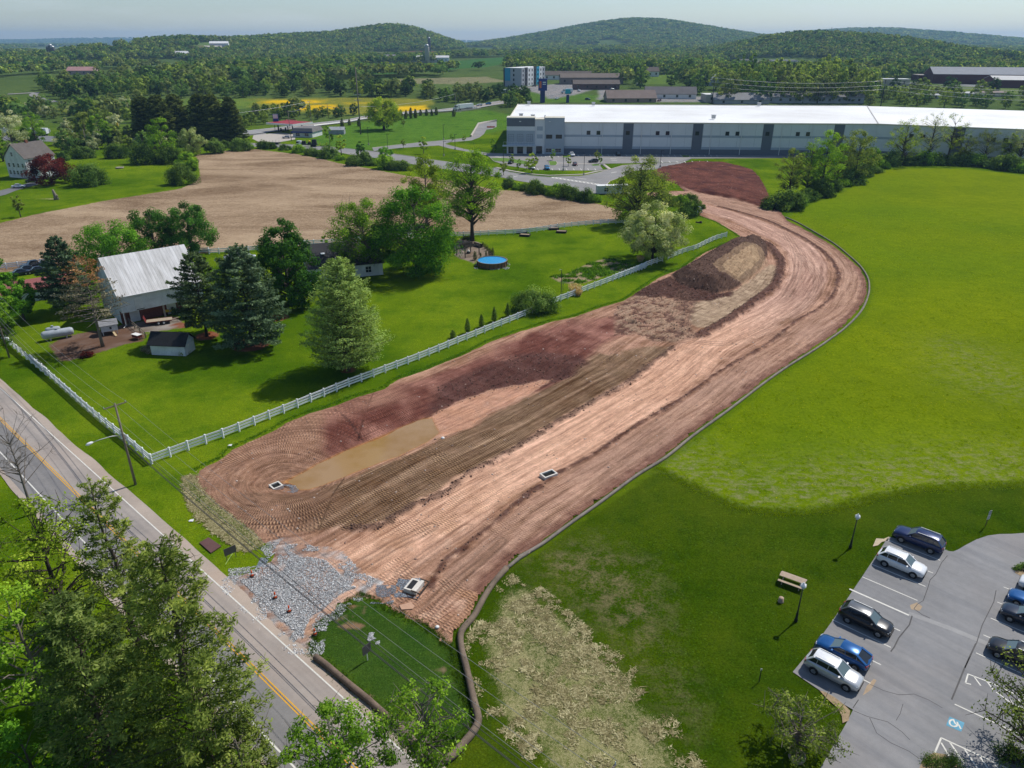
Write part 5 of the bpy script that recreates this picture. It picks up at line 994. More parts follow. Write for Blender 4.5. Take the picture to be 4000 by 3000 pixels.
# warehouse
A0,K0=np.array([-2.5,376.5]),np.array([174.0,366.5]);E0=K0+np.array([53.7,-24.1])*2.6
wa=math.atan2(*(K0 -A0)[::-1]);WL=float(np.hypot(*(K0 -A0)))
wh=thing('warehouse','very long white-roofed warehouse with grey and blue striped wall panels','warehouse',(A0[0],A0[1],0),wa)
w_lt=plain('precast_pale',(.66,.68,.69),.8,.06,.15);w_bl=plain('precast_blue',(.36,.41,.46),.8,.06,.2);w_dk=plain('precast_slate',(.13,.145,.17),.8,.08,.2);w_lb=plain('precast_lightblue',(.50,.54,.57),.8,.06,.2)
m=Mat('white_membrane_roof');m.color(m.ramp(m.noise(.03,5,.6,m.obj()),[(.3,(.66,.65,.63)),(.6,(.80,.80,.79))])).rough(.6);ROOFW=m.m
KB=WL+36.0
mb=MB();mb.prism([(0,0),(WL,0),(KB,109.8),(0,109.8)],0,14.6);mb.build('wall',w_lt,wh)
mb=MB();mb.prism([(0,.05),(WL,.05),(KB,110),(0,110)],14.62,14.8);mb.build('roof',ROOFW,wh)
for a,b,c_ in (((0,-.15,14.75),(WL,-.15,14.75),.35),((0,0,14.9),(0,110,14.9),.35),((0,110,14.9),(KB,110,14.9),.35)):
 mb=MB();mb.bar(a,b,c_,.5);mb.build('parapet',plain('coping_cream',(.62,.58,.47),.6,.05),wh)
OX=28.1
wx= lambda p:(p -405)*.0573;wz= lambda p:(552 -p)*.0561
for x0,x1,zt,mt,yy in ((0,wx(645),16.8,w_lt,-1.2),(wx(645),wx(730),16.1,w_lt,-.8),(wx(730),OX,16.8,w_bl,-1.2)):
 mb=MB();mb.box(((x0+x1)/2,yy/2+.6,zt/2),(x1 -x0,-yy+1.2,zt));mb.build('office_wall',mt,wh)
 mb=MB();mb.box(((x0+x1)/2,3,zt+.1),(x1 -x0+.2,8.6,.2));mb.build('parapet',plain('coping_cream',(.62,.58,.47),.6,.05),wh)
panel(wh,'wall_panel',w_dk,.05,wx(645) -.05,wz(322),16.6,-1.2);panel(wh,'wall_panel',w_bl,.05,wx(645) -.05,wz(470),wz(357),-1.2);panel(wh,'wall_panel',w_lb,.05,wx(645) -.05,wz(485),wz(470),-1.2)
for p0,p1 in ((322,356),(388,422)):panel(wh,'wall_panel',w_bl,wx(662),wx(712),wz(p1),wz(p0),-.8)
for c_,w_,z0,z1 in ((441,46,445,388),(519,48,445,388),(601,47,445,388),(519,48,547,487),(601,47,547,487)):window(wh,(wx(c_),-1.2,(wz(z0)+wz(z1))/2),w_*.0573,wz(z1) -wz(z0),nx=3,ny=3,frame=DARKM,pr=.09)
window(wh,(wx(683),-.8,wz(518)),2.8,3.4,nx=3,ny=3,frame=DARKM);window(wh,(wx(441),-1.2,wz(520)),2.6,3.1,nx=2,ny=1,frame=TRIM)
for c_,z0,z1 in ((767,420,390),(850,420,390),(765,535,504),(846,535,504)):window(wh,(wx(c_),-1.2,(wz(z0)+wz(z1))/2),2.85,wz(z1) -wz(z0),nx=2,ny=2,frame=TRIM if z0>500 else DARKM)
mb=MB();mb.box((wx(510),-2.6,wz(480)),(wx(645)+2.2,2.8,.45));mb.build('canopy',w_lb,wh)
mb=MB();[mb.bar((wx(380)+k*1.35,-3.95,wz(478)),(wx(380)+k*1.35,-3.95,wz(446)),.06) for k in range(12)];mb.bar((wx(380),-3.95,wz(446)),(wx(645),-3.95,wz(446)),.09);mb.build('railing',TRIM,wh)
for u in (519,769):mb=MB();mb.box((wx(u),-1.4,wz(281)),(1.0,.25,.35));mb.build('wall_light',TRIM,wh)
x0=OX+.02;k=0;zb,zs0,zs1,zs2,zs3=0,wz(505),wz(485),wz(408),wz(390)
panel(wh,'wall_stripe',w_dk,x0,WL,0,zs0,0,.08);panel(wh,'wall_stripe',w_bl,x0,WL,zs0,zs1,0,.05);panel(wh,'wall_stripe',w_bl,x0,WL,zs2,zs3,0,.05)
k=0
while 56.7+33.4*k<WL -6:
 xd=56.7+33.4*k;panel(wh,'pilaster_panel',w_dk,xd,xd+4.75,0,14.5,0,.14)
 window(wh,(xd+2.2,-.14,wz(373)),1.65,1.65,nx=1,ny=1,frame=DARKM)
 for dx in (-16.8,-12.0):window(wh,(xd+dx,0,wz(373)),1.65,1.65,nx=1,ny=1,frame=DARKM)
 for dx in (-10.0,8.9):
  if xd+dx<WL:mb=MB();mb.bar((xd+dx,-.22,.2),(xd+dx,-.22,14.5),.22);mb.build('downpipe',TRIM,wh)
 k+=1
for dx in np.arange(x0+8.4,WL,8.35):
 panel(wh,'panel_joint',plain('joint_sealant',(.2,.23,.26),.8,.05),dx -.03,dx+.03,zs1,14.4,0,.02)
def roof_unit(p,q,w=1.8,h=1.5,nm='roof_unit'):
 mb=MB();mb.box((p,q,15.0+h/2+.3),(w,w,h));mb.box((p,q,15.3+h+.15),(w*1.25,w*1.25,.25));mb.build(nm,STEEL,wh)
for p,q in ((wx(510),20),(wx(618),14),(wx(528),104),(wx(1215),100),(wx(2200),18),(146,102)):roof_unit(p,q)
mb=MB();mb.tube([(wx(725),17,15),(wx(725),17,16.6)],[.5,.25],8);mb.build('vent_pipe',STEEL,wh)
mb=MB();mb.prism([(wx(725)+3.4*math.cos(t),17+3.4*math.sin(t)) for t in np.linspace(0,6.28,14)[:-1]],15.04,15.045+.3);mb.build('roof_patch',plain('roof_stain',(.42,.36,.31),.8,.3,.5),wh)
wb=thing('warehouse_wing','angled continuation of the warehouse behind the meadow hedgerow','warehouse',(K0[0],K0[1],0),math.atan2(*(E0 -K0)[::-1]));L2=float(np.hypot(*(E0 -K0)))
ua=wb.rotation_euler[2] -wa;kb=np.array([36.0,109.8]);kx,ky=kb[0]*math.cos(ua)+kb[1]*math.sin(ua),-kb[0]*math.sin(ua)+kb[1]*math.cos(ua)
mb=MB();mb.prism([(.05,0),(L2,0),(L2,ky),(kx+.1,ky)],0,14.6);mb.build('wall',w_lt,wb)
mb=MB();mb.prism([(.05,.05),(L2,.05),(L2,ky+.1),(kx+.1,ky+.1)],14.62,14.8);mb.build('roof',ROOFW,wb)
mb=MB();mb.bar((0,-.15,14.75),(L2,-.15,14.75),.35,.5);mb.build('parapet',plain('coping_cream',(.62,.58,.47),.6,.05),wb)
mb=MB();mb.bar((.2,0,14.85),(kx,ky,14.85),.5,.3);mb.build('roof_seam',plain('seam_grey',(.4,.38,.36),.7,.1),wb)
panel(wb,'wall_stripe',w_dk,.1,L2,0,zs0,0,.08);panel(wb,'wall_stripe',w_bl,.1,L2,zs2,zs3,0,.05)
for k in range(4):
 xd=10+33.4*k+22;panel(wb,'pilaster_panel',w_dk,xd,xd+4.75,0,14.5,0,.14);window(wb,(xd+2.2,-.14,wz(373)),1.65,1.65,nx=1,ny=1,frame=DARKM)
 for dx in (-16.8,-12):window(wb,(xd+dx,0,wz(373)),1.65,1.65,nx=1,ny=1,frame=DARKM)
# barn
bd=np.array([.757,.653]);bq=np.array([-.653,.757]);bf=np.array([-75.0,132.9])
barn=thing('barn','white bank barn with pale metal roof and open forebay','barn',(bf[0],bf[1],0),math.atan2(.653,.757));BW,BDp=15.6,15.4
sd_w=siding('board_siding_white',(.62,.66,.68),3.2,0);brick=plain('barn_brick',(.15,.055,.042),.9,.3,2.0)
mb=MB();he,hr=6.2,12.0;V=[(0,0,2.7),(BW,0,2.7),(BW,BDp,0),(0,BDp,0),(0,0,he),(BW,0,he),(BW,BDp,he),(0,BDp,he),(0,BDp/2,hr -.05),(BW,BDp/2,hr -.05),(0,1.9,2.7),(BW,1.9,2.7),(0,1.9,0),(BW,1.9,0)]
mb.add(V,[(0,1,5,4),(1,11,13,2,6,9,5),(2,3,7,6),(3,12,10,0,4,8,7),(0,10,11,1),(4,5,9,8),(6,7,8,9)]);mb.build('wall',sd_w,barn)
mb=MB();mb.box((BW/2,1.98,1.35),(BW,.16,2.7));mb.build('lower_wall',brick,barn)
m=Mat('metal_roof_pale');o=m.obj();sx=N(m.nt,'ShaderNodeSeparateXYZ');m.L(o,sx.inputs[0]);rib=m.math('FRACT',m.math('MULTIPLY',sx.outputs[0],1.55));rc=m.ramp(m.noise(.35,6,.7,o,(2.5,.35,.35)),[(.32,(.40,.39,.37)),(.55,(.62,.61,.60)),(.7,(.72,.72,.71))])
m.color(m.mix(m.mr(rib,.86,1.0,0,.5),rc,(.4,.4,.4))).rough(.45);m.bump(m.mr(rib,.8,1),.5,.05);roof_slabs(BW,BDp,he,hr,.5,.12,.35).build('roof',m.m,barn)
for x0_,x1_,z0_,z1_,nm in ((2.6,4.0,3.0,5.4,'hay_door'),(9.2,11.4,3.4,5.6,'hay_door'),(13,14.2,3.2,5.5,'hay_door')):panel(barn,nm,siding('board_door_white',(.68,.70,.70),6,0),x0_,x1_,z0_,z1_,0,.09)
for x0_,x1_ in ((1.6,3.4),(8.6,10.4)):panel(barn,'stable_door',siding('board_door_white',(.68,.70,.70),6,0),x0_,x1_,.05,2.3,1.9,.1)
panel(barn,'vent_slot',DARKM,2.7,4.1,2.86,3.0,-.02,.1)
mb=MB();mb.bar((-.3,-.55,6.0),(BW+.3,-.55,6.0),.16);mb.tube([(.1,-.5,5.95),(.15,-.08,5.4),(.15,-.08,.3),(-.5,-.9,.15)],.07,6);mb.build('gutter',TRIM,barn)
for px_ in (.3,7.6,BW -.3):mb=MB();mb.box((px_,.25,1.35),(.3,.3,2.7));mb.build('forebay_post',plain('stone_pier',(.3,.26,.21),.9,.3,2),barn)
# long red-roofed shed, small shed, house
def gabled(name,label,loc,rz,W,D,he,hr,wallm,roofm,cat='building',over=.35,rth=.14,z=0):
 t=thing(name,label,cat,(loc[0],loc[1],z),rz);wall_prism(W,D,he,hr -.03).build('wall',wallm,t);roof_slabs(W,D,he,hr,over,rth).build('roof',roofm,t);return t
rs=gabled('long_shed','long low shed with faded red metal roof',(-109.0,142.2),math.atan2(.645,.765),19,5.2,2.6,4.1,siding('board_siding_grey',(.50,.56,.58),3,0),siding('red_metal_roof',(.30,.10,.095),2.2,0,.15),'shed')
for k in range(4):window(rs,(2.5+4.4*k,0,1.5),1.0,.9)
ss=gabled('garden_shed','small white garden shed with charcoal shingle roof',(-63.6,118.9),-.10,6.3,3.4,2.15,3.7,siding('board_siding_white',(.62,.66,.68),3.2,0),shingle('shingle_charcoal',(.020,.021,.024)),'shed')
mb=MB();[mb.box((6.36,1.7+s*.7,1.0),(.08,1.3,1.9)) for s in (-1,1)];mb.build('double_door',TRIM,ss)
hs_=gabled('farm_house','house with black shingle roof half hidden by trees',(-46.6,162.4),math.atan2(5.5,15.5),17,16,3.0,6.6,siding('vinyl_siding',(.66,.67,.66),5),shingle('shingle_black',(.035,.034,.037)),'house')
mb=MB();mb.box((3.9,4.3,4.95),(.9,1.5,.14));ob=mb.build('skylight',plain('skylight_frame',(.75,.77,.78),.4,.05),hs_);ob.rotation_euler=(0,0,0);ob.location=(0,0,.25)
for px_,py_ in ((6.5,2.0),(7.4,1.2)):mb=MB();mb.tube([(px_,py_,3.4),(px_,py_,4.6)],.12,8);mb.build('vent_pipe',TRIM,hs_)
for k in range(4):window(hs_,(2.5+3.7*k,0,1.6),1.3,1.4)
# white farmhouse
fv=np.array([-10.2,4.2]);fh=thing('farmhouse','two-storey white farmhouse with grey shingle roof and gable windows','house',(-195.2,302.5,0),math.atan2(12.6,4.6));FW,FD=13.5,11.0
wf=siding('stucco_white',(.66,.67,.66),1.2);wall_prism(FW,FD,8.0,12.9).build('wall',wf,fh);roof_slabs(FW,FD,8.0,13,.5,.2,.4).build('roof',shingle('shingle_brown',(.12,.105,.095)),fh)
for z_,n_ in ((1.7,5),(4.6,4),(0,0)):
 for k in range(n_):window(fh,(0,FD*(k+.7)/(n_+.4),z_+.4),.95,1.5,'x')
window(fh,(0,FD/2+.8,9.2),.9,1.5,'x')
for k in range(4):window(fh,(2+3.1*k,0,6.4),.9,1.4)
mb=MB();mb.add([(2.5,-.05,5.4),(11,-.05,5.4),(11,-3.6,3.4),(2.5,-3.6,3.4),(2.5,-.05,5.2),(11,-.05,5.2),(11,-3.6,3.2),(2.5,-3.6,3.2)],[(3,2,1,0),(4,5,6,7),(0,1,5,4),(1,2,6,5),(2,3,7,6),(3,0,4,7)]);mb.build('porch_roof',shingle('shingle_tan',(.26,.22,.16)),fh)
mb=MB();mb.box((6.7,-1.8,1.6),(8.2,3.4,3.2));mb.build('porch',wf,fh);mb=MB();mb.box((7,5.5,13.4),(1,.8,1.3));mb.build('chimney',plain('brick_red',(.22,.09,.06),.9),fh)
# fuel station
cq=CR(1000,430,3.175,[(125,165),(490,190),(720,155),(370,132)],5.2);fdir=cq[1] -cq[0];ca_=math.atan2(fdir[1],fdir[0]);cl,cw_=22.0,17.0
fs=thing('fuel_station_canopy','fuel station canopy with red top and white fascia','canopy',(cq[0][0],cq[0][1],0),ca_)
REDP=plain('paint_red',(.30,.025,.03),.6,.15);mb=MB();mb.box((cl/2,cw_/2,5.2),(cl,cw_,1.0));mb.build('fascia',TRIM,fs);mb=MB();mb.box((cl/2,cw_/2,5.72),(cl -.8,cw_ -.8,.1));mb.build('roof_top',REDP,fs)
for k in range(8):mb=MB();mb.box((.8+k*1.2,cw_ -.7,6.0),(.16,.5,.6));mb.build('roof_brace',plain('paint_pink',(.55,.2,.2),.6),fs)
for px_ in (5,17):
 for py_ in (4.5,12.5):mb=MB();mb.box((px_,py_,2.35),(.5,.5,4.7));mb.build('column',DARKM,fs)
for px_,py_ in ((5,6.5),(5,10.5),(17,6.5),(17,10.5)):
 t=thing('fuel_pump','fuel pump under the canopy of the fuel station','fuel pump',G(1,1)*0+np.array([cq[0][0]+px_*math.cos(ca_) -py_*math.sin(ca_),cq[0][1]+px_*math.sin(ca_)+py_*math.cos(ca_)]),ca_,'fuel pumps under the canopy')
 mb=MB();mb.box((0,0,.1),(1.4,.9,.2));mb.build('base',CONC,t);mb=MB();mb.box((0,0,1.2),(.9,.6,2.0));mb.build('cabinet',DARKM,t);mb=MB();mb.box((0,-.32,1.7),(.6,.05,.5));mb.build('display',TRIM,t)
st=thing('station_store','low white fuel station shop with grey roof and blue band','shop',(-127.2,445.0,0),-.18)
mb=MB();mb.box((6,7,1.7),(12,14,3.4));mb.build('wall',plain('stucco_shop',(.60,.62,.62),.8),st);mb=MB();mb.add([(-.6,-.6,3.0),(12.6,-.6,3.0),(12.6,14.6,3.0),(-.6,14.6,3.0),(.2,.8,5.0),(11.8,.8,5.0),(11.8,13.2,5.0),(.2,13.2,5.0)],[(0,1,5,4),(1,2,6,5),(2,3,7,6),(3,0,4,7),(4,5,6,7),(3,2,1,0)]);mb.build('roof',shingle('shingle_grey',(.16,.15,.145)),st)
panel(st,'fascia_band',plain('paint_navy',(.02,.04,.20),.5),-.6,12.6,2.5,3.3,-.62,.1);window(st,(3,0,1.5),2.4,1.6);window(st,(8.5,0,1.5),2.4,1.6)
sh2=gabled('storage_shed','grey storage shed behind the fuel station shop',(-109.5,458.5),.05,9,6,2.6,4.0,siding('metal_grey',(.33,.36,.38),3,0),siding('metal_roof_grey',(.36,.38,.39),2,0),'shed')
ps=thing('price_sign','tall blue and white fuel price sign behind the canopy','sign',(-145.5,476,float(T(-145.5,476))),.1);mb=MB();[mb.box((s*1.2,0,2.4),(.25,.25,4.8)) for s in (-1,1)];mb.build('post',DARKM,ps);mb=MB();mb.box((0,0,7.2),(3.2,.5,5.6));mb.build('sign_box',plain('sign_blue',(.03,.06,.25),.4),ps);mb=MB();mb.box((0,-.28,8.6),(2.8,.06,2.4));mb.build('sign_face',TRIM,ps)
# site cabin beside the far end of the site
jc=thing('site_cabin','white steel site cabin beside the service road','cabin',(36.5,270.8,0),.12);mb=MB();mb.box((0,0,1.6),(11.5,3.0,2.7));mb.build('body',siding('cabin_steel',(.60,.60,.57),2.5,0),jc);mb=MB();mb.box((0,0,3.0),(11.7,3.2,.14));mb.build('roof',TRIM,jc);window(jc,(-2.5,-1.5,1.7),1.6,1.4);panel(jc,'door',TRIM,.4,1.4,.35,2.4,-1.5,.06);mb=MB();[mb.box((s*4,0,.12),(.4,2.6,.24)) for s in (-1,0,1)];mb.build('skid',DARKM,jc)
# town in the distance
def far_box(name,label,u,v,w,d,h,rz,wallc,roofc,hr=0,nwin=0,storeys=1,cat='building',dz=0):
 p=GT(u,v);z0=float(T(p[0],p[1]))+dz;t=thing(name,label,cat,(p[0],p[1],z0 -.3),rz)
 wm=plain('far_wall_%02d%02d%02d' % tuple(int(c*99) for c in wallc),wallc,.8,.1,.2);rm=plain('far_roof_%02d%02d%02d' % tuple(int(c*99) for c in roofc),roofc,.9,.15,.2)
 if hr:wall_prism(w,d,h,h+hr).build('wall',wm,t);roof_slabs(w,d,h,h+hr,.6,.25,.5).build('roof',rm,t)
 else:mb=MB();mb.box((w/2,d/2,h/2),(w,d,h));mb.build('wall',wm,t);mb=MB();mb.box((w/2,d/2,h+.2),(w+.4,d+.4,.4));mb.build('roof',rm,t)
 for s in range(storeys):
  for k in range(nwin):window(t,(w*(k+.5)/nwin,0,h*(s+.55)/storeys),min(1.6,w/nwin*.5),min(1.8,h/storeys*.5),nx=1,ny=1,frame=DARKM)
 return t
GRY,BRN,WHT,TANW=(.34,.34,.34),(.13,.105,.09),(.68,.68,.66),(.44,.40,.33)
hp0=GT(1968,337);ho=thing('hotel','four-storey hotel with grey, white and turquoise facade','hotel',(hp0[0],hp0[1] -2,float(T(*hp0)) -.5),-.50)
turq=plain('render_turquoise',(.03,.30,.46),.7,.05);dkp=plain('render_charcoal',(.05,.05,.06),.7,.05);gp=plain('render_grey',(.36,.38,.41),.7,.05);wp=plain('render_white',(.66,.67,.68),.7,.05)
mb=MB();mb.box((9.5,25,8.2),(19,50,16.4));mb.build('wall',gp,ho);mb=MB();mb.box((9.5,25,16.6),(19.4,50.4,.5));mb.build('roof',TRIM,ho)
for x0_,x1_,mt,d_ in ((-.1,1.2,dkp,.35),(1.3,7.2,turq,.3),(7.3,18.9,gp,.25)):panel(ho,'facade_panel',mt,x0_,x1_,5.5 if mt is turq else 0,16.9,0,d_)
for k,(mt,zt) in enumerate(((gp,17),(dkp,17.2),(wp,16.6),(wp,16.6),(dkp,17.6),(turq,17.4),(wp,16.8),(gp,16.6))):
 mb=MB();mb.box((19.15,3.1+6.2*k,zt/2),(.3,6.1,zt));mb.build('facade_panel',mt,ho)
 for s in range(4):window(ho,(19.3,3.1+6.2*k,2.4+4.0*s),1.5,1.9,'X',nx=1,ny=1,frame=DARKM)
for s in range(4):window(ho,(11.0,-.25,2.6+4*s),1.4,1.9,nx=1,ny=1,frame=DARKM)
for a in [('motel','long white single-storey motel wing left of the hotel trees',2095,312,60,12,5,-.05,WHT,BRN,3.5,8),('motel','dark-roofed two-storey motel block in front of the white wing',2190,330,62,16,6.5,.03,(.20,.17,.15),(.16,.13,.11),3.5,8),('restaurant','brown restaurant with hipped entrance by the junction',2240,350,42,15,5,.0,(.13,.08,.075),(.12,.10,.09),3,5),('brown_roof_house','brown hip-roofed building just behind the warehouse roof',2372,402,40,18,3.6,.05,(.30,.22,.18),(.20,.155,.135),5.5,4),('restaurant','white gabled restaurant with red front behind the brown roof',2520,385,42,14,4,-.1,WHT,(.15,.14,.14),5,4),
 ('white_roof_store','flat white-roofed store behind the warehouse',2756,402,28,18,6.0,.0,TANW,WHT,0,3),('grey_roof_store','grey hip-roofed store right of the white-roofed one',2790,406,44,20,3.4,.0,GRY,(.22,.22,.225),4.5,3),('motel','low grey motel row behind the warehouse ridge',2990,403,78,12,5.0,-.03,(.30,.31,.33),(.17,.17,.18),2.0,10),('depot','long low metal building in the trees on the right',3375,335,42,14,6,-.1,TANW,(.62,.62,.62),0,4),
 ('brick_hall','large dark red brick hall with grey roof at the right',3640,326,95,44,9,-.28,(.10,.028,.026),(.26,.27,.29),6,0),('brick_hall','second dark red brick hall cut by the right edge',3880,343,90,36,7,-.28,(.11,.03,.028),(.55,.54,.52),3,0),('brick_hall','flat-roofed annex of the dark red brick hall',3585,318,30,26,6,-.2,(.11,.03,.028),(.3,.27,.24),0,0),
 ('metal_hall','pale arched metal hall at the far right edge',3940,308,70,30,8,-.1,(.5,.52,.54),(.55,.58,.6),4,0),('mobile_home','grey mobile home among trees left of the round trees',3585,388,20,6,3.2,.2,(.42,.44,.47),(.45,.46,.47),1,3),('mobile_home','white mobile home behind the two round trees',3740,380,24,7,3.2,.1,(.5,.52,.55),(.5,.5,.5),1,3),('mobile_home','tan mobile home near the right edge of the view',3830,378,22,7,3.4,.0,TANW,(.25,.2,.18),1,3),('dealership','flat car dealership building on the far wooded rise',3010,250,46,20,6,.0,(.5,.48,.44),(.45,.44,.42),0,5),('dealership','smaller dealership canopy left of the flat building',2880,244,34,14,5,0,TANW,(.5,.42,.34),0,3),
 ('cottage','small white cottage between trees beside the motel',2528,300,14,10,6,.2,WHT,BRN,4,2),('cottage','pale cottage among trees beyond the junction',2735,335,18,12,6,-.2,(.40,.44,.46),(.3,.33,.33),4,2),('farm_building','long white farm shed beside the tall silo',1612,246,64,14,9,.05,(.66,.67,.68),(.60,.60,.60),3,6),('farm_house','small white farmhouse left of the long farm shed',1505,247,20,14,8,.3,WHT,(.32,.30,.31),6,3),('farm_building','white barn on the hillside at upper left',820,186,40,16,9,.2,(.62,.64,.65),(.72,.72,.72),4,0),('farm_building','low tan shed beside the hillside barn',798,190,36,12,4,.2,TANW,(.5,.46,.4),2,0),('farm_building','white farm building near the brown silo group',226,226,36,14,7,.1,(.6,.62,.64),(.58,.6,.62),3,0),('farm_building','far white barn in the valley at left centre',680,226,26,14,8,.1,(.7,.7,.7),(.66,.66,.66),4,0),('house','house with pink roof in the wooded valley',262,292,34,14,5,.0,(.4,.3,.28),(.42,.24,.22),4,4),('house','red-roofed house at the foot of the far wooded hill',1950,192,40,14,6,.0,(.6,.55,.5),(.36,.14,.12),5,3)]:
 far_box(a[0],a[1],*a[2:11],nwin=a[11])
def silo(u,v,h,r,label,c):
 p=GT(u,v);t=thing('silo',label,'silo',(p[0],p[1],float(T(*p))));mb=MB();mb.smf=True;mb.lathe([(r,0),(r,h),(r*.98,h+.2)],n=14);mb.build('shaft',plain('silo_concrete_%d' % int(c[0]*99),c,.8,.15,.3),t);mb=MB();mb.smf=True;mb.lathe([(r*1.02,h),(r*.8,h+r*.6),(r*.3,h+r*.95)],n=14);mb.build('dome',STEEL,t)
silo(1670,246,26,4.0,'pale concrete silo beside the long white farm shed',(.42,.38,.34));silo(1678,198,30,4.0,'dark silo above the red ploughed field',(.10,.10,.11))
for k,(du,hh) in enumerate(((0,18),(9,20),(16,17))):silo(198+du,226,hh,4,['leftmost dark silo of the valley farm','tallest dark silo of the valley farm','rightmost dark silo of the valley farm'][k],(.13,.12,.12))
def pylon_sign(u,v,h,w,hh,label,c):
 p=GT(u,v);t=thing('pylon_sign',label,'sign',(p[0],p[1],float(T(*p))));mb=MB();mb.box((0,0,h*.3),(w*.55,1.0,h*.6));mb.build('post',plain('sign_navy',(.02,.035,.14),.5),t);mb=MB();mb.box((0,0,h -hh/2),(w,1.4,hh));mb.build('sign_box',plain('sign_face_%d' % int(c[2]*99),c,.4,.05),t);return t
t=pylon_sign(2119,402,18,7,9,'tall navy sign with white and orange marks behind the warehouse roof',(.02,.04,.22))
for dx,dz,w_,h_,mt in ((-1.9,13.5,1.6,5,plain('sign_orange',(.7,.16,.05),.5)),(1.2,15.2,2.6,.8,TRIM),(1.2,13.8,2.6,.6,TRIM)):mb=MB();mb.box((dx,-.74,dz),(w_,.06,h_));mb.build('sign_mark',mt,t)
pylon_sign(2217,402,10,4.2,3.2,'small turquoise roadside sign behind the warehouse',(.02,.40,.50))
# vehicles
def carpaint(name,c,flake=.0):
 key='car_paint_'+name
 if key in _mats:return _mats[key]
 m=Mat(key);n=m.noise(3,3,.5,m.obj());c=np.array(c);m.color(m.ramp(n,[(.3,c*.92),(.7,c*1.05)])).rough(.28);m.b.inputs['Specular IOR Level'].default_value=.5;m.b.inputs['Coat Weight'].default_value=.6;m.b.inputs['Coat Roughness'].default_value=.06;m.b.inputs['Metallic'].default_value=flake;_mats[key]=m.m;return m.m
RUBBER=plain('tyre_rubber',(.018,.018,.019),.85,.2);RIM=plain('alloy_rim',(.38,.39,.40),.35,.15,metal=.7);PLAST=plain('black_plastic',(.022,.022,.024),.6,.2)
LAMP=plain('headlamp_lens',(.62,.66,.70),.15,.1,spec=.6);TAIL=plain('tail_lamp',(.30,.012,.015),.25,.1,spec=.5)
KINDS={
 'suv':dict(L=4.65,rows=[(0,.42,.72,.62,.55),(.10,.30,.86,.80,.74),(.45,.26,.98,.90,.84),(1.25,.25,1.06,.93,.88),(2.3,.25,1.09,.94,.89),(3.5,.26,1.12,.93,.88),(4.35,.30,1.12,.88,.82),(4.58,.38,1.05,.80,.74),(4.65,.46,.86,.72,.68)],
             cab=[(1.18,1.03,.82,1.03),(2.02,1.62,.66,0),(3.95,1.64,.64,0),(4.48,1.10,.80,1.10)],wheel=(.36,.92,3.68),rails=True),
 'big_suv':dict(L=5.0,rows=[(0,.44,.78,.66,.58),(.10,.32,.96,.86,.80),(.5,.28,1.08,.95,.90),(1.3,.27,1.15,.98,.93),(2.4,.27,1.17,.98,.93),(3.8,.28,1.18,.97,.92),(4.7,.32,1.16,.92,.86),(4.93,.40,1.08,.84,.78),(5.0,.5,.9,.76,.72)],
             cab=[(1.35,1.12,.86,1.12),(2.15,1.74,.70,0),(4.35,1.74,.68,0),(4.86,1.16,.84,1.16)],wheel=(.38,1.0,3.95),rails=True),
 'crossover':dict(L=4.6,rows=[(0,.38,.62,.60,.52),(.12,.27,.80,.80,.74),(.5,.24,.93,.90,.84),(1.3,.23,1.00,.93,.88),(2.4,.23,1.02,.93,.88),(3.6,.25,1.06,.92,.86),(4.3,.3,1.06,.86,.80),(4.54,.36,.98,.78,.72),(4.6,.44,.82,.70,.66)],
             cab=[(1.15,.97,.80,.97),(2.1,1.50,.62,0),(3.5,1.52,.58,0),(4.45,1.05,.76,1.05)],wheel=(.36,.92,3.64),rails=False),
 'sedan':dict(L=4.75,rows=[(0,.36,.56,.60,.52),(.12,.25,.72,.80,.74),(.5,.22,.84,.88,.83),(1.4,.21,.92,.90,.86),(2.4,.21,.94,.90,.86),(3.6,.22,.96,.89,.84),(4.5,.28,.94,.84,.78),(4.70,.36,.86,.76,.70),(4.75,.44,.72,.70,.66)],
             cab=[(1.35,.89,.78,.89),(2.15,1.42,.58,0),(3.3,1.42,.56,0),(4.05,.94,.76,.94)],wheel=(.33,.92,3.75),rails=False),
 'pickup':dict(L=5.8,rows=[(0,.5,.82,.72,.64),(.1,.36,1.02,.92,.84),(.5,.34,1.12,.98,.92),(1.5,.33,1.18,1.0,.95),(2.6,.33,1.20,1.0,.95),(4.2,.34,1.20,1.0,.95),(5.6,.36,1.20,.98,.92),(5.76,.44,1.14,.94,.88),(5.8,.5,1.0,.92,.86)],
             cab=[(1.6,1.15,.86,1.15),(2.25,1.86,.72,0),(3.7,1.88,.72,0),(3.95,1.22,.86,1.22)],wheel=(.42,1.05,4.65),rails=False)}
_carm={}
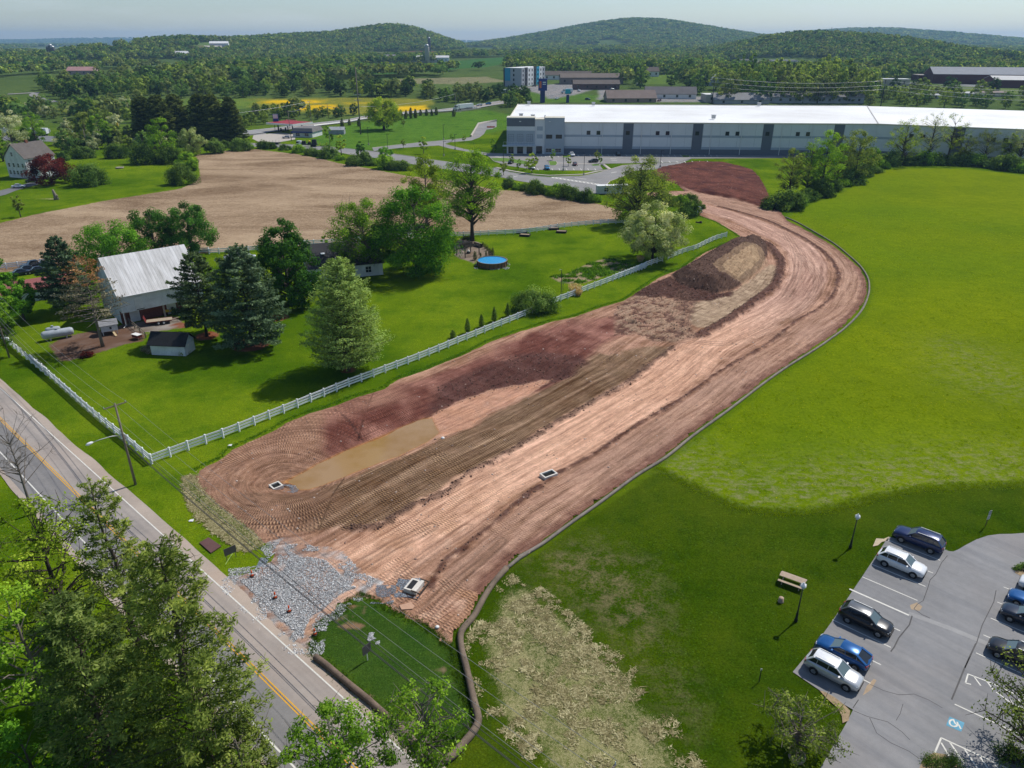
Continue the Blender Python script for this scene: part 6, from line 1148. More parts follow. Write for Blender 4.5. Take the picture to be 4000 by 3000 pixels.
def car_meshes(kind):
 if kind in _carm:return _carm[kind]
 K=KINDS[kind];mb=MB();mb.smf=True;n=11;L=K['L'];R=K['rows']
 for x,zb,zs,ws,wl in R:
  mid=(zb+zs)/2;pts=[(wl*.82,zb),(wl,zb+.10),(ws*1.0,mid),(ws,zs -.12),(ws*.94,zs -.02),(ws*.55,zs+.035)]
  pr=[(-a,z) for a,z in pts]+[(0,zs+.05)]+[(a,z) for a,z in pts[::-1]]
  mb.v+=[(x -L/2,a,z) for a,z in pr]
 m_=13
 for i in range(len(R) -1):
  for k in range(m_):mb.f.append([i*m_+k,(i+1)*m_+k,(i+1)*m_+(k+1) % m_,i*m_+(k+1) % m_]);mb.m.append(0);mb.sm.append(True)
 for e in (0,(len(R) -1)*m_):mb.f.append([e+k for k in range(m_)][::1 if e==0 else -1]);mb.m.append(0);mb.sm.append(False)
 def cabin(shrink,zt):
  V=[]
  for (x,z,w,zb) in K['cab']:V.append([(x -L/2,-w*shrink,z+zt),(x -L/2,w*shrink,z+zt)])
  return V
 a,b,c,d=cabin(1.0,0);ws=K['cab'][0][2];g=MB();x1,x2,x3,x4=[p[0] -L/2 for p in K['cab']];zs=K['cab'][0][1];zr=K['cab'][1][1];we=.90*R[4][3];wr=K['cab'][1][2];zd_=K['cab'][3][1]
 g.quad((x1,-we*.92,zs),(x1,we*.92,zs),(x2,wr,zr),(x2,-wr,zr));ws_=g;gl=MB()
 gl.quad((x4,we*.9,zd_),(x4,-we*.9,zd_),(x3,-wr*.95,zr),(x3,wr*.95,zr))
 for s in (-1,1):q=[(x1,s*we*.92,zs),(x2,s*wr,zr),(x3,s*wr*.95,zr),(x4,s*we*.9,zd_)];gl.quad(*(q if s<0 else q[::-1]))
 rf=MB();rf.smf=True;xs_=[x2 -.06,x2+.12,(x2+x3)/2,x3 -.12,x3+.1];zz=[zr -.02,zr+.035,zr+.065,zr+.045,zr -.02]
 for x,z in zip(xs_,zz):rf.v+=[(x,-wr*1.03,z -.05),(x,-wr*.85,z),(x,0,z+.025),(x,wr*.85,z),(x,wr*1.03,z -.05)]
 for i in range(4):
  for k in range(4):rf.f.append([i*5+k,(i+1)*5+k,(i+1)*5+k+1,i*5+k+1]);rf.m.append(0);rf.sm.append(True)
 pls=[]
 for s in (-1,1):
  pl=MB();pls.append(pl);pl.bar((x2 -.05,s*wr*1.02,zr -.03),(x3+.05,s*wr*.98,zr -.03),.08,.06);pl.bar((x1,s*we*.93,zs),(x2,s*wr*1.02,zr),.09,.07);pl.bar((x4,s*we*.91,zd_),(x3,s*wr*.97,zr),.22 if kind != 'sedan' else .14,.07)
  for f in (.45,.74):xm=x1+(x4 -x1)*f;zc=(zs+zr)/2;pl.bar((xm,s*(we*.915+.008),zs),(xm -.05,s*(wr*.99+.008),zr -.02),.08,.04)
 _carm[kind]=dict(body=mb,wind=ws_,glass=gl,roof=rf,pillar=pls,dims=(x1,x2,x3,x4,zs,zr,we,wr));return _carm[kind]
WGL=Mat('windscreen_glass');WGL.color((.10,.14,.145)).rough(.05);WGL.b.inputs['Specular IOR Level'].default_value=.8;WGL=WGL.m
_cache={}
def car(kind,paint,label,xy,rz,name='parked_car',z=0,group=None,cat='car',detail=True,roofmat=None):
 K=KINDS[kind];C=car_meshes(kind);L=K['L'];x1,x2,x3,x4,zs,zr,we,wr=C['dims'];t=thing(name,label,cat,(xy[0],xy[1],z),rz,group);R=K['rows']
 def part(nm,key,mb,mat,parent=t):
  k=(kind,key,mat.name)
  if k not in _cache:_cache[k]=mb().mesh(nm,mat)
  return obj_of(nm,_cache[k],parent)
 body=part('body','body', lambda:C['body'],paint);part('windscreen','ws', lambda:C['wind'],WGL);part('side_window','gl', lambda:C['glass'],GLASS);part('roof','rf', lambda:C['roof'],roofmat or paint);[part('window_frame','pl%d' % s_, lambda:C['pillar'][s_],paint) for s_ in (0,1)]
 wr_,xf,xb=K['wheel'];hw=R[4][3]
 def wheel_t():mb=MB();mb.smf=True;mb.tube([(0,-.11,0),(0,-.10,0),(0,.10,0),(0,.11,0)],[wr_*.9,wr_,wr_,wr_*.9],18);return mb
 def wheel_r():
  mb=MB();mb.tube([(0,.085,0),(0,.118,0)],[wr_*.62,wr_*.58],16)
  for k in range(5):a=k*1.2566;mb.bar((0,.12,0),(wr_*.56*math.cos(a),.125,wr_*.56*math.sin(a)),.09,.03)
  return mb
 def arch():
  mb=MB()
  for s in (-1,1):
   for x in (xf,xb):mb.tube([(x -L/2,s*(hw -.04),wr_),(x -L/2,s*(hw+.008),wr_)],wr_*1.14,18)
  return mb
 part('wheel_arch','arch',arch,PLAST)
 for x in (xf,xb):
  for s in (-1,1):
   w=part('wheel','tyre',wheel_t,RUBBER);w.location=(x -L/2,s*(hw -.07),wr_);w.rotation_euler=(0,0,0 if s>0 else math.pi)
   part('rim','rim',wheel_r,RIM,w)
 def lights(x,zz,w,dx,mat):
  mb=MB()
  for s in (-1,1):mb.box((x,s*w,zz),(dx,.36,.17),-s*.25 if x<0 else s*.25)
  return mb
 part('headlight','hl', lambda:lights(.16 -L/2,R[1][2] -.10,.62,.16,LAMP),LAMP);part('tail_light','tl', lambda:lights(L/2 -.10,R[-2][2] -.10,.66,.14,TAIL),TAIL)
 def bump():
  mb=MB();mb.box((-L/2+.04,0,.46),(.16,1.2,.26));mb.box((L/2 -.05,0,.5),(.14,1.3,.22));return mb
 part('bumper','bp',bump,PLAST)
 def plate():mb=MB();mb.box((L/2+.03,0,.72),(.02,.34,.16));return mb
 part('number_plate','np',plate,TRIM)
 def mir():
  mb=MB()
  for s in (-1,1):mb.box((x1+.42,s*(we+.16),zs+.10),(.14,.24,.16))
  return mb
 part('mirror','mi',mir,paint)
 if K['rails'] and detail:
  def rails():
   mb=MB()
   for s in (-1,1):mb.bar((x2+.15,s*wr*.9,zr+.09),(x3 -.1,s*wr*.88,zr+.10),.05)
   return mb
  part('roof_rail','rr',rails,STEEL)
 return t
P_={k:carpaint(k,c,f) for k,c,f in (('navy',(.010,.022,.085),.3),('white',(.72,.73,.74),0),('black',(.012,.012,.014),.2),('blue',(.005,.085,.27),.35),('silver',(.55,.56,.57),.35),('midnight',(.015,.022,.04),.3),('skyblue',(.02,.20,.42),.2),('red',(.10,.012,.012),.2),('grey',(.14,.145,.15),.3))}
la=math.atan2(LD[1],LD[0]);S0=np.array([45.6,62.4])
def slot(i,back=2.75):return S0+LS*(i+.5) -LD*back
car('big_suv',P_['navy'],'dark blue large SUV parked nose-in at the end of the row by the lawn',slot(-1,2.6),la,z=.03,group='cars in the near car park')
car('suv',P_['white'],'white SUV parked nose-out second in the row by the lawn',slot(1,2.8),la+math.pi,z=.03,group='cars in the near car park')
car('suv',P_['black'],'black SUV with grey roof parked alone mid row',slot(5,2.75),la+math.pi,z=.03,group='cars in the near car park',roofmat=P_['grey'])
car('crossover',P_['blue'],'bright blue crossover parked beside the silver-white SUV',slot(7,2.9),la,z=.03,group='cars in the near car park')
car('suv',P_['silver'],'silver-white SUV at the lower end of the row by the lawn',slot(8,2.75),la+math.pi,z=.03,group='cars in the near car park',roofmat=P_['white'])
R0=np.array([49.8,58.2]);RS=np.array([-1.97,-2.2])
for i,kd,pt,lab,bk in ((-1,'suv','white','white car at the right edge beside the mulch island',3.3),(0,'sedan','blue','blue car cut by the right edge, facing left',2.9),(1,'suv','midnight','very dark blue car at the right edge under the tree',2.8),(3,'suv','black','dark SUV half hidden under the right edge tree',2.9)):
 car(kd,P_[pt],lab,R0+RS*(i+.5)+LD*bk,la,z=.03,group='cars in the near car park')
car('sedan',P_['white'],'white saloon on the drive of the white farmhouse',CR(*L5,[(165,848)])[0],.28+math.pi,z=.03)
car('suv',P_['black'],'black SUV beside the farmhouse under the red maple',CR(*L5,[(280,800)])[0],.25,z=.03)
for k,(u,v,lab) in enumerate([(250,395,'black car with sunlit windows behind the long red-roofed shed'),(185,430,'dark car nearest the left tree behind the red-roofed shed'),(350,405,'dark car in the middle of the row behind the red-roofed shed'),(440,370,'dark car beside the pine behind the red-roofed shed'),(330,360,'charcoal pickup farthest back behind the red-roofed shed')]):
 car('pickup' if k==4 else 'sedan',P_[('black','midnight','black','grey','black')[k]],lab,CR(0,900,2.4578,[(u,v)])[0],.6+.05*k,z=.02,group='dark cars behind the shed',detail=False)
for kd,pt,u,v,rz,lab in (('pickup','white',957,575,1.75,'white pickup parked by the warehouse wall'),('suv','black',1360,570,1.6,'black SUV parked by the warehouse wall'),('suv','skyblue',745,690,1.72,'bright blue car in the warehouse car park'),('sedan','red',987,655,1.6,'dark red car in the warehouse car park'),('suv','black',1145,630,.3,'dark car by the path in the warehouse car park'),('suv','black',432,640,1.3,'black car at the left end of the warehouse car park'),('sedan','silver',615,685,1.8,'pale car partly behind a young tree in the warehouse car park')):
 car(kd,P_[pt],lab,CR(*W1,[(u,v)])[0],rz,z=.04,detail=False,group='cars at the warehouse')
car('suv',P_['silver'],'silver SUV at the fuel station pumps',CR(1000,430,3.175,[(378,352)])[0],.1,z=.05,detail=False)
def far_car(kd,pt,u,v,rz,lab):p=GT(u,v);car(kd,P_[pt],lab,p,rz,z=float(T(*p))+.38,detail=False)
far_car('suv','white',1873,416,.35,'white car following the truck on the overpass');far_car('suv','skyblue',1908,410,.35,'blue car behind the white one on the overpass');far_car('suv','silver',955,520,.2,'silver car on the highway behind the spruces')
for k,(u,v,pt,lab) in enumerate([(2086,338,'grey','grey car parked beside the hotel'),(2176,388,'white','white car on the junction road behind the warehouse'),(2262,358,'white','white car turning at the junction'),(2296,392,'black','black car on the road right of the turquoise sign'),(2392,352,'silver','silver car by the restaurant entrance'),(2224,308,'white','white car parked at the white motel wing'),(2245,309,'silver','silver car parked at the white motel wing'),(2540,398,'midnight','dark car right of the brown hip roof'),(2575,396,'red','dark red car right of the brown hip roof'),(2490,332,'white','white car parked on the grass by the cottage')]):
 p=GT(u,v);car('suv',P_[pt],lab,p,k*.9,z=float(T(*p))+.05,detail=False,group='cars in the town')
for k in range(36):
 p=GT(2865+(k % 12)*18+(k // 12)*5,248+(k // 12)*6);car('suv',P_[('white','silver','black','grey','red','blue')[(k*7) % 6]],'small parked car on the distant dealership lot',p,.3,z=float(T(*p))+.1,detail=False,group='cars on the dealership lot')
def lorry(label,p,rz,cab_c,L=15.5,z=0,cab=True):
 t=thing('lorry',label,'truck',(p[0],p[1],z),rz);mb=MB();mb.box((0,0,2.75),(L,2.6,2.9));mb.build('trailer_box',plain('trailer_white',(.70,.72,.74),.5,.06),t)
 mb=MB();mb.box((.3,0,1.15),(L -1,1.6,.25));mb.build('chassis',PLAST,t)
 for x in ((L/2 -1.5,L/2 -2.8)+((-L/2 -.6,-L/2+1.0,-L/2 -3.6) if cab else (-L/2+2.0,))):
  for s in (-1,1):mb=MB();mb.tube([(x,s*1.0,.5),(x,s*1.28,.5)],.5,14);mb.build('wheel',RUBBER,t)
 if cab:
  cm=carpaint('lorry_'+str(int(cab_c[0]*99)),cab_c);mb=MB();mb.box((-L/2 -1.7,0,2.3),(2.6,2.4,3.0),0,.94);mb.box((-L/2 -3.7,0,1.55),(1.8,2.1,1.5),0,.9);mb.build('cab',cm,t)
  mb=MB();mb.box((-L/2 -2.92,0,2.8),(.1,2.0,.9));[mb.box((-L/2 -2.3,s*1.18,2.75),(1.0,.06,.8)) for s in (-1,1)];mb.build('cab_window',GLASS,t);mb=MB();mb.box((-L/2 -4.62,0,.7),(.15,2.2,.5));mb.build('bumper',STEEL,t)
 return t
hd=GT(1850,424) -GT(1780,434);p=GT(1818,431);lorry('white semi-trailer lorry crossing the overpass',p,math.atan2(hd[1],hd[0]),(.6,.62,.63),15.5,float(T(*p))+.4)
p=CR(*L5,[(330,398)])[0];lorry('white box trailer parked in the yard behind the farmhouse',p,-.05,(1,1,1),12.5,.03,False)
p=CR(*L5,[(25,395)])[0];t=lorry('orange and white truck at the left edge of the yard',p,.1,(.6,.12,.03),7,.03,True)
p=GT(1962,372);lorry('white box trailer beyond the trees left of the hotel',p,.1,(1,1,1),13,float(T(*p))+.3,False)
p=GT(2224,366);lorry('white box van on the junction road',p,.15,(.7,.7,.7),5.5,float(T(*p))+.2)
p=CR(1000,430,3.175,[(640,455)])[0];t=thing('crew_truck','dark flatbed work truck with white cab on the service road','truck',(p[0],p[1],.03),-.06)
mb=MB();mb.box((-4.2,0,1.9),(2.4,2.3,2.2),0,.92);mb.build('cab',carpaint('lorry_70',(.7,.7,.7)),t);mb=MB();mb.box((-4.9,0,2.3),(1.3,2.32,.8));mb.build('cab_window',GLASS,t);mb=MB();mb.box((1.2,0,1.15),(8.4,2.3,.3));mb.build('flatbed',PLAST,t)
for x in (-4.2,2.4,3.8):
 for s in (-1,1):mb=MB();mb.tube([(x,s*.9,.5),(x,s*1.2,.5)],.5,14);mb.build('wheel',RUBBER,t)
for x,w,h_ in ((-1.8,2.2,1.6),(1.2,1.8,1.0),(3.8,2.6,2.4)):mb=MB();mb.box((x,0,1.3+h_/2),(w,1.8,h_),.1,.8);mb.build('equipment_box',PLAST,t)
mb=MB();mb.lathe([(.5,2.3),(.6,2.9),(.2,3.2)],(1.2,.3,0),10);mb.build('yellow_drum',plain('paint_yellow',(.6,.4,.03),.5),t)
p=CR(1000,430,3.175,[(200,425)])[0];t=thing('equipment_trailer','dark flat equipment trailer parked beside the fuel station forecourt','trailer',(p[0],p[1],.03),-.03);mb=MB();mb.box((0,0,.8),(9,2.3,.25));mb.build('deck',PLAST,t)
for k in range(6):mb=MB();mb.box((-4.2+k*1.7,-1.1,1.5),(.1,.1,1.3));mb.build('stake',PLAST,t)
for x in (1.5,2.8):
 for s in (-1,1):mb=MB();mb.tube([(x,s*.9,.4),(x,s*1.2,.4)],.4,12);mb.build('wheel',RUBBER,t)
p=CR(0,900,2.4578,[(1535,890)])[0];t=thing('flatbed_trailer','red tandem-axle flatbed trailer with wooden deck before the barn','trailer',(p[0],p[1],.02),.38)
mb=MB();mb.box((0,0,.62),(4.6,1.9,.1));mb.build('deck',plain('deck_planks',(.36,.30,.22),.9,.25,2),t);RED2=plain('frame_red',(.13,.02,.02),.6,.2);mb=MB();[mb.box((0,s*.98,.62),(4.7,.08,.2)) for s in (-1,1)];mb.bar((2.3,-.6,.55),(3.9,0,.5),.1);mb.bar((2.3,.6,.55),(3.9,0,.5),.1);mb.build('frame',RED2,t)
mb=MB();mb.bar((-2.35,0,.6),(-2.7,0,1.7),1.9,.06);mb.build('ramp_gate',RED2,t)
for x in (-.1,.85):
 for s in (-1,1):
  mb=MB();mb.tube([(x,s*1.05,.36),(x,s*1.25,.36)],.36,14);w=mb.build('wheel',RUBBER,t);mb=MB();mb.tube([(x,s*1.24,.36),(x,s*1.27,.36)],.2,12);mb.build('rim',TRIM,w)
p=CR(0,900,2.4578,[(1640,805)])[0];t=thing('compact_tractor','small yellow tractor under the barn forebay','tractor',(p[0],p[1],.02),.4);YP=plain('paint_yellow',(.6,.4,.03),.5);mb=MB();mb.box((-.7,0,.85),(1.2,.7,.5),0,.85);mb.box((.5,0,.75),(1.0,.9,.3));mb.build('body',YP,t);mb=MB();mb.box((.5,0,1.15),(.5,.5,.45));mb.build('seat',PLAST,t)
for x,r_ in ((-1.0,.32),(.6,.48)):
 for s in (-1,1):mb=MB();mb.tube([(x,s*.45,r_),(x,s*.7,r_)],r_,14);mb.build('wheel',RUBBER,t)
# white post-and-rail fences
FW_=plain('fence_white',(.78,.79,.80),.5,.05,2)
_mb=MB();_mb.box((0,0,.74),(.21,.21,1.48));_mb.box((0,0,1.51),(.23,.23,.06),0,.5);POST=_mb.mesh('post',FW_)
_mb=MB();_mb.box((.5,0,0),(1,.07,.24));RAIL=_mb.mesh('rail',FW_)
def fence(label,pts,gaps=(),rails=(.38,.80,1.22),step=2.44):
 P=spline(pts,.2);s=np.concatenate([[0],np.cumsum(np.hypot(*np.diff(P,axis=0).T))]);n=int(s[-1]/step);q=np.column_stack([np.interp(np.arange(n+1)*step,s,P[:,0]),np.interp(np.arange(n+1)*step,s,P[:,1])])
 t=thing('white_fence',label,'fence',(q[0][0],q[0][1],0));o=q[0]
 for i in range(n+1):obj_of('post',POST,t,True,(q[i][0] -o[0],q[i][1] -o[1],float(T(*q[i])) -.05))
 for i in range(n):
  if i in gaps:continue
  d=q[i+1] -q[i]
  for zr in rails:r=obj_of('rail',RAIL,t,True,(q[i][0] -o[0],q[i][1] -o[1],zr));r.rotation_euler=(0,0,math.atan2(d[1],d[0]));r.scale=(math.hypot(*d),1,1)
 return t
corner=G(594,1811)
f1=np.vstack([[corner],CR(*S2,[(75,572),(245,512),(405,455),(550,397),(695,338),(830,283),(968,228),(1100,172),(1228,120),(1352,68)]),CR(*S1,[(90,703),(165,675),(305,622),(430,575),(550,527),(665,478),(780,432),(880,390),(980,350),(1085,305),(1215,250),(1300,217),(1375,187),(1455,157),(1520,131),(1600,100),(1690,66)]),CR(*S4,[(0,648),(150,592),(300,527),(460,472),(600,417),(700,388),(790,343),(880,303),(968,278)])])
fence('white three-rail fence running beside the earthworks',f1,gaps=(64,))
fence('white three-rail fence running beside the road',np.vstack([[corner+[-.08,.06]],CR(*A4,[(1240,832),(1145,752),(990,632),(835,505),(640,333),(510,218),(380,112),(285,25)]),CR(0,900,2.4578,[(480,1410),(330,1295),(130,1130),(45,1050)]),[[-103,133.6],[-112,141]]]))
fence('white three-rail fence along the stubble field',np.vstack([CR(1700,750,2.011,[(1600,240),(1460,245),(1240,258),(1000,282),(720,322),(430,338),(200,352)]),CR(800,800,2.212,[(1580,298),(1150,335),(860,352),(440,398),(30,424)]),CR(0,900,2.4578,[(1990,212),(1600,240),(900,290),(440,325),(160,356),(0,372),(-250,392)])]))
# utility poles and wires
WOOD=plain('pole_wood',(.20,.165,.13),.9,.3,2.0);WIRE=plain('wire_grey',(.20,.20,.20),.6,.1);CABLE=plain('cable_black',(.05,.05,.052),.6,.1);INS=plain('insulator',(.45,.5,.52),.3,.1)
def upole(label,xy,h,rz,arm=2.6,r=.16,lamp=None,mat=WOOD,z=None,arms=None):
 z0=float(T(*xy)) if z is None else z;t=thing('utility_pole',label,'utility pole',(xy[0],xy[1],z0),rz);mb=MB();mb.smf=True;mb.tube([(0,0,-.2),(0,0,h)],[r,r*.65],10);mb.build('pole',mat,t)
 for zz in (arms or (h -.35,)):
  mb=MB();mb.bar((-arm/2,.12,zz),(arm/2,.12,zz),.10,.12);a=mb.build('crossarm',mat,t)
  for s in (-.95,0,.95):mb=MB();mb.tube([(s*arm/2,.12,zz+.05),(s*arm/2,.12,zz+.28)],[.05,.03],6);mb.build('insulator',INS,a)
 return t
RA=math.atan2(RN[1],RN[0])
p1,p2,p3=np.array([-47.03,77.23]),G(36.6,1396),G(2412,2972,11.1) -RN*1.25
t=upole('weathered wooden utility pole with street light beside the fence corner',p1,11.3,RA)
mb=MB();mb.smf=True;mb.tube([(-.1,0,7.0),(-1.2,0,7.35),(-2.6,0,7.45),(-3.4,0,7.4)],.045,6);mb.build('lamp_arm',STEEL,t);mb=MB();mb.smf=True;mb.tube([(-3.3,0,7.42),(-3.5,0,7.43),(-3.9,0,7.38),(-4.15,0,7.34)],[.06,.17,.19,.05],8);mb.build('lamp_head',plain('lamp_white',(.7,.72,.74),.4),t)
mb=MB();mb.tube([(.2,.1,6.4),(.2,.1,7.0)],.16,8);mb.build('transformer',STEEL,t)
upole('wooden utility pole at the left edge beside the roadside fence',p2,11.3,RA);upole('wooden pole whose crossarm shows at the bottom edge',p3,11.0,RA)
p0,p4=p2+(p2 -p1)*1.0,p3+(p3 -p1)*.9
def wire(label,a,b,r,mat=WIRE,sag=1.0,name='overhead_wire',group='overhead wires along the road'):
 a,b=np.array(a),np.array(b);P=[tuple(a+(b -a)*f -np.array([0,0,4*sag*f*(1 -f)])) for f in np.linspace(0,1,15)];mb=MB();mb.smf=True;mb.tube(P,r,5);return tag(mb.build(name,mat),label,'wire',group)
SPN=[(p0,p2,'left of the view'),(p2,p1,'between the left edge pole and the street-light pole'),(p1,p3,'from the street-light pole down to the bottom edge'),(p3,p4,'beyond the bottom edge')]
for a,b,wt in SPN[1:3]:
 for k,off in enumerate((-1.25,0,1.25)):wire(('road side','middle','lawn side')[k]+' bare conductor '+wt,[*(a+RN*off),11.2],[*(b+RN*off),11.1],.016,WIRE,1.2)
 for k,(off,zz) in enumerate(((-.15,7.6),(.12,6.6),(-.12,6.1),(.2,5.7))):wire(('highest','second','third','lowest')[k]+' communication cable '+wt,[*(a+RN*off),zz],[*(b+RN*off),zz],(.018,.026,.034,.026)[k],WIRE if k==0 else CABLE,.9)
def pole_at(u,v,tv,label,**k):xy=GT(u,v);h=height_at(u,v,tv);return upole(label,xy,h,k.pop('rz',.3),**k),xy,h
pl1,a1,h1=pole_at(900+528/2.212,350+445/2.212,350+180/2.212,'wooden pole in front of the fuel station canopy',r=.2);pl2,a2,h2=pole_at(900+703/2.212,350+300/2.212,350+95/2.212,'wooden pole behind the fuel station shop',r=.2);pl3,a3,h3=pole_at(900+848/2.212,350+245/2.212,350+118/2.212,'thin pole at the edge of the yellow field',r=.18)
pl4,a4,h4=pole_at(900+1127/2.212,350+388/2.212,262,'very tall dark transmission pole left of the spreading tree',r=.42,arms=(),mat=plain('pole_grey_brown',(.17,.145,.12),.9));mbz=float(T(*a4))
for zz in (h4*.52,h4*.60):mb=MB();mb.bar((-2.2,0,zz),(2.2,0,zz),.25);mb.build('crossarm',STEEL,pl4)
pl5,a5,h5=pole_at(1780,445,365,'pole beside the overpass end',r=.2);pl6,a6,h6=pole_at(2781,405,300,'dark transmission pole behind the warehouse roof with three arms',r=.4,mat=DARKM,arms=());pl7,a7,h7=pole_at(3440,415,312,'dark transmission pole behind the right part of the warehouse',r=.4,mat=DARKM,arms=())
for pl,hh in ((pl6,h6),(pl7,h7)):
 for f in (.64,.80,.97):mb=MB();mb.bar((-1.8,0,hh*f),(1.8,0,hh*f),.22);mb.build('crossarm',STEEL,pl)
def up3(xy,h):return [xy[0],xy[1],float(T(*xy))+h]
for k,f in enumerate((.64,.80,.97)):
 wire(('lowest','middle','top')[k]+' transmission line behind the warehouse between the dark poles',up3(a6,h6*f),up3(a7,h7*f),.11,STEEL,3,group='transmission lines')
 e=a7+(a7 -a6)*.95+np.array([0,-60]);wire(('lowest','middle','top')[k]+' transmission line running off the right edge',up3(a7,h7*f),up3(e,h7*f),.11,STEEL,3,group='transmission lines')
for k,(a,b,ha,hb) in enumerate([(a2,a1,h2 -.4,h1 -.4),(a2,a4,h2 -.3,h4*.42),(a4,a5,h4*.42,h5 -.3),(a1+[-70,6],a2,12,h2 -.5)]):wire(['service wire over the fuel station canopy','service wire from the shop pole to the tall pole','service wire from the tall pole to the overpass','service wire running left from the shop pole'][k],up3(a,ha),up3(b,hb),.07,STEEL,2.0,group='service wires by the fuel station')
pole_at(765/2.212,350+545/2.212,350+345/2.212,'leaning wooden pole behind the farmhouse garden',r=.2);pole_at(235/2.212,350+415/2.212,350+335/2.212,'pale pole beside the farmhouse roof',r=.25,mat=STEEL,arms=())
# filter socks
def sock(label,pts,r,c,zf,seed):
 P=spline(pts,.5);rng=np.random.default_rng(seed);n=len(P);rr=r*(.92+.2*fbm(np.arange(n)/5.0,np.zeros(n),seed,3));t=thing('filter_sock',label,'filter sock',(P[0][0],P[0][1],0))
 mb=MB();mb.smf=True;mb.tube([(p[0] -P[0][0],p[1] -P[0][1],zf(p[0],p[1])+q*.72) for p,q in zip(P,rr)],list(rr),10);m=Mat('sock_mesh_%d' % seed);c=np.array(c);m.color(m.ramp(m.math('ADD',m.math('MULTIPLY',m.noise(.7,5,.7),.6),m.math('MULTIPLY',m.noise(9,3,.6),.4)),[(.35,c*.62),(.6,c*1.25)])).rough(.95);m.bump(m.noise(14,3),.6,.05);mb.build('tube',m.m,t)
 for i in range(6,n -4,9):
  d=P[min(i+1,n -1)] -P[i -1];d /= np.linalg.norm(d)+1e-9;s=np.array([-d[1],d[0]])*(r+.04)
  mb=MB();mb.box((P[i][0]+s[0]*.2 -P[0][0],P[i][1]+s[1]*.2 -P[0][1],zf(*P[i])+r*1.3),(.05,.05,r*1.7));mb.build('stake',WOOD,t)
 return t
k0=25
sock('long grey filter sock separating the earthworks from the meadow',SOCK_LINE[:k0+1],.19,(.21,.18,.15), lambda a,b:float(T(a,b)),1)
sock('thick brown filter sock curving past the straw lawn to the road',SOCK_LINE[k0:],.30,(.165,.125,.092), lambda a,b:float(T(a,b)),2)
sock('brown filter sock lying along the road shoulder',CR(*A6,[(668,912),(740,965),(830,1040),(930,1125),(1030,1205),(1110,1275),(1190,1345)]),.28,(.16,.115,.085), lambda a,b:float(T(a,b)),3)
# loose stone
def stones(name,label,poly,n,smin,smax,cols,seed,zf=None,heap=0.0,parent=None):
 rng=np.random.default_rng(seed);lo,hi=poly.min(0),poly.max(0);p=lo+rng.random((n*5,2))*(hi -lo);w=fbm(p[:,0]/1.2,p[:,1]/1.2,seed,3);s=sdf(p,poly,3);p=p[(s+(w -.5)*1.0<0)][:n];n=len(p)
 oc=np.array([[1,0,0],[-1,0,0],[0,1,0],[0,-1,0],[0,0,1],[0,0,-1.]]);fc=np.array([[0,2,4],[2,1,4],[1,3,4],[3,0,4],[2,0,5],[1,2,5],[3,1,5],[0,3,5]])
 sz=(smin+(smax -smin)*rng.random(n)**2)[:,None,None]*(.7+.6*rng.random((n,6,1)));a=rng.random(n)*6.28;R=np.zeros((n,3,3));R[:,0,0]=np.cos(a);R[:,0,1]=-np.sin(a);R[:,1,0]=np.sin(a);R[:,1,1]=np.cos(a);R[:,2,2]=.65;R[:,2,0]=rng.normal(size=n)*.4
 V=np.einsum('nij,nkj->nki',R,oc[None]*sz);zb=np.array([zf(*q) for q in p]) if zf else np.zeros(n)
 sd_=np.clip(-sdf(p,poly,4),0,4);zb=zb+heap*np.clip(sd_/1.0,0,1);V=V+np.column_stack([p,zb+.02])[:,None,:]
 o=mesh_np(name,V.reshape(-1,3),(np.arange(n)[:,None,None]*6+fc[None]).reshape(-1,3),cols,parent,{'tint':np.repeat(rng.random(n),6)});return tag(o,label,'stone',kind='stuff')
def stone_mat(name,a,b,c):
 m=Mat(name);m.color(m.ramp(m.attr('tint'),[(.1,a),(.5,b),(.95,c)])).rough(.85);return m.m
ST1=stone_mat('crushed_limestone',(.22,.225,.235),(.46,.465,.47),(.78,.78,.77));ST2=stone_mat('crushed_blue_stone',(.09,.11,.14),(.22,.26,.31),(.48,.51,.55))
zfd= lambda a,b:zd(a,b)
m=Mat('stone_dust');m.color(m.ramp(m.math('ADD',m.math('MULTIPLY',m.noise(5,5,.8),.6),m.math('MULTIPLY',m.noise(.5,4),.4)),[(.35,(.14,.12,.11)),(.5,(.27,.26,.25)),(.65,(.46,.45,.44))])).rough(.95);m.bump(m.noise(7,4),1.0,.1);SDUST=m.m
stones('gravel_apron','pale crushed stone construction entrance between road and earthworks',APRON,22000,.025,.09,ST1,11,zfd,.03)
pile2=CR(*A6,[(265,285),(300,250),(370,225),(390,240),(360,265),(290,292)]);stones('stone_heap','small heap of blue-grey stone beside the construction entrance',pile2,700,.03,.06,ST2,12, lambda a,b:max(zd(a,b),0),.22)
strip=CR(*A6,[(990,450),(1060,415),(1140,420),(1170,470),(1200,530),(1150,540),(1080,500),(1000,480)]);stones('stone_heap','grey stone dust strip beside the grass island',strip,2200,.02,.05,ST2,13,zfd,.08)
c=CR(*A6,[(1068,775)])[0];stones('stone_heap','small grey gravel patch on the grass island',np.array([c+[.55*math.cos(t)*(1+.2*math.sin(3*t)),.75*math.sin(t)] for t in np.linspace(0,6.28,16)[:-1]]),600,.025,.05,ST1,14, lambda a,b:0,.12)
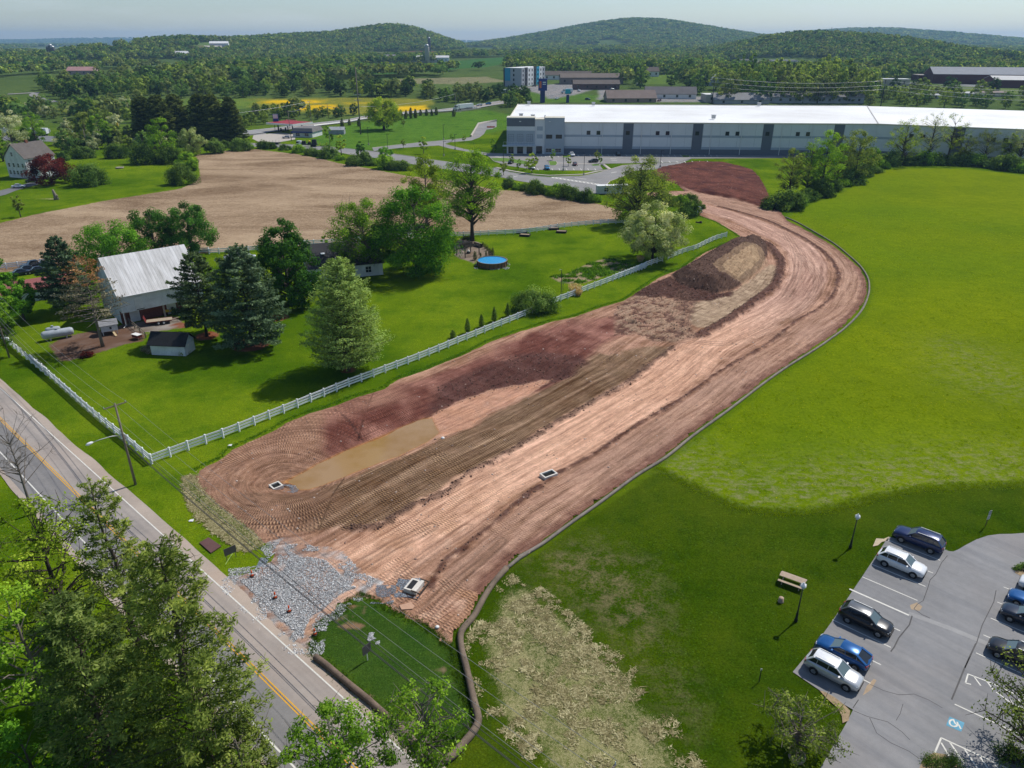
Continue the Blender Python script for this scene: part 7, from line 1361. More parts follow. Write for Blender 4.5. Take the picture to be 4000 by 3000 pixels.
# storm inlets
PRE=plain('precast_concrete_white',(.62,.58,.52),.8,.12,2);BLK=plain('void_black',(.012,.012,.012),.9,.1)
def inlet(label,xy,rz,w,d,h,grate=True,frame=False):
 z0=zd(*xy);t=thing('storm_inlet',label,'storm inlet',(xy[0],xy[1],z0 -.05),rz);mb=MB();th=.18
 for c_,s_ in (((0,-d/2+th/2,h/2),(w,th,h)),((0,d/2 -th/2,h/2),(w,th,h)),((-w/2+th/2,0,h/2),(th,d -2*th,h)),((w/2 -th/2,0,h/2),(th,d -2*th,h))):mb.box(c_,s_)
 mb.build('box',PRE,t);mb=MB();mb.box((0,0,h*.55),(w -2*th,d -2*th,.05));mb.build('shaft',BLK,t)
 if grate:
  for k in range(7):mb=MB();mb.box((-w/2+th+(w -2*th)*(k+.5)/7,0,h -.05),(.05,d -2*th,.06));mb.build('grate_bar',DARKM,t)
 if frame:
  for a,b in (((w/2 -.1,-d/2 -.1,h+.12),(w/2+.9,-d/2 -.1,h+.02)),((w/2 -.1,d/2+.1,h+.12),(w/2+.9,d/2+.1,h+.02)),((w/2+.9,-d/2 -.2,h),(w/2+.9,d/2+.2,h))):mb=MB();mb.bar(a,b,.09);mb.build('timber',plain('timber_dark',(.06,.045,.035),.9),t)
  mb=MB();mb.box((w/2+.25,0,h*.5+.1),(.35,d,.5));mb.build('kerb_hood',PRE,t)
 return t
bx_=CR(1500,2180,4.7615,[(530,560)])[0];ring=np.array([bx_+[-.35+1.35*math.cos(t),1.35*math.sin(t)*1.05] for t in np.linspace(0,6.28,18)[:-1]])
dv=CR(1500,2180,4.7615,[(460,620),(595,455)]);a_=math.atan2(*(dv[1] -dv[0])[::-1]) -math.pi/2;stones('stone_ring','blue-grey stone packed round the nearest storm inlet',ring,1700,.03,.08,ST2,15,zfd,.16)
inlet('concrete storm inlet with black grate ringed by blue-grey stone',bx_,a_,1.0,1.7,.5,True,True)
i2=G(2143,1862);dv=CR(*S3,[(1150,1025),(1260,985)]);inlet('white concrete storm inlet beside the kerb trench in the haul road',i2,math.atan2(*(dv[1] -dv[0])[::-1]),2.0,1.25,.45,False)
i3=G(1080,1908,-1.0);inlet('square white storm inlet at the end of the pond',i3,.75,1.35,1.35,.45,False)
cr_=CR(1050,1850,8.4667,[(170,385),(300,345),(470,325),(620,345),(760,420),(880,520),(930,570),(860,620),(700,610),(660,540),(560,470),(420,440),(300,420)],-1.1);stones('stone_ring','crescent of blue-grey stone at the pond outlet',cr_,1200,.02,.06,ST2,16,zfd,.16)
hpg=CR(*W1,[(2000,1020),(2030,1005),(2080,1030),(2110,1065),(2060,1062),(2010,1050)]);stones('stone_heap','grey gravel heap at the start of the haul road',hpg,900,.06,.16,ST2,17,zfd,1.1)
mb=MB();
ROCK=stone_mat('field_rock',(.20,.12,.09),(.34,.24,.19),(.55,.46,.40));rg=np.random.default_rng(77);msk=np.where((sdq<-.6) & (sp>.3) & (sm_>.3))[0];pk=rg.choice(msk,2600);n=len(pk)
oc=np.array([[1,0,0],[-1,0,0],[0,1,0],[0,-1,0],[0,0,1],[0,0,-1.]]);fc=np.array([[0,2,4],[2,1,4],[1,3,4],[3,0,4],[2,0,5],[1,2,5],[3,1,5],[0,3,5]])
szr=(.04+.16*rg.random(n)**4)[:,None,None]*(.6+.8*rg.random((n,6,1)));V=oc[None]*szr*np.array([1,1,.7])+np.column_stack([Q[pk],z[pk]])[:,None,:]
tag(mesh_np('loose_rocks',V.reshape(-1,3),(np.arange(n)[:,None,None]*6+fc[None]).reshape(-1,3),ROCK,attrs={'tint':np.repeat(rg.random(n),6)}),'small loose rocks scattered over the red soil','rocks',kind='stuff')
CLOD=stone_mat('soil_clod',(.05,.026,.02),(.10,.055,.04),(.19,.11,.08));wgt=((spi<.3)*(sdf(Q,pf,5)>.1)*1.0+(sdk<0)*1.0+bm*.35+bl*.8+(swd<0)*.45+be*.8+(sdi<0)*.4+(sfr<0)*.25);pk=rg.choice(len(Q),12000,p=wgt/wgt.sum());n=len(pk)
szr=(.05+.15*rg.random(n)**3)[:,None,None]*(.6+.8*rg.random((n,6,1)));V=oc[None]*szr*np.array([1,1,.75])+np.column_stack([Q[pk]+rg.normal(size=(n,2))*.12,z[pk]])[:,None,:]
tag(mesh_np('soil_clods',V.reshape(-1,3),(np.arange(n)[:,None,None]*6+fc[None]).reshape(-1,3),CLOD,attrs={'tint':np.repeat(rg.random(n),6)}),'dark soil clods on the heap, berms and churned ground','soil',kind='stuff')
def tufts(name,label,pts,h,w,cols,seed,per=5,flop=.35):
 rng=np.random.default_rng(seed);n=len(pts);c=np.repeat(pts,per,0);m_=n*per;a=rng.random(m_)*6.28;b=c[:,:2]+rng.normal(size=(m_,2))*w*.5;hh=h*(.5+.8*rng.random(m_));lean=rng.normal(size=(m_,2))*flop*hh[:,None];d=np.column_stack([np.cos(a),np.sin(a)])*w*.22
 zb=c[:,2];V=np.stack([np.column_stack([b -d,zb]),np.column_stack([b+d,zb]),np.column_stack([b+lean,zb+hh])],1).reshape(-1,3)
 o=mesh_np(name,V,np.arange(3*m_).reshape(m_,3),cols,None,{'tint':np.repeat(.5+.2*rng.normal(size=m_)+np.repeat(.15*rng.normal(size=n),per),3)});return tag(o,label,'grass',kind='stuff')
GR1=foliage('grass_edge',(.022,.062,.004),(.05,.12,.008),(.10,.19,.016));GR2=foliage('grass_meadow',(.07,.115,.003),(.11,.16,.005),(.14,.185,.008));GR3=foliage('grass_dark',(.020,.050,.004),(.034,.075,.007),(.055,.10,.012));GR4=foliage('straw_bits',(.17,.145,.065),(.28,.245,.125),(.42,.38,.22),.2,1.25)
def along(poly,n,spread,rng):P=spline(poly,.5);i=rng.integers(0,len(P),n);q=P[i]+rng.normal(size=(n,2))*spread;return np.column_stack([q,T(q[:,0],q[:,1])])
rg=np.random.default_rng(5);tufts('edge_grass','rough grass along the cut edge of the lawn',np.vstack([along(SITE_LEFT[:36]+np.array([-.2,.25]),5200,.22,rg),along(SITE_W+np.array([-.4,-.4]),500,.3,rg)]),.15,.16,GR1,21,6)
tufts('edge_grass','dark rough grass on the island beside the entrance',along(np.vstack([LAWN_SIDE,LAWN_SIDE[:1]]),2600,.3,rg),.11,.16,GR3,22,6)
qm=np.column_stack([rg.random(60000)*150,62+rg.random(60000)**1.6*180]);qm=qm[inside(qm,MEADOW)];qm=qm[np.abs(qm[:,0]/qm[:,1])<.85];dens=fbm(qm[:,0]/2.2,qm[:,1]/2.2,33,3);qm=qm[dens>.47][:6000]
tufts('meadow_grass','tall tufts of yellow-green meadow grass',np.column_stack([qm,T(qm[:,0],qm[:,1])]),.10,.3,GR2,23,5)
tufts('meadow_grass','tall grass along the mown edge of the meadow',along(MEADOW[13:28],2500,.5,rg),.09,.2,GR2,24,6)
ps_=np.column_stack([-5+rg.random(60000)*40,28+rg.random(60000)*45]);ps_=ps_[inside(ps_,STRAWLAWN)];ps_=ps_[fbm(ps_[:,0]/1.6,ps_[:,1]/1.6,34,3)>.5][:2400]
tufts('straw_mulch','pale straw strewn over the seeded lawn',np.column_stack([ps_,np.full(len(ps_),.0)]),.03,.26,GR4,25,9,5.)
sc_=ps_[rg.choice(len(ps_),130)];tufts('straw_mulch','thicker clumps of pale straw on the seeded lawn',np.column_stack([sc_,np.full(len(sc_),.01)]),.05,.34,GR4,26,46,4.)
q2=np.column_stack([-45+rg.random(20000)*35,55+rg.random(20000)*30]);q2=q2[inside(q2,STRAW_STRIP)][:1500];tufts('straw_mulch','straw band along the roadside edge of the earthworks',np.column_stack([q2,np.full(len(q2),.04)]),.04,.4,GR4,27,12,5.)
# small things on and around the site
ORG=plain('cone_orange',(.75,.10,.02),.5,.1);CB=plain('cone_base',(.03,.03,.03),.7,.1)
for k,(u,v) in enumerate([(237,355),(395,505),(490,597),(665,752)]):
 xy=CR(*A6,[(u,v)])[0];t=thing('traffic_cone',['orange traffic cone nearest the grass at the upper end of the entrance','second orange traffic cone on the gravel entrance, counted from the top','third orange traffic cone on the gravel entrance','orange traffic cone at the grass island edge'][k],'traffic cone',(xy[0],xy[1],zd(*xy)+.06),k*.5,'traffic cones on the gravel entrance')
 mb=MB();mb.box((0,0,.03),(.42,.42,.06));mb.build('base',CB,t);mb=MB();mb.smf=True;mb.lathe([(.16,.06),(.125,.28)],n=14);mb.lathe([(.10,.42),(.05,.74)],n=14);mb.build('shell',ORG,t);mb=MB();mb.smf=True;mb.lathe([(.126,.28),(.101,.42)],n=14);mb.build('reflective_band',TRIM,t)
pq=CR(*S2,[(175,1375),(255,1330),(365,1405),(275,1465)]);mb=MB();mb.prism(pq,.03,.10);tag(mb.build('steel_road_plate',plain('rusty_plate',(.11,.055,.05),.7,.2,1)),'brown steel road plate lying on the roadside grass','steel plate')
xy=CR(850,2100,6.8,[(375,565)])[0];t=thing('survey_board','dark sign board seen edge-on with a yellow-green stake','sign',(xy[0],xy[1],0),.75);mb=MB();mb.box((0,0,1.1),(1.3,.03,.9));mb.build('board',plain('board_back',(.10,.09,.085),.7),t);mb=MB();[mb.box((s*.5,.03,.6),(.05,.05,1.3)) for s in (-1,1)];mb.build('post',WOOD,t)
mb=MB();mb.bar((-.9,-.5,.05),(.7,.6,.5),.05);mb.build('stake',plain('stake_lime',(.40,.55,.15),.6),t)
xy=CR(*A6,[(1025,925)])[0];t=thing('yard_sign','small yard sign with dark back on the grass island','sign',(xy[0],xy[1],0),.9);mb=MB();mb.box((0,0,1.35),(.95,.03,1.0));mb.build('panel',plain('board_back',(.10,.09,.085),.7),t);mb=MB();mb.box((0,.03,.7),(.07,.07,1.4));mb.build('post',TRIM,t)
for nm,u,v,cr__,lab in (('litter',440,532,S2,'white scrap lying by the fence edge of the earthworks'),('litter',105,1183,S2,'white scrap lying on the roadside grass')):
 xy=CR(*cr__,[(u,v)])[0];mb=MB();mb.add([(-.3,-.15,.04),(.3,-.2,.06),(.25,.2,.12),(-.2,.18,.05)],[(0,1,2,3)]);mb.box((0,0,.03),(.4,.25,.04),.4);tag(mb.build(nm,TRIM,None,(xy[0],xy[1],.02)),lab,'litter')
xy=CR(*A6,[(1498,703)])[0];mb=MB();mb.smf=True;mb.lathe([(.05,0),(.22,.06),(.16,.16),(.04,.2)],n=9);tag(mb.build('pale_stone',TRIM,None,(xy[0],xy[1],zd(*xy))),'pale stone at the edge of the haul road near the sock','stone')
for u,v,lab in ((S3[0]+284/2.212,S3[1]+632/2.212,'white stone on the bar between pond and mud'),(S4[0]+1500/2.212,S4[1]+118/2.212,'white rag at the top end of the long sock')):
 xy=G(u,v);mb=MB();mb.smf=True;mb.lathe([(.05,0),(.30,.08),(.2,.22),(.04,.28)],n=9);tag(mb.build('pale_stone',TRIM,None,(xy[0],xy[1],zd(*xy))),lab,'stone')
xy=CR(*W1,[(2042,1095)])[0];t=thing('marker_post','white marker post at the bend of the haul road','post',(xy[0],xy[1],0));mb=MB();mb.box((0,0,.9),(.16,.16,1.8));mb.build('post',TRIM,t);mb=MB();mb.box((0,0,1.84),(.2,.2,.08),0,.5);mb.build('cap',TRIM,t)
for k,(l,lab) in enumerate([([(1240,555),(1320,535),(1345,560),(1330,580),(1255,585)],'pinkish broken mud slab below the nearest inlet'),([(1150,430),(1180,420),(1185,435),(1155,445)],'pale broken slab left of the nearest inlet')]):
 q=CR(*A6,l);mb=MB();zz=zd(*q.mean(0));mb.prism(q,zz,zz+.10);tag(mb.build('mud_slab',plain('mud_crust',(.46,.28,.19),.95,.15,2)),lab,'soil slab')
# pool, patio and garden of the farm
pc=G(1750+730/4.233,850+698/4.233,1.32);PRr=3.7;t=thing('swimming_pool','round above-ground pool with bright blue cover and brown panelled wall','swimming pool',(pc[0],pc[1],0))
pw=plain('pool_wall_brown',(.20,.11,.065),.6,.2,1.5);n=22
for k in range(n):
 a0,a1=2*math.pi*k/n,2*math.pi*(k+1)/n;mb=MB();mb.quad((PRr*math.cos(a0),PRr*math.sin(a0),0),(PRr*math.cos(a1),PRr*math.sin(a1),0),(PRr*math.cos(a1),PRr*math.sin(a1),1.28),(PRr*math.cos(a0),PRr*math.sin(a0),1.28));mb.build('wall_panel',pw,t)
 mb=MB();mb.box((1.012*PRr*math.cos(a0),1.012*PRr*math.sin(a0),.66),(.10,.16,1.32),a0);mb.build('upright',plain('pool_upright',(.10,.07,.05),.6),t)
mb=MB();mb.smf=False;[mb.quad(*[(r_*math.cos(a),r_*math.sin(a),zz) for r_,a,zz in ((PRr -.12,a0,1.33),(PRr+.14,a0,1.33),(PRr+.14,a1,1.33),(PRr -.12,a1,1.33))]) for a0,a1 in [(2*math.pi*k/44,2*math.pi*(k+1)/44) for k in range(44)]];mb.build('rim',plain('pool_rim',(.22,.17,.14),.5),t)
m=Mat('blue_pool_cover');wr2=m.noise(1.6,5,.6,m.obj(),None,1.5);m.color(m.ramp(wr2,[(.35,(.012,.22,.52)),(.65,(.03,.36,.68))])).rough(.3);m.b.inputs['Specular IOR Level'].default_value=.5;m.bump(wr2,.8,.15)
mb=MB();mb.prism([((PRr -.1)*math.cos(a),(PRr -.1)*math.sin(a)) for a in np.linspace(0,2*math.pi,45)[:-1]],1.0,1.2);mb.build('cover',m.m,t)
stones('stone_ring','pale gravel ring round the swimming pool',np.array([pc+(PRr+.7)*np.array([math.cos(a),math.sin(a)]) for a in np.linspace(0,6.28,30)[:-1]]),1800,.05,.12,ST1,18, lambda a,b:0)
pg=CR(1750,850,4.233,[(285,665),(515,610)]);pt=thing('pergola','dark timber pergola frame beside the pool','pergola',(pg[0][0],pg[0][1],0),math.atan2(*(pg[1] -pg[0])[::-1]));pl_=float(np.hypot(*(pg[1] -pg[0])));TD=plain('timber_grey',(.10,.08,.065),.85,.2,2)
for a,b in ((0,0),(pl_,0),(0,3.4),(pl_,3.4)):mb=MB();mb.box((a,b,1.3),(.2,.2,2.6));mb.build('post',TD,pt)
for y_ in (0,3.4):mb=MB();mb.bar((-.4,y_,2.68),(pl_+.4,y_,2.68),.12,.2);mb.build('beam',TD,pt)
for k in range(6):mb=MB();mb.bar((pl_*(k+.5)/6,-.4,2.84),(pl_*(k+.5)/6,3.8,2.84),.07,.12);mb.build('rafter',TD,pt)
bc=CR(1750,850,4.233,[(370,500)])[0];t=thing('outdoor_bench','dark L-shaped outdoor seat under the pergola','bench',(bc[0],bc[1],0),pt.rotation_euler[2]);mb=MB();mb.box((0,1.2,.25),(4.0,.8,.5));mb.box((2.1,-.4,.25),(.8,3.0,.5));mb.build('seat',plain('cushion_dark',(.03,.022,.02),.9),t);mb=MB();mb.box((0,1.65,.6),(4.2,.2,.6));mb.box((2.55,-.3,.6),(.2,3.4,.6));mb.build('backrest',plain('cushion_dark',(.03,.022,.02),.9),t)
fc_=CR(1750,850,4.233,[(340,590)])[0];t=thing('fire_pit','small fire pit with pale screen under the pergola','fire pit',(fc_[0],fc_[1],0));mb=MB();mb.lathe([(.5,0),(.55,.5),(.45,.5)],n=14);mb.build('bowl',DARKM,t);mb=MB();mb.lathe([(.4,.5),(.3,.8),(.05,.95)],n=14);mb.build('screen',TANW if False else PRE,t)
cone_m=conifer(200,1.5,.45,.02,.16,7,16,.16,'spruce',up=.5,power=.6,irregular=.2,tuft=.5)
for k,(u,v,s) in enumerate([(578,485,.9),(615,513,.9),(652,545,1.0),(690,625,1.3),(740,622,1.3),(630,628,.8),(540,645,.7),(448,695,1.4)]):
 xy=CR(1750,850,4.233,[(u,v)])[0];put('potted_evergreen',['clipped evergreen farthest from the pool on the patio edge','second clipped evergreen from the back of the patio edge','third clipped evergreen from the back of the patio edge','tall clipped evergreen left of the last pair by the pool','tall clipped evergreen nearest the lawn by the pool','low evergreen against the pool steps','smallest evergreen on the patio','tallest evergreen beside the pool ladder'][k],cone_m,xy,k,s,'clipped evergreens on the patio','shrub')
lg=CR(1750,850,4.233,[(320,360)])[0];put('brush_pile','dark brush pile at the foot of the tall tree',bush(201,1.5,1.6,14,40,.3,'spruce',.4),lg,cat='brush pile',parts=('stem','crown'))
for k,(u,v,rz,lab) in enumerate([(680,318,.2,'raised garden bed farthest left by the field fence'),(705,345,-.25,'raised garden bed with pale soil in front of the left one'),(930,293,.15,'raised garden bed at the right by the field fence'),(992,318,-.2,'raised garden bed with pale soil at the right end')]):
 xy=CR(1700,750,2.011,[(u,v)])[0];t=thing('raised_bed',lab,'garden bed',(xy[0],xy[1],0),rz,'raised garden beds');mb=MB();[mb.box(c_,s_) for c_,s_ in (((0,-.85,.28),(2.9,.12,.56)),((0,.85,.28),(2.9,.12,.56)),((-1.39,0,.28),(.12,1.58,.56)),((1.39,0,.28),(.12,1.58,.56)))];mb.build('frame',plain('timber_black',(.025,.022,.02),.8),t);mb=MB();mb.box((0,0,.25),(2.66,1.58,.44));mb.build('soil',plain('bed_soil',(.30,.235,.16),.95,.3,3),t)
bp=CR(1700,750,2.011,[(988,820)])[0];hb_=height_at(1700+988/2.011,750+820/2.011,750+610/2.011);t=thing('garden_pole','tall thin dark pole with brackets by the white fence','pole',(bp[0],bp[1],0),.4);mb=MB();mb.tube([(0,0,0),(0,0,hb_)],.07,8);mb.build('pole',DARKM,t)
for k in range(5):mb=MB();mb.bar((0,0,.6+.55*k),(.45,0,.6+.55*k),.05);mb.build('rung',DARKM,t)
mb=MB();mb.bar((.45,0,.3),(.45,0,3.0),.05);mb.build('rail',DARKM,t);mb=MB();mb.tube([(0,0,hb_),(-.5,0,hb_+.1),(-.6,0,hb_ -.15)],.04,6);mb.build('hook',STEEL,t)
gq=GARDEN.mean(0);gp_=GARDEN.min(0)+np.random.default_rng(9).random((900,2))*(GARDEN.max(0) -GARDEN.min(0));gp_=gp_[inside(gp_,GARDEN)];gp_=gp_[fbm(gp_[:,0]/1.6,gp_[:,1]/1.6,41,3)<.52];tufts('garden_weeds','green weeds over the vegetable plot',np.column_stack([gp_,np.zeros(len(gp_))]),.35,.7,GR1,28,16)
st_=CR(1700,750,2.011,[(2085,243)])[0];mb=MB();mb.smf=True;mb.lathe([(.5,0),(.42,.2),(.38,.5),(.3,.55)],n=12);mb.bar((-.4,0,.15),(-1.4,.4,.2),.3);tag(mb.build('tree_stump',BARK_D,None,(st_[0],st_[1],0)),'dark cut stump with a log near the fence end','stump')
# things in the farm yard
def C5(u,v,zz=0):return G(u/2.4578,900+v/2.4578,zz)
TANK=plain('wrapped_grey',(.36,.40,.44),.5,.2,1.2)
for k,(a,b,r_,lab) in enumerate([((410,1065),(720,1010),.75,'long grey horizontal tank by the dying pine'),((445,1000),(590,975),.5,'shorter grey horizontal tank behind the long one')]):
 A_,B_=C5(*a),C5(*b);t=thing('storage_tank',lab,'tank',(A_[0],A_[1],0),math.atan2(*(B_ -A_)[::-1]));L_=float(np.hypot(*(B_ -A_)));mb=MB();mb.smf=True;mb.tube([(0,0,r_+.3),(.12,0,r_+.3),(.5,0,r_+.3),(L_ -.5,0,r_+.3),(L_ -.12,0,r_+.3),(L_,0,r_+.3)],[r_*.4,r_*.8,r_,r_,r_*.8,r_*.4],14);mb.build('shell',TANK,t)
 for f in (.25,.75):mb=MB();mb.box((L_*f,0,.25),(.3,r_*1.6,.5));mb.build('saddle',CONC,t)
 mb=MB();mb.tube([(L_/2,0,2*r_+.3),(L_/2,0,2*r_+.55)],.22,10);mb.build('valve_dome',TANK,t)
cp=C5(1060,985);t=thing('chicken_coop','raised white chicken coop with ramp beside the barn','coop',(cp[0],cp[1],0),.55);mb=MB();mb.box((0,0,1.35),(2.8,2.0,1.3));mb.build('wall',siding('board_siding_white',(.62,.66,.68),3.2,0),t);o_=roof_slabs(2.8,2.0,2.0,2.7,.25,.08,.2).build('roof',shingle('shingle_grey2',(.25,.25,.26)),t);o_.location=(-1.4,-1.0,0)
for a in (-1.2,1.2):
 for b in (-.8,.8):mb=MB();mb.box((a,b,.35),(.12,.12,.7));mb.build('leg',TRIM,t)
mb=MB();mb.bar((.4,-1.0,.75),(.8,-2.4,.05),.35,.05);mb.build('ramp',plain('new_timber',(.5,.38,.22),.8),t);mb=MB();mb.box((.2,-1.02,1.3),(.35,.06,.45));mb.build('hatch',DARKM,t)
hp2=C5(1320,1040);t=thing('feed_hutch','low hutch with white lid in front of the barn','hutch',(hp2[0],hp2[1],0),-.5);mb=MB();mb.box((0,0,.9),(1.8,1.0,.06));mb.build('lid',TRIM,t);mb=MB();mb.box((0,0,.62),(1.7,.9,.5));mb.build('body',RED2,t)
for a in (-.75,.75):
 for b in (-.35,.35):mb=MB();mb.box((a,b,.2),(.1,.1,.4));mb.build('leg',WOOD,t)
r0,r1=C5(1245,900),C5(1400,1030);t=thing('ramp_railing','wooden ramp railing at the barn corner','railing',(r0[0],r0[1],0),math.atan2(*(r1 -r0)[::-1]));L_=float(np.hypot(*(r1 -r0)))
for k in range(4):mb=MB();mb.box((L_*k/3,0,.6),(.14,.14,1.2));mb.build('post',WOOD,t)
for zz in (.6,1.12):mb=MB();mb.bar((0,0,zz),(L_,0,zz),.06,.14);mb.build('rail',WOOD,t)
for k,(u,v,hh,lab) in enumerate([(1440,1165,1.6,'grey-green shrub at the left corner of the garden shed'),(1770,1185,1.2,'low shrub at the right corner of the garden shed'),(830,1210,1.3,'reddish twiggy shrub at the mulch edge')]):put('shrub',lab,bush(210+k,hh,hh*.95,16,60,.2,('grey','olive','red')[k],.4),C5(u,v),cat='shrub',parts=('stem','crown'))
car('suv',P_['white'],'white car behind the pines near the black-roofed house',G(912,1012),.4,z=.02,detail=False);car('sedan',P_['silver'],'pale car beside the house behind the trees',G(965,1015),.5,z=.02,detail=False)
for k,(u,v,lab) in enumerate([(1215,1150,'pale patio stone nearest the house wall'),(1260,1128,'pale patio stone right of the first'),(1300,1120,'pale patio stone at the right end')]):
 xy=G(u,v);mb=MB();mb.box((0,0,.12),(1.8,1.2,.24),.3*k,.9);tag(mb.build('patio_stone',PRE,None,(xy[0],xy[1],0)),lab,'stone')
xy=CR(*L5,[(488,950)])[0];t=thing('carved_stump','tall weathered tree stump on the farmhouse lawn','stump',(xy[0],xy[1],0));mb=MB();mb.smf=True;mb.tube([(0,0,0),(-.1,0,1.4),(-.4,0,2.9),(-.5,.1,3.5)],[.9,.6,.4,.25],10);mb.tube([(.2,0,.8),(.8,-.1,1.6)],[.4,.2],8);mb.build('trunk',plain('weathered_wood',(.22,.185,.15),.95,.35,1.5),t)
xy=CR(*L5,[(1035,680)])[0];mb=MB();mb.smf=True;mb.lathe([(1.6,0),(1.7,.5),(1.3,.55),(1.2,.2)],n=14);tag(mb.build('stone_ring',plain('ring_stone',(.3,.27,.23),.9),None,(xy[0],xy[1],0)),'low stone ring on the lawn before the spruces','stone ring')
# near car park furniture
LP=plain('lamp_post_black',(.018,.02,.022),.5,.2)
for k,(u,v,h) in enumerate([(710,530,4.2),(240,1165,4.4)]):
 xy=CR(*A7,[(u,v)])[0];t=thing('lamp_post',['black lamp post with white lantern above the blue SUV','black lamp post with white lantern beside the picnic table'][k],'lamp post',(xy[0],xy[1],0),.3);mb=MB();mb.smf=True;mb.lathe([(.17,0),(.17,.25),(.12,.35),(.11,1.0),(.07,1.1),(.05,h -.45)],n=12);mb.build('post',LP,t)
 mb=MB();mb.lathe([(.12,h -.45),(.24,h -.2),(.26,h -.1)],n=4);mb.build('lantern',plain('lantern_glass',(.55,.58,.6),.3),t);mb=MB();mb.lathe([(.36,h -.1),(.3,h),(.1,h+.16),(.05,h+.28)],n=4);mb.build('cap',plain('lantern_white',(.75,.75,.74),.4),t)
pv0=CR(*A7,[(205,840)])[0];t=thing('picnic_table','weathered wooden picnic table on the lawn','picnic table',(pv0[0],pv0[1],0),math.atan2(-1.4,2.1));PW=plain('picnic_wood',(.40,.31,.23),.85,.2,2)
for k in range(5):mb=MB();mb.box((0,-.30+.15*k,.76),(2.5,.135,.05));mb.build('top_plank',PW,t)
for s in (-1,1):
 for k in (0,1):mb=MB();mb.box((0,s*(.66+.15*k),.45),(2.5,.135,.05));mb.build('bench_plank',PW,t)
for a in (-.85,.85):
 mb=MB();mb.bar((a,-.75,0),(a,-.2,.74),.09,.05);mb.bar((a,.75,0),(a,.2,.74),.09,.05);mb.bar((a,-.82,.41),(a,.82,.41),.05,.09);mb.build('leg_frame',PW,t)
xy=CR(*A7,[(110,995)])[0];mb=MB();mb.smf=True;mb.lathe([(.30,0),(.25,.08),(.24,.48)],n=14);tag(mb.build('tree_stump',plain('stump_wood',(.36,.27,.19),.9,.3,2),None,(xy[0],xy[1],0)),'small round stump beside the picnic table','stump')
xy=CR(*A7,[(1877,345)])[0];t=thing('road_sign','two stacked white sign plates on a dark post by the car park','sign',(xy[0],xy[1],0),.42);mb=MB();mb.box((0,0,1.05),(.06,.06,2.1));mb.build('post',plain('sign_post',(.08,.055,.04),.7),t)
mb=MB();mb.box((0,-.05,1.87),(.46,.02,.62));mb.build('sign_plate',plain('sign_grey',(.50,.50,.50),.5),t);mb=MB();mb.box((0,-.05,1.27),(.46,.02,.55));mb.build('sign_plate',TRIM,t)
INK=plain('sign_ink',(.02,.02,.025),.6)
for cx_,cz,w_,h_ in ((0,2.08,.34,.09),(-.12,1.92,.10,.10),(.08,1.92,.16,.08),(0,1.72,.34,.05),(.13,1.72,.08,.10),(0,1.42,.34,.05),(0,1.30,.26,.05),(0,1.14,.34,.05),(-.13,1.14,.08,.09)):mb=MB();mb.box((cx_,-.065,cz),(w_,.012,h_));mb.build('sign_marking',INK,t)
xy=CR(*A8,[(268,798)])[0];t=thing('small_post','thin short post on the lawn left of the silver-white SUV','post',(xy[0]+1.0,xy[1]+1.9,0));mb=MB();mb.box((0,0,.7),(.06,.06,1.4));mb.build('post',LP,t);mb=MB();mb.box((0,0,1.42),(.14,.03,.2));mb.build('plate',TRIM,t)
xy=CR(*A8,[(575,1215)])[0];t=thing('ring_planter','round stone planter with pale green leaves under the small tree','planter',(xy[0],xy[1],0));mb=MB();mb.lathe([(.62,0),(.64,.3),(.48,.3),(.46,.1)],n=18);mb.build('ring',plain('planter_stone',(.34,.25,.22),.9,.2,2),t);lm=bush(220,.55,.55,14,50,.16,'pale',.4);obj_of('leaves',lm[1],t).location=(0,0,.15)
xy=CR(*A8,[(2105,1155)])[0];t=thing('bollard','short white and orange bollard in the shade of the right tree','bollard',(xy[0],xy[1],.03));mb=MB();mb.smf=True;mb.lathe([(.11,0),(.11,.85),(.05,.92)],n=12);mb.build('post',TRIM,t);mb=MB();mb.smf=True;mb.lathe([(.115,.35),(.115,.55)],n=12);mb.build('band',ORG,t)
for k,(u,v,s,lab) in enumerate([(1560,1260,.55,'low dark shrub on the mulched island at the bottom'),(1690,1270,.6,'second low shrub on the mulched island at the bottom'),(2120,1250,.9,'dense dark shrub in the bottom right corner')]):put('shrub',lab,bush(225+k,1.6,1.7,20,90,.16,'hedge',.4),CR(*A8,[(u,v)])[0],0,s,cat='shrub',parts=('stem','crown'))
put('shrub','small shrub on the right mulch island',bush(229,.8,.9,14,60,.16,'shrub',.4),CR(*A7,[(2200,725)])[0],cat='shrub',parts=('stem','crown'))
for k,(u,v,lab) in enumerate([(960,480,'pale bare wood chips at the lawn corner by the blue SUV'),]):
 q=CR(*A7,[(905,520),(935,450),(1000,455),(1045,435),(1040,470),(985,480),(950,510)]);sheet('wood_chip_patch',q,plain('wood_chips',(.46,.38,.26),.95,.25,4),.03)
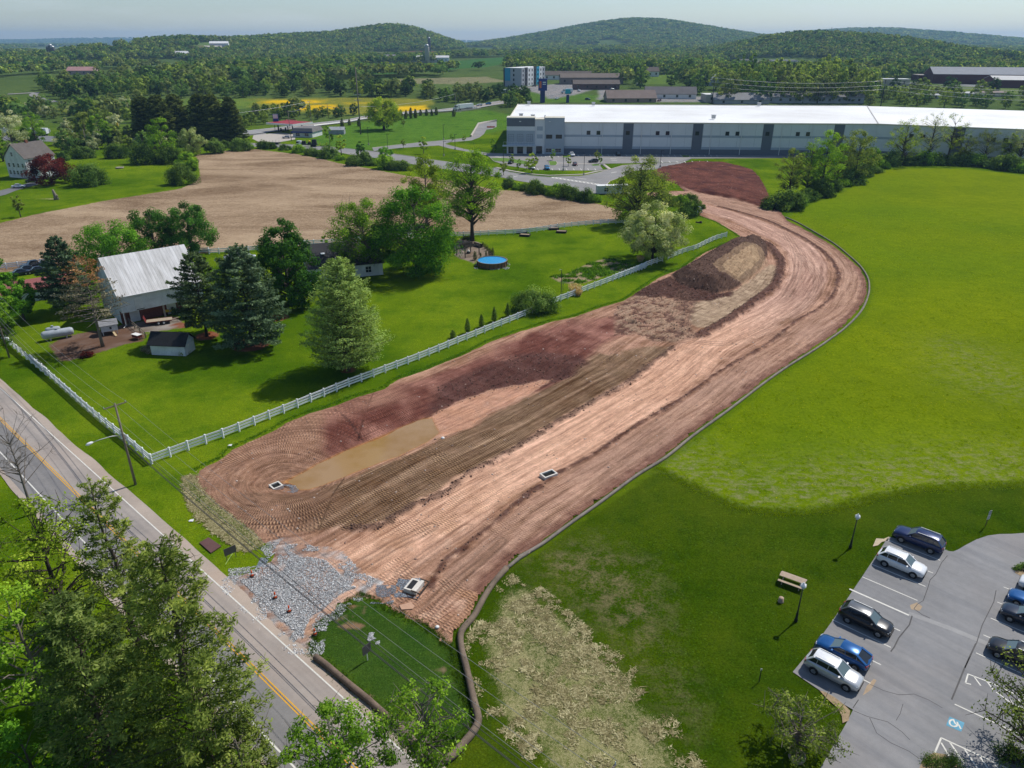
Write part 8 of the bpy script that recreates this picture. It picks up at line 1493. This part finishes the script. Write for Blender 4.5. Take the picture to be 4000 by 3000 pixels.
# around the warehouse, fuel station and highway
def lamp_far(u,v,tv,lab):
 xy=GT(u,v);h=height_at(u,v,tv);t=thing('light_pole',lab,'light pole',(xy[0],xy[1],float(T(*xy))));mb=MB();mb.box((0,0,.5),(.6,.6,1.0));mb.build('footing',CONC,t);mb=MB();mb.tube([(0,0,.5),(0,0,h)],.10,8);mb.build('pole',LP,t);mb=MB();mb.box((.5,0,h+.05),(1.4,.4,.15));mb.build('head',LP,t)
for k,(u,v,tv) in enumerate([(885,700,570),(1062,742,568),(370,690,520),(1722,672,525)]):lamp_far(1800+u/2.212,350+v/2.212,350+tv/2.212,['light pole in the grass left of centre before the warehouse lot','light pole at the sidewalk corner of the warehouse lot','light pole at the left end of the warehouse lot','light pole beside the dark red soil'][k])
for k,(u,v,tv) in enumerate([(1195,478,325),(1360,508,385),(1843,435,305),(1942,520,388),(1845,575,448)]):lamp_far(900+u/2.212,350+v/2.212,350+tv/2.212,['light pole with notice by the junction of the access drive','light pole left of the access drive','light pole behind the access drive','light pole at the fork of the access drive','light pole below the fork of the access drive'][k])
yt=[broadleaf(230+k,4.5,1.1,.2,16,50,.3,f,BARK_G,cr=.36) for k,f in enumerate(('fresh','lime','olive'))]
for k,(u,v,s) in enumerate([(285,545,1.5),(570,690,1.1),(645,670,1.2),(795,610,1.1),(930,660,1.1),(1172,610,1.1),(1203,640,1.0),(615,720,1.9),(370,740,1.4),(500,690,1.0),(440,640,1.0)]):put('young_tree','slim young tree planted beside the warehouse car park',yt[k % 3],CR(*W1,[(u,v)])[0],k,s,'young trees at the warehouse car park')
for k,(u,v,s) in enumerate([(860,480,2.2),(960,565,2.2),(1495,330,1.2),(1360,350,1.0),(1670,555,1.9),(1495,505,1.1),(1915,450,1.0),(2020,455,1.0)]):put('young_tree','slim young tree by the service road and access drive',yt[k % 3],CR(*B6,[(u,v)])[0],k,s,'young trees by the access drive')
xy,h=spot(900+1328/2.212,350+348/2.212,350+68/2.212);put('spreading_tree','large spreading yellow-green tree on the grass by the highway',broadleaf(240,h,r_px(66,xy),.16,90,110,.75,'lime',BARK_D,peak=.4,top=.5,cr=.22,limbs=1,trunk=.8),xy)
ce=conifer(241,3.2,1.1,.02,.35,7,22,.4,'spruce',up=.3,power=.55,irregular=.2,tuft=.5)
for k,(u,v) in enumerate([(1030,310),(968,325),(1112,320),(1200,262),(1238,258),(1268,250),(1290,252),(1310,245),(1340,248),(1378,245),(1405,240),(1440,238),(1475,236),(1520,232),(1560,228),(1600,232),(1645,228),(1395,255),(1465,262),(1515,255),(1560,250),(1600,246),(1695,228),(1740,226),(1780,220),(1930,235)]):
 xy=GT(900+u/2.212,350+v/2.212);put('young_conifer','young dark conifer planted on the highway bank',ce,xy,k,1.2+.5*((k*37) % 10)/10,'young conifers on the highway bank')
a_,b_=GT(900+1955/2.212,350+192/2.212),GT(900+2125/2.212,350+168/2.212);t=thing('overpass','concrete highway overpass with parapet right of the lorry','bridge',(a_[0],a_[1],float(T(*a_))),math.atan2(*(b_ -a_)[::-1]));L_=float(np.hypot(*(b_ -a_)))
mb=MB();mb.box((L_/2,-.6,.3),(L_+8,.5,2.0));mb.build('parapet',CONC,t);mb=MB();mb.box((L_/2,-.9,-1.6),(L_,.4,1.6));mb.build('girder',plain('girder_green',(.20,.25,.25),.7),t)
for s in (0,1):mb=MB();mb.box((s*L_,-2.5,-2.4),(2.4,4.5,4.6));mb.build('abutment',CONC,t)
for k in range(9):mb=MB();mb.box((L_*k/8,-.6,1.9),(.15,.15,1.2));mb.build('rail_post',STEEL,t)
mb=MB();mb.bar((0,-.6,2.5),(L_,-.6,2.5),.12);mb.build('rail',STEEL,t)
ribbon('guard_rail',HU[4:12]*.03+HL[4:12]*.97,.5,TRIM,1.1,thick=.5)
ob_=CR(*B6,[(2250,335)])[0];t=thing('safety_fence','orange plastic safety fence at the end of the access drive','fence',(ob_[0],ob_[1],0),.05);mb=MB();mb.box((0,0,.7),(5.0,.08,1.2));mb.build('mesh',plain('safety_orange',(.75,.13,.06),.6),t);mb=MB();[mb.box((s*2.4,0,.75),(.12,.12,1.5)) for s in (-1,0,1)];mb.build('post',DARKM,t)
p=GT(0,402);t=thing('highway_sign','green highway direction sign at the left edge','sign',(p[0] -1.0,p[1] -60,float(T(p[0] -1,p[1] -60))),0);mb=MB();[mb.box((s*2,.1,4),(.25,.25,8)) for s in (-1,1)];mb.build('post',STEEL,t);mb=MB();mb.box((-.5,0,9.0),(7,.15,5.2));mb.build('sign_panel',plain('sign_green',(.0,.26,.17),.5,.05),t)
for zz,w_,h_ in ((10.6,3.5,.4),(9.2,1.4,1.0),(8.0,4.5,.35),(7.2,4.5,.35)):mb=MB();mb.box((.6,-.1,zz),(w_,.04,h_));mb.build('sign_marking',TRIM,t)
for k,(u,v,c_,lab) in enumerate([(435,370,'sign_orange','small white warning sign left of the orange one'),(690,375,'o','small orange sign beside the truck yard'),(628,372,'w','small white sign beside the truck yard')]):
 xy=CR(*L5,[(u,v+25)])[0];t=thing('yard_sign',lab,'sign',(xy[0],xy[1],0));mb=MB();mb.box((0,0,1.2),(.12,.12,2.4));mb.build('post',STEEL,t);mb=MB();mb.box((0,-.1,2.8),(1.5,.08,1.8));mb.build('panel',plain('sign_orange',(.7,.16,.05),.5) if c_=='o' else TRIM,t)
xy=CR(*L5,[(1040,415)])[0];t=thing('traffic_signal','yellow traffic signal head on a mast in front of the spruces','traffic signal',(xy[0],xy[1],0));mb=MB();mb.tube([(0,0,0),(0,0,7.6)],.14,8);mb.build('mast',STEEL,t);mb=MB();mb.bar((0,0,7.4),(5,0,7.7),.12);mb.build('arm',STEEL,t);mb=MB();mb.box((0,-.3,7.0),(.9,.5,2.2));mb.build('signal_head',plain('signal_yellow',(.65,.42,.03),.5),t)
def worker(label,xy,rz,vest):
 t=thing('person',label,'person',(xy[0],xy[1],.03),rz);me=bpy.data.meshes.new('body');J=[(0,0,.95),(0,0,1.2),(0,0,1.42),(0,0,1.55),(0,.02,1.68),(.12,0,.9),(.14,.03,.5),(.15,0,.06),(.15,-.14,.03),(-.12,0,.9),(-.14,-.04,.5),(-.15,0,.06),(-.15,-.14,.03),(.2,0,1.42),(.27,-.03,1.15),(.24,-.2,.98),(-.2,0,1.42),(-.27,0,1.15),(-.24,-.12,.95)]
 E_=[(0,1),(1,2),(2,3),(3,4),(0,5),(5,6),(6,7),(7,8),(0,9),(9,10),(10,11),(11,12),(2,13),(13,14),(14,15),(2,16),(16,17),(17,18)];R_=[.16,.15,.17,.06,.11,.10,.07,.055,.05,.10,.07,.055,.05,.07,.055,.045,.07,.055,.045]
 me.from_pydata(J,E_,[]);o=obj_of('body',me,t);me.materials.append(vest);sk=o.modifiers.new('skin','SKIN');me.skin_vertices[0].data[0].use_root=True
 for i,r_ in enumerate(R_):me.skin_vertices[0].data[i].radius=(r_,r_)
 o.modifiers.new('sub','SUBSURF').levels=1;mb=MB();mb.smf=True;mb.lathe([(.15,1.72),(.14,1.8),(.06,1.88)],n=10);mb.build('helmet',plain('helmet_yellow',(.7,.5,.05),.4),t)
HV=plain('hi_vis_yellow',(.60,.55,.04),.8)
worker('person in yellow work clothes standing on the grass behind the crew truck',CR(1000,430,3.175,[(880,445)])[0],.3,HV);worker('person in yellow vest standing beside the crew truck',CR(1000,430,3.175,[(797,450)])[0],1.2,HV)
for k,(u,v,tv,lab) in enumerate([(2104,148,125,'lattice mast at the left foot of the round wooded hill'),(3568,140,115,'leftmost of three thin radio masts on the far right ridge'),(3582,142,119,'middle one of three thin radio masts on the far right ridge'),(3638,146,122,'rightmost of three thin radio masts on the far right ridge'),(3240,142,124,'thin mast above the wooded rise at right')]):
 xy=np.array([_ax(u,(4000,5600,5600,5600,1650)[k]),(4000,5600,5600,5600,1650)[k]]);z0=float(T(*xy));zt=H+(165 -tv)/3475*xy[1];t=thing('radio_mast',lab,'mast',(xy[0],xy[1],z0));hh=max(20,zt -z0);w_=(6,1.6,1.6,1.6,.8)[k];mb=MB()
 for a in range(3):mb.bar((w_*math.cos(a*2.1),w_*math.sin(a*2.1),0),(.3*math.cos(a*2.1),.3*math.sin(a*2.1),hh),max(.35,w_*.2))
 mb.build('lattice',STEEL,t);mb=MB();mb.box((0,0,hh -1),(w_*1.1,w_*1.1,3));mb.build('antenna',STEEL,t)
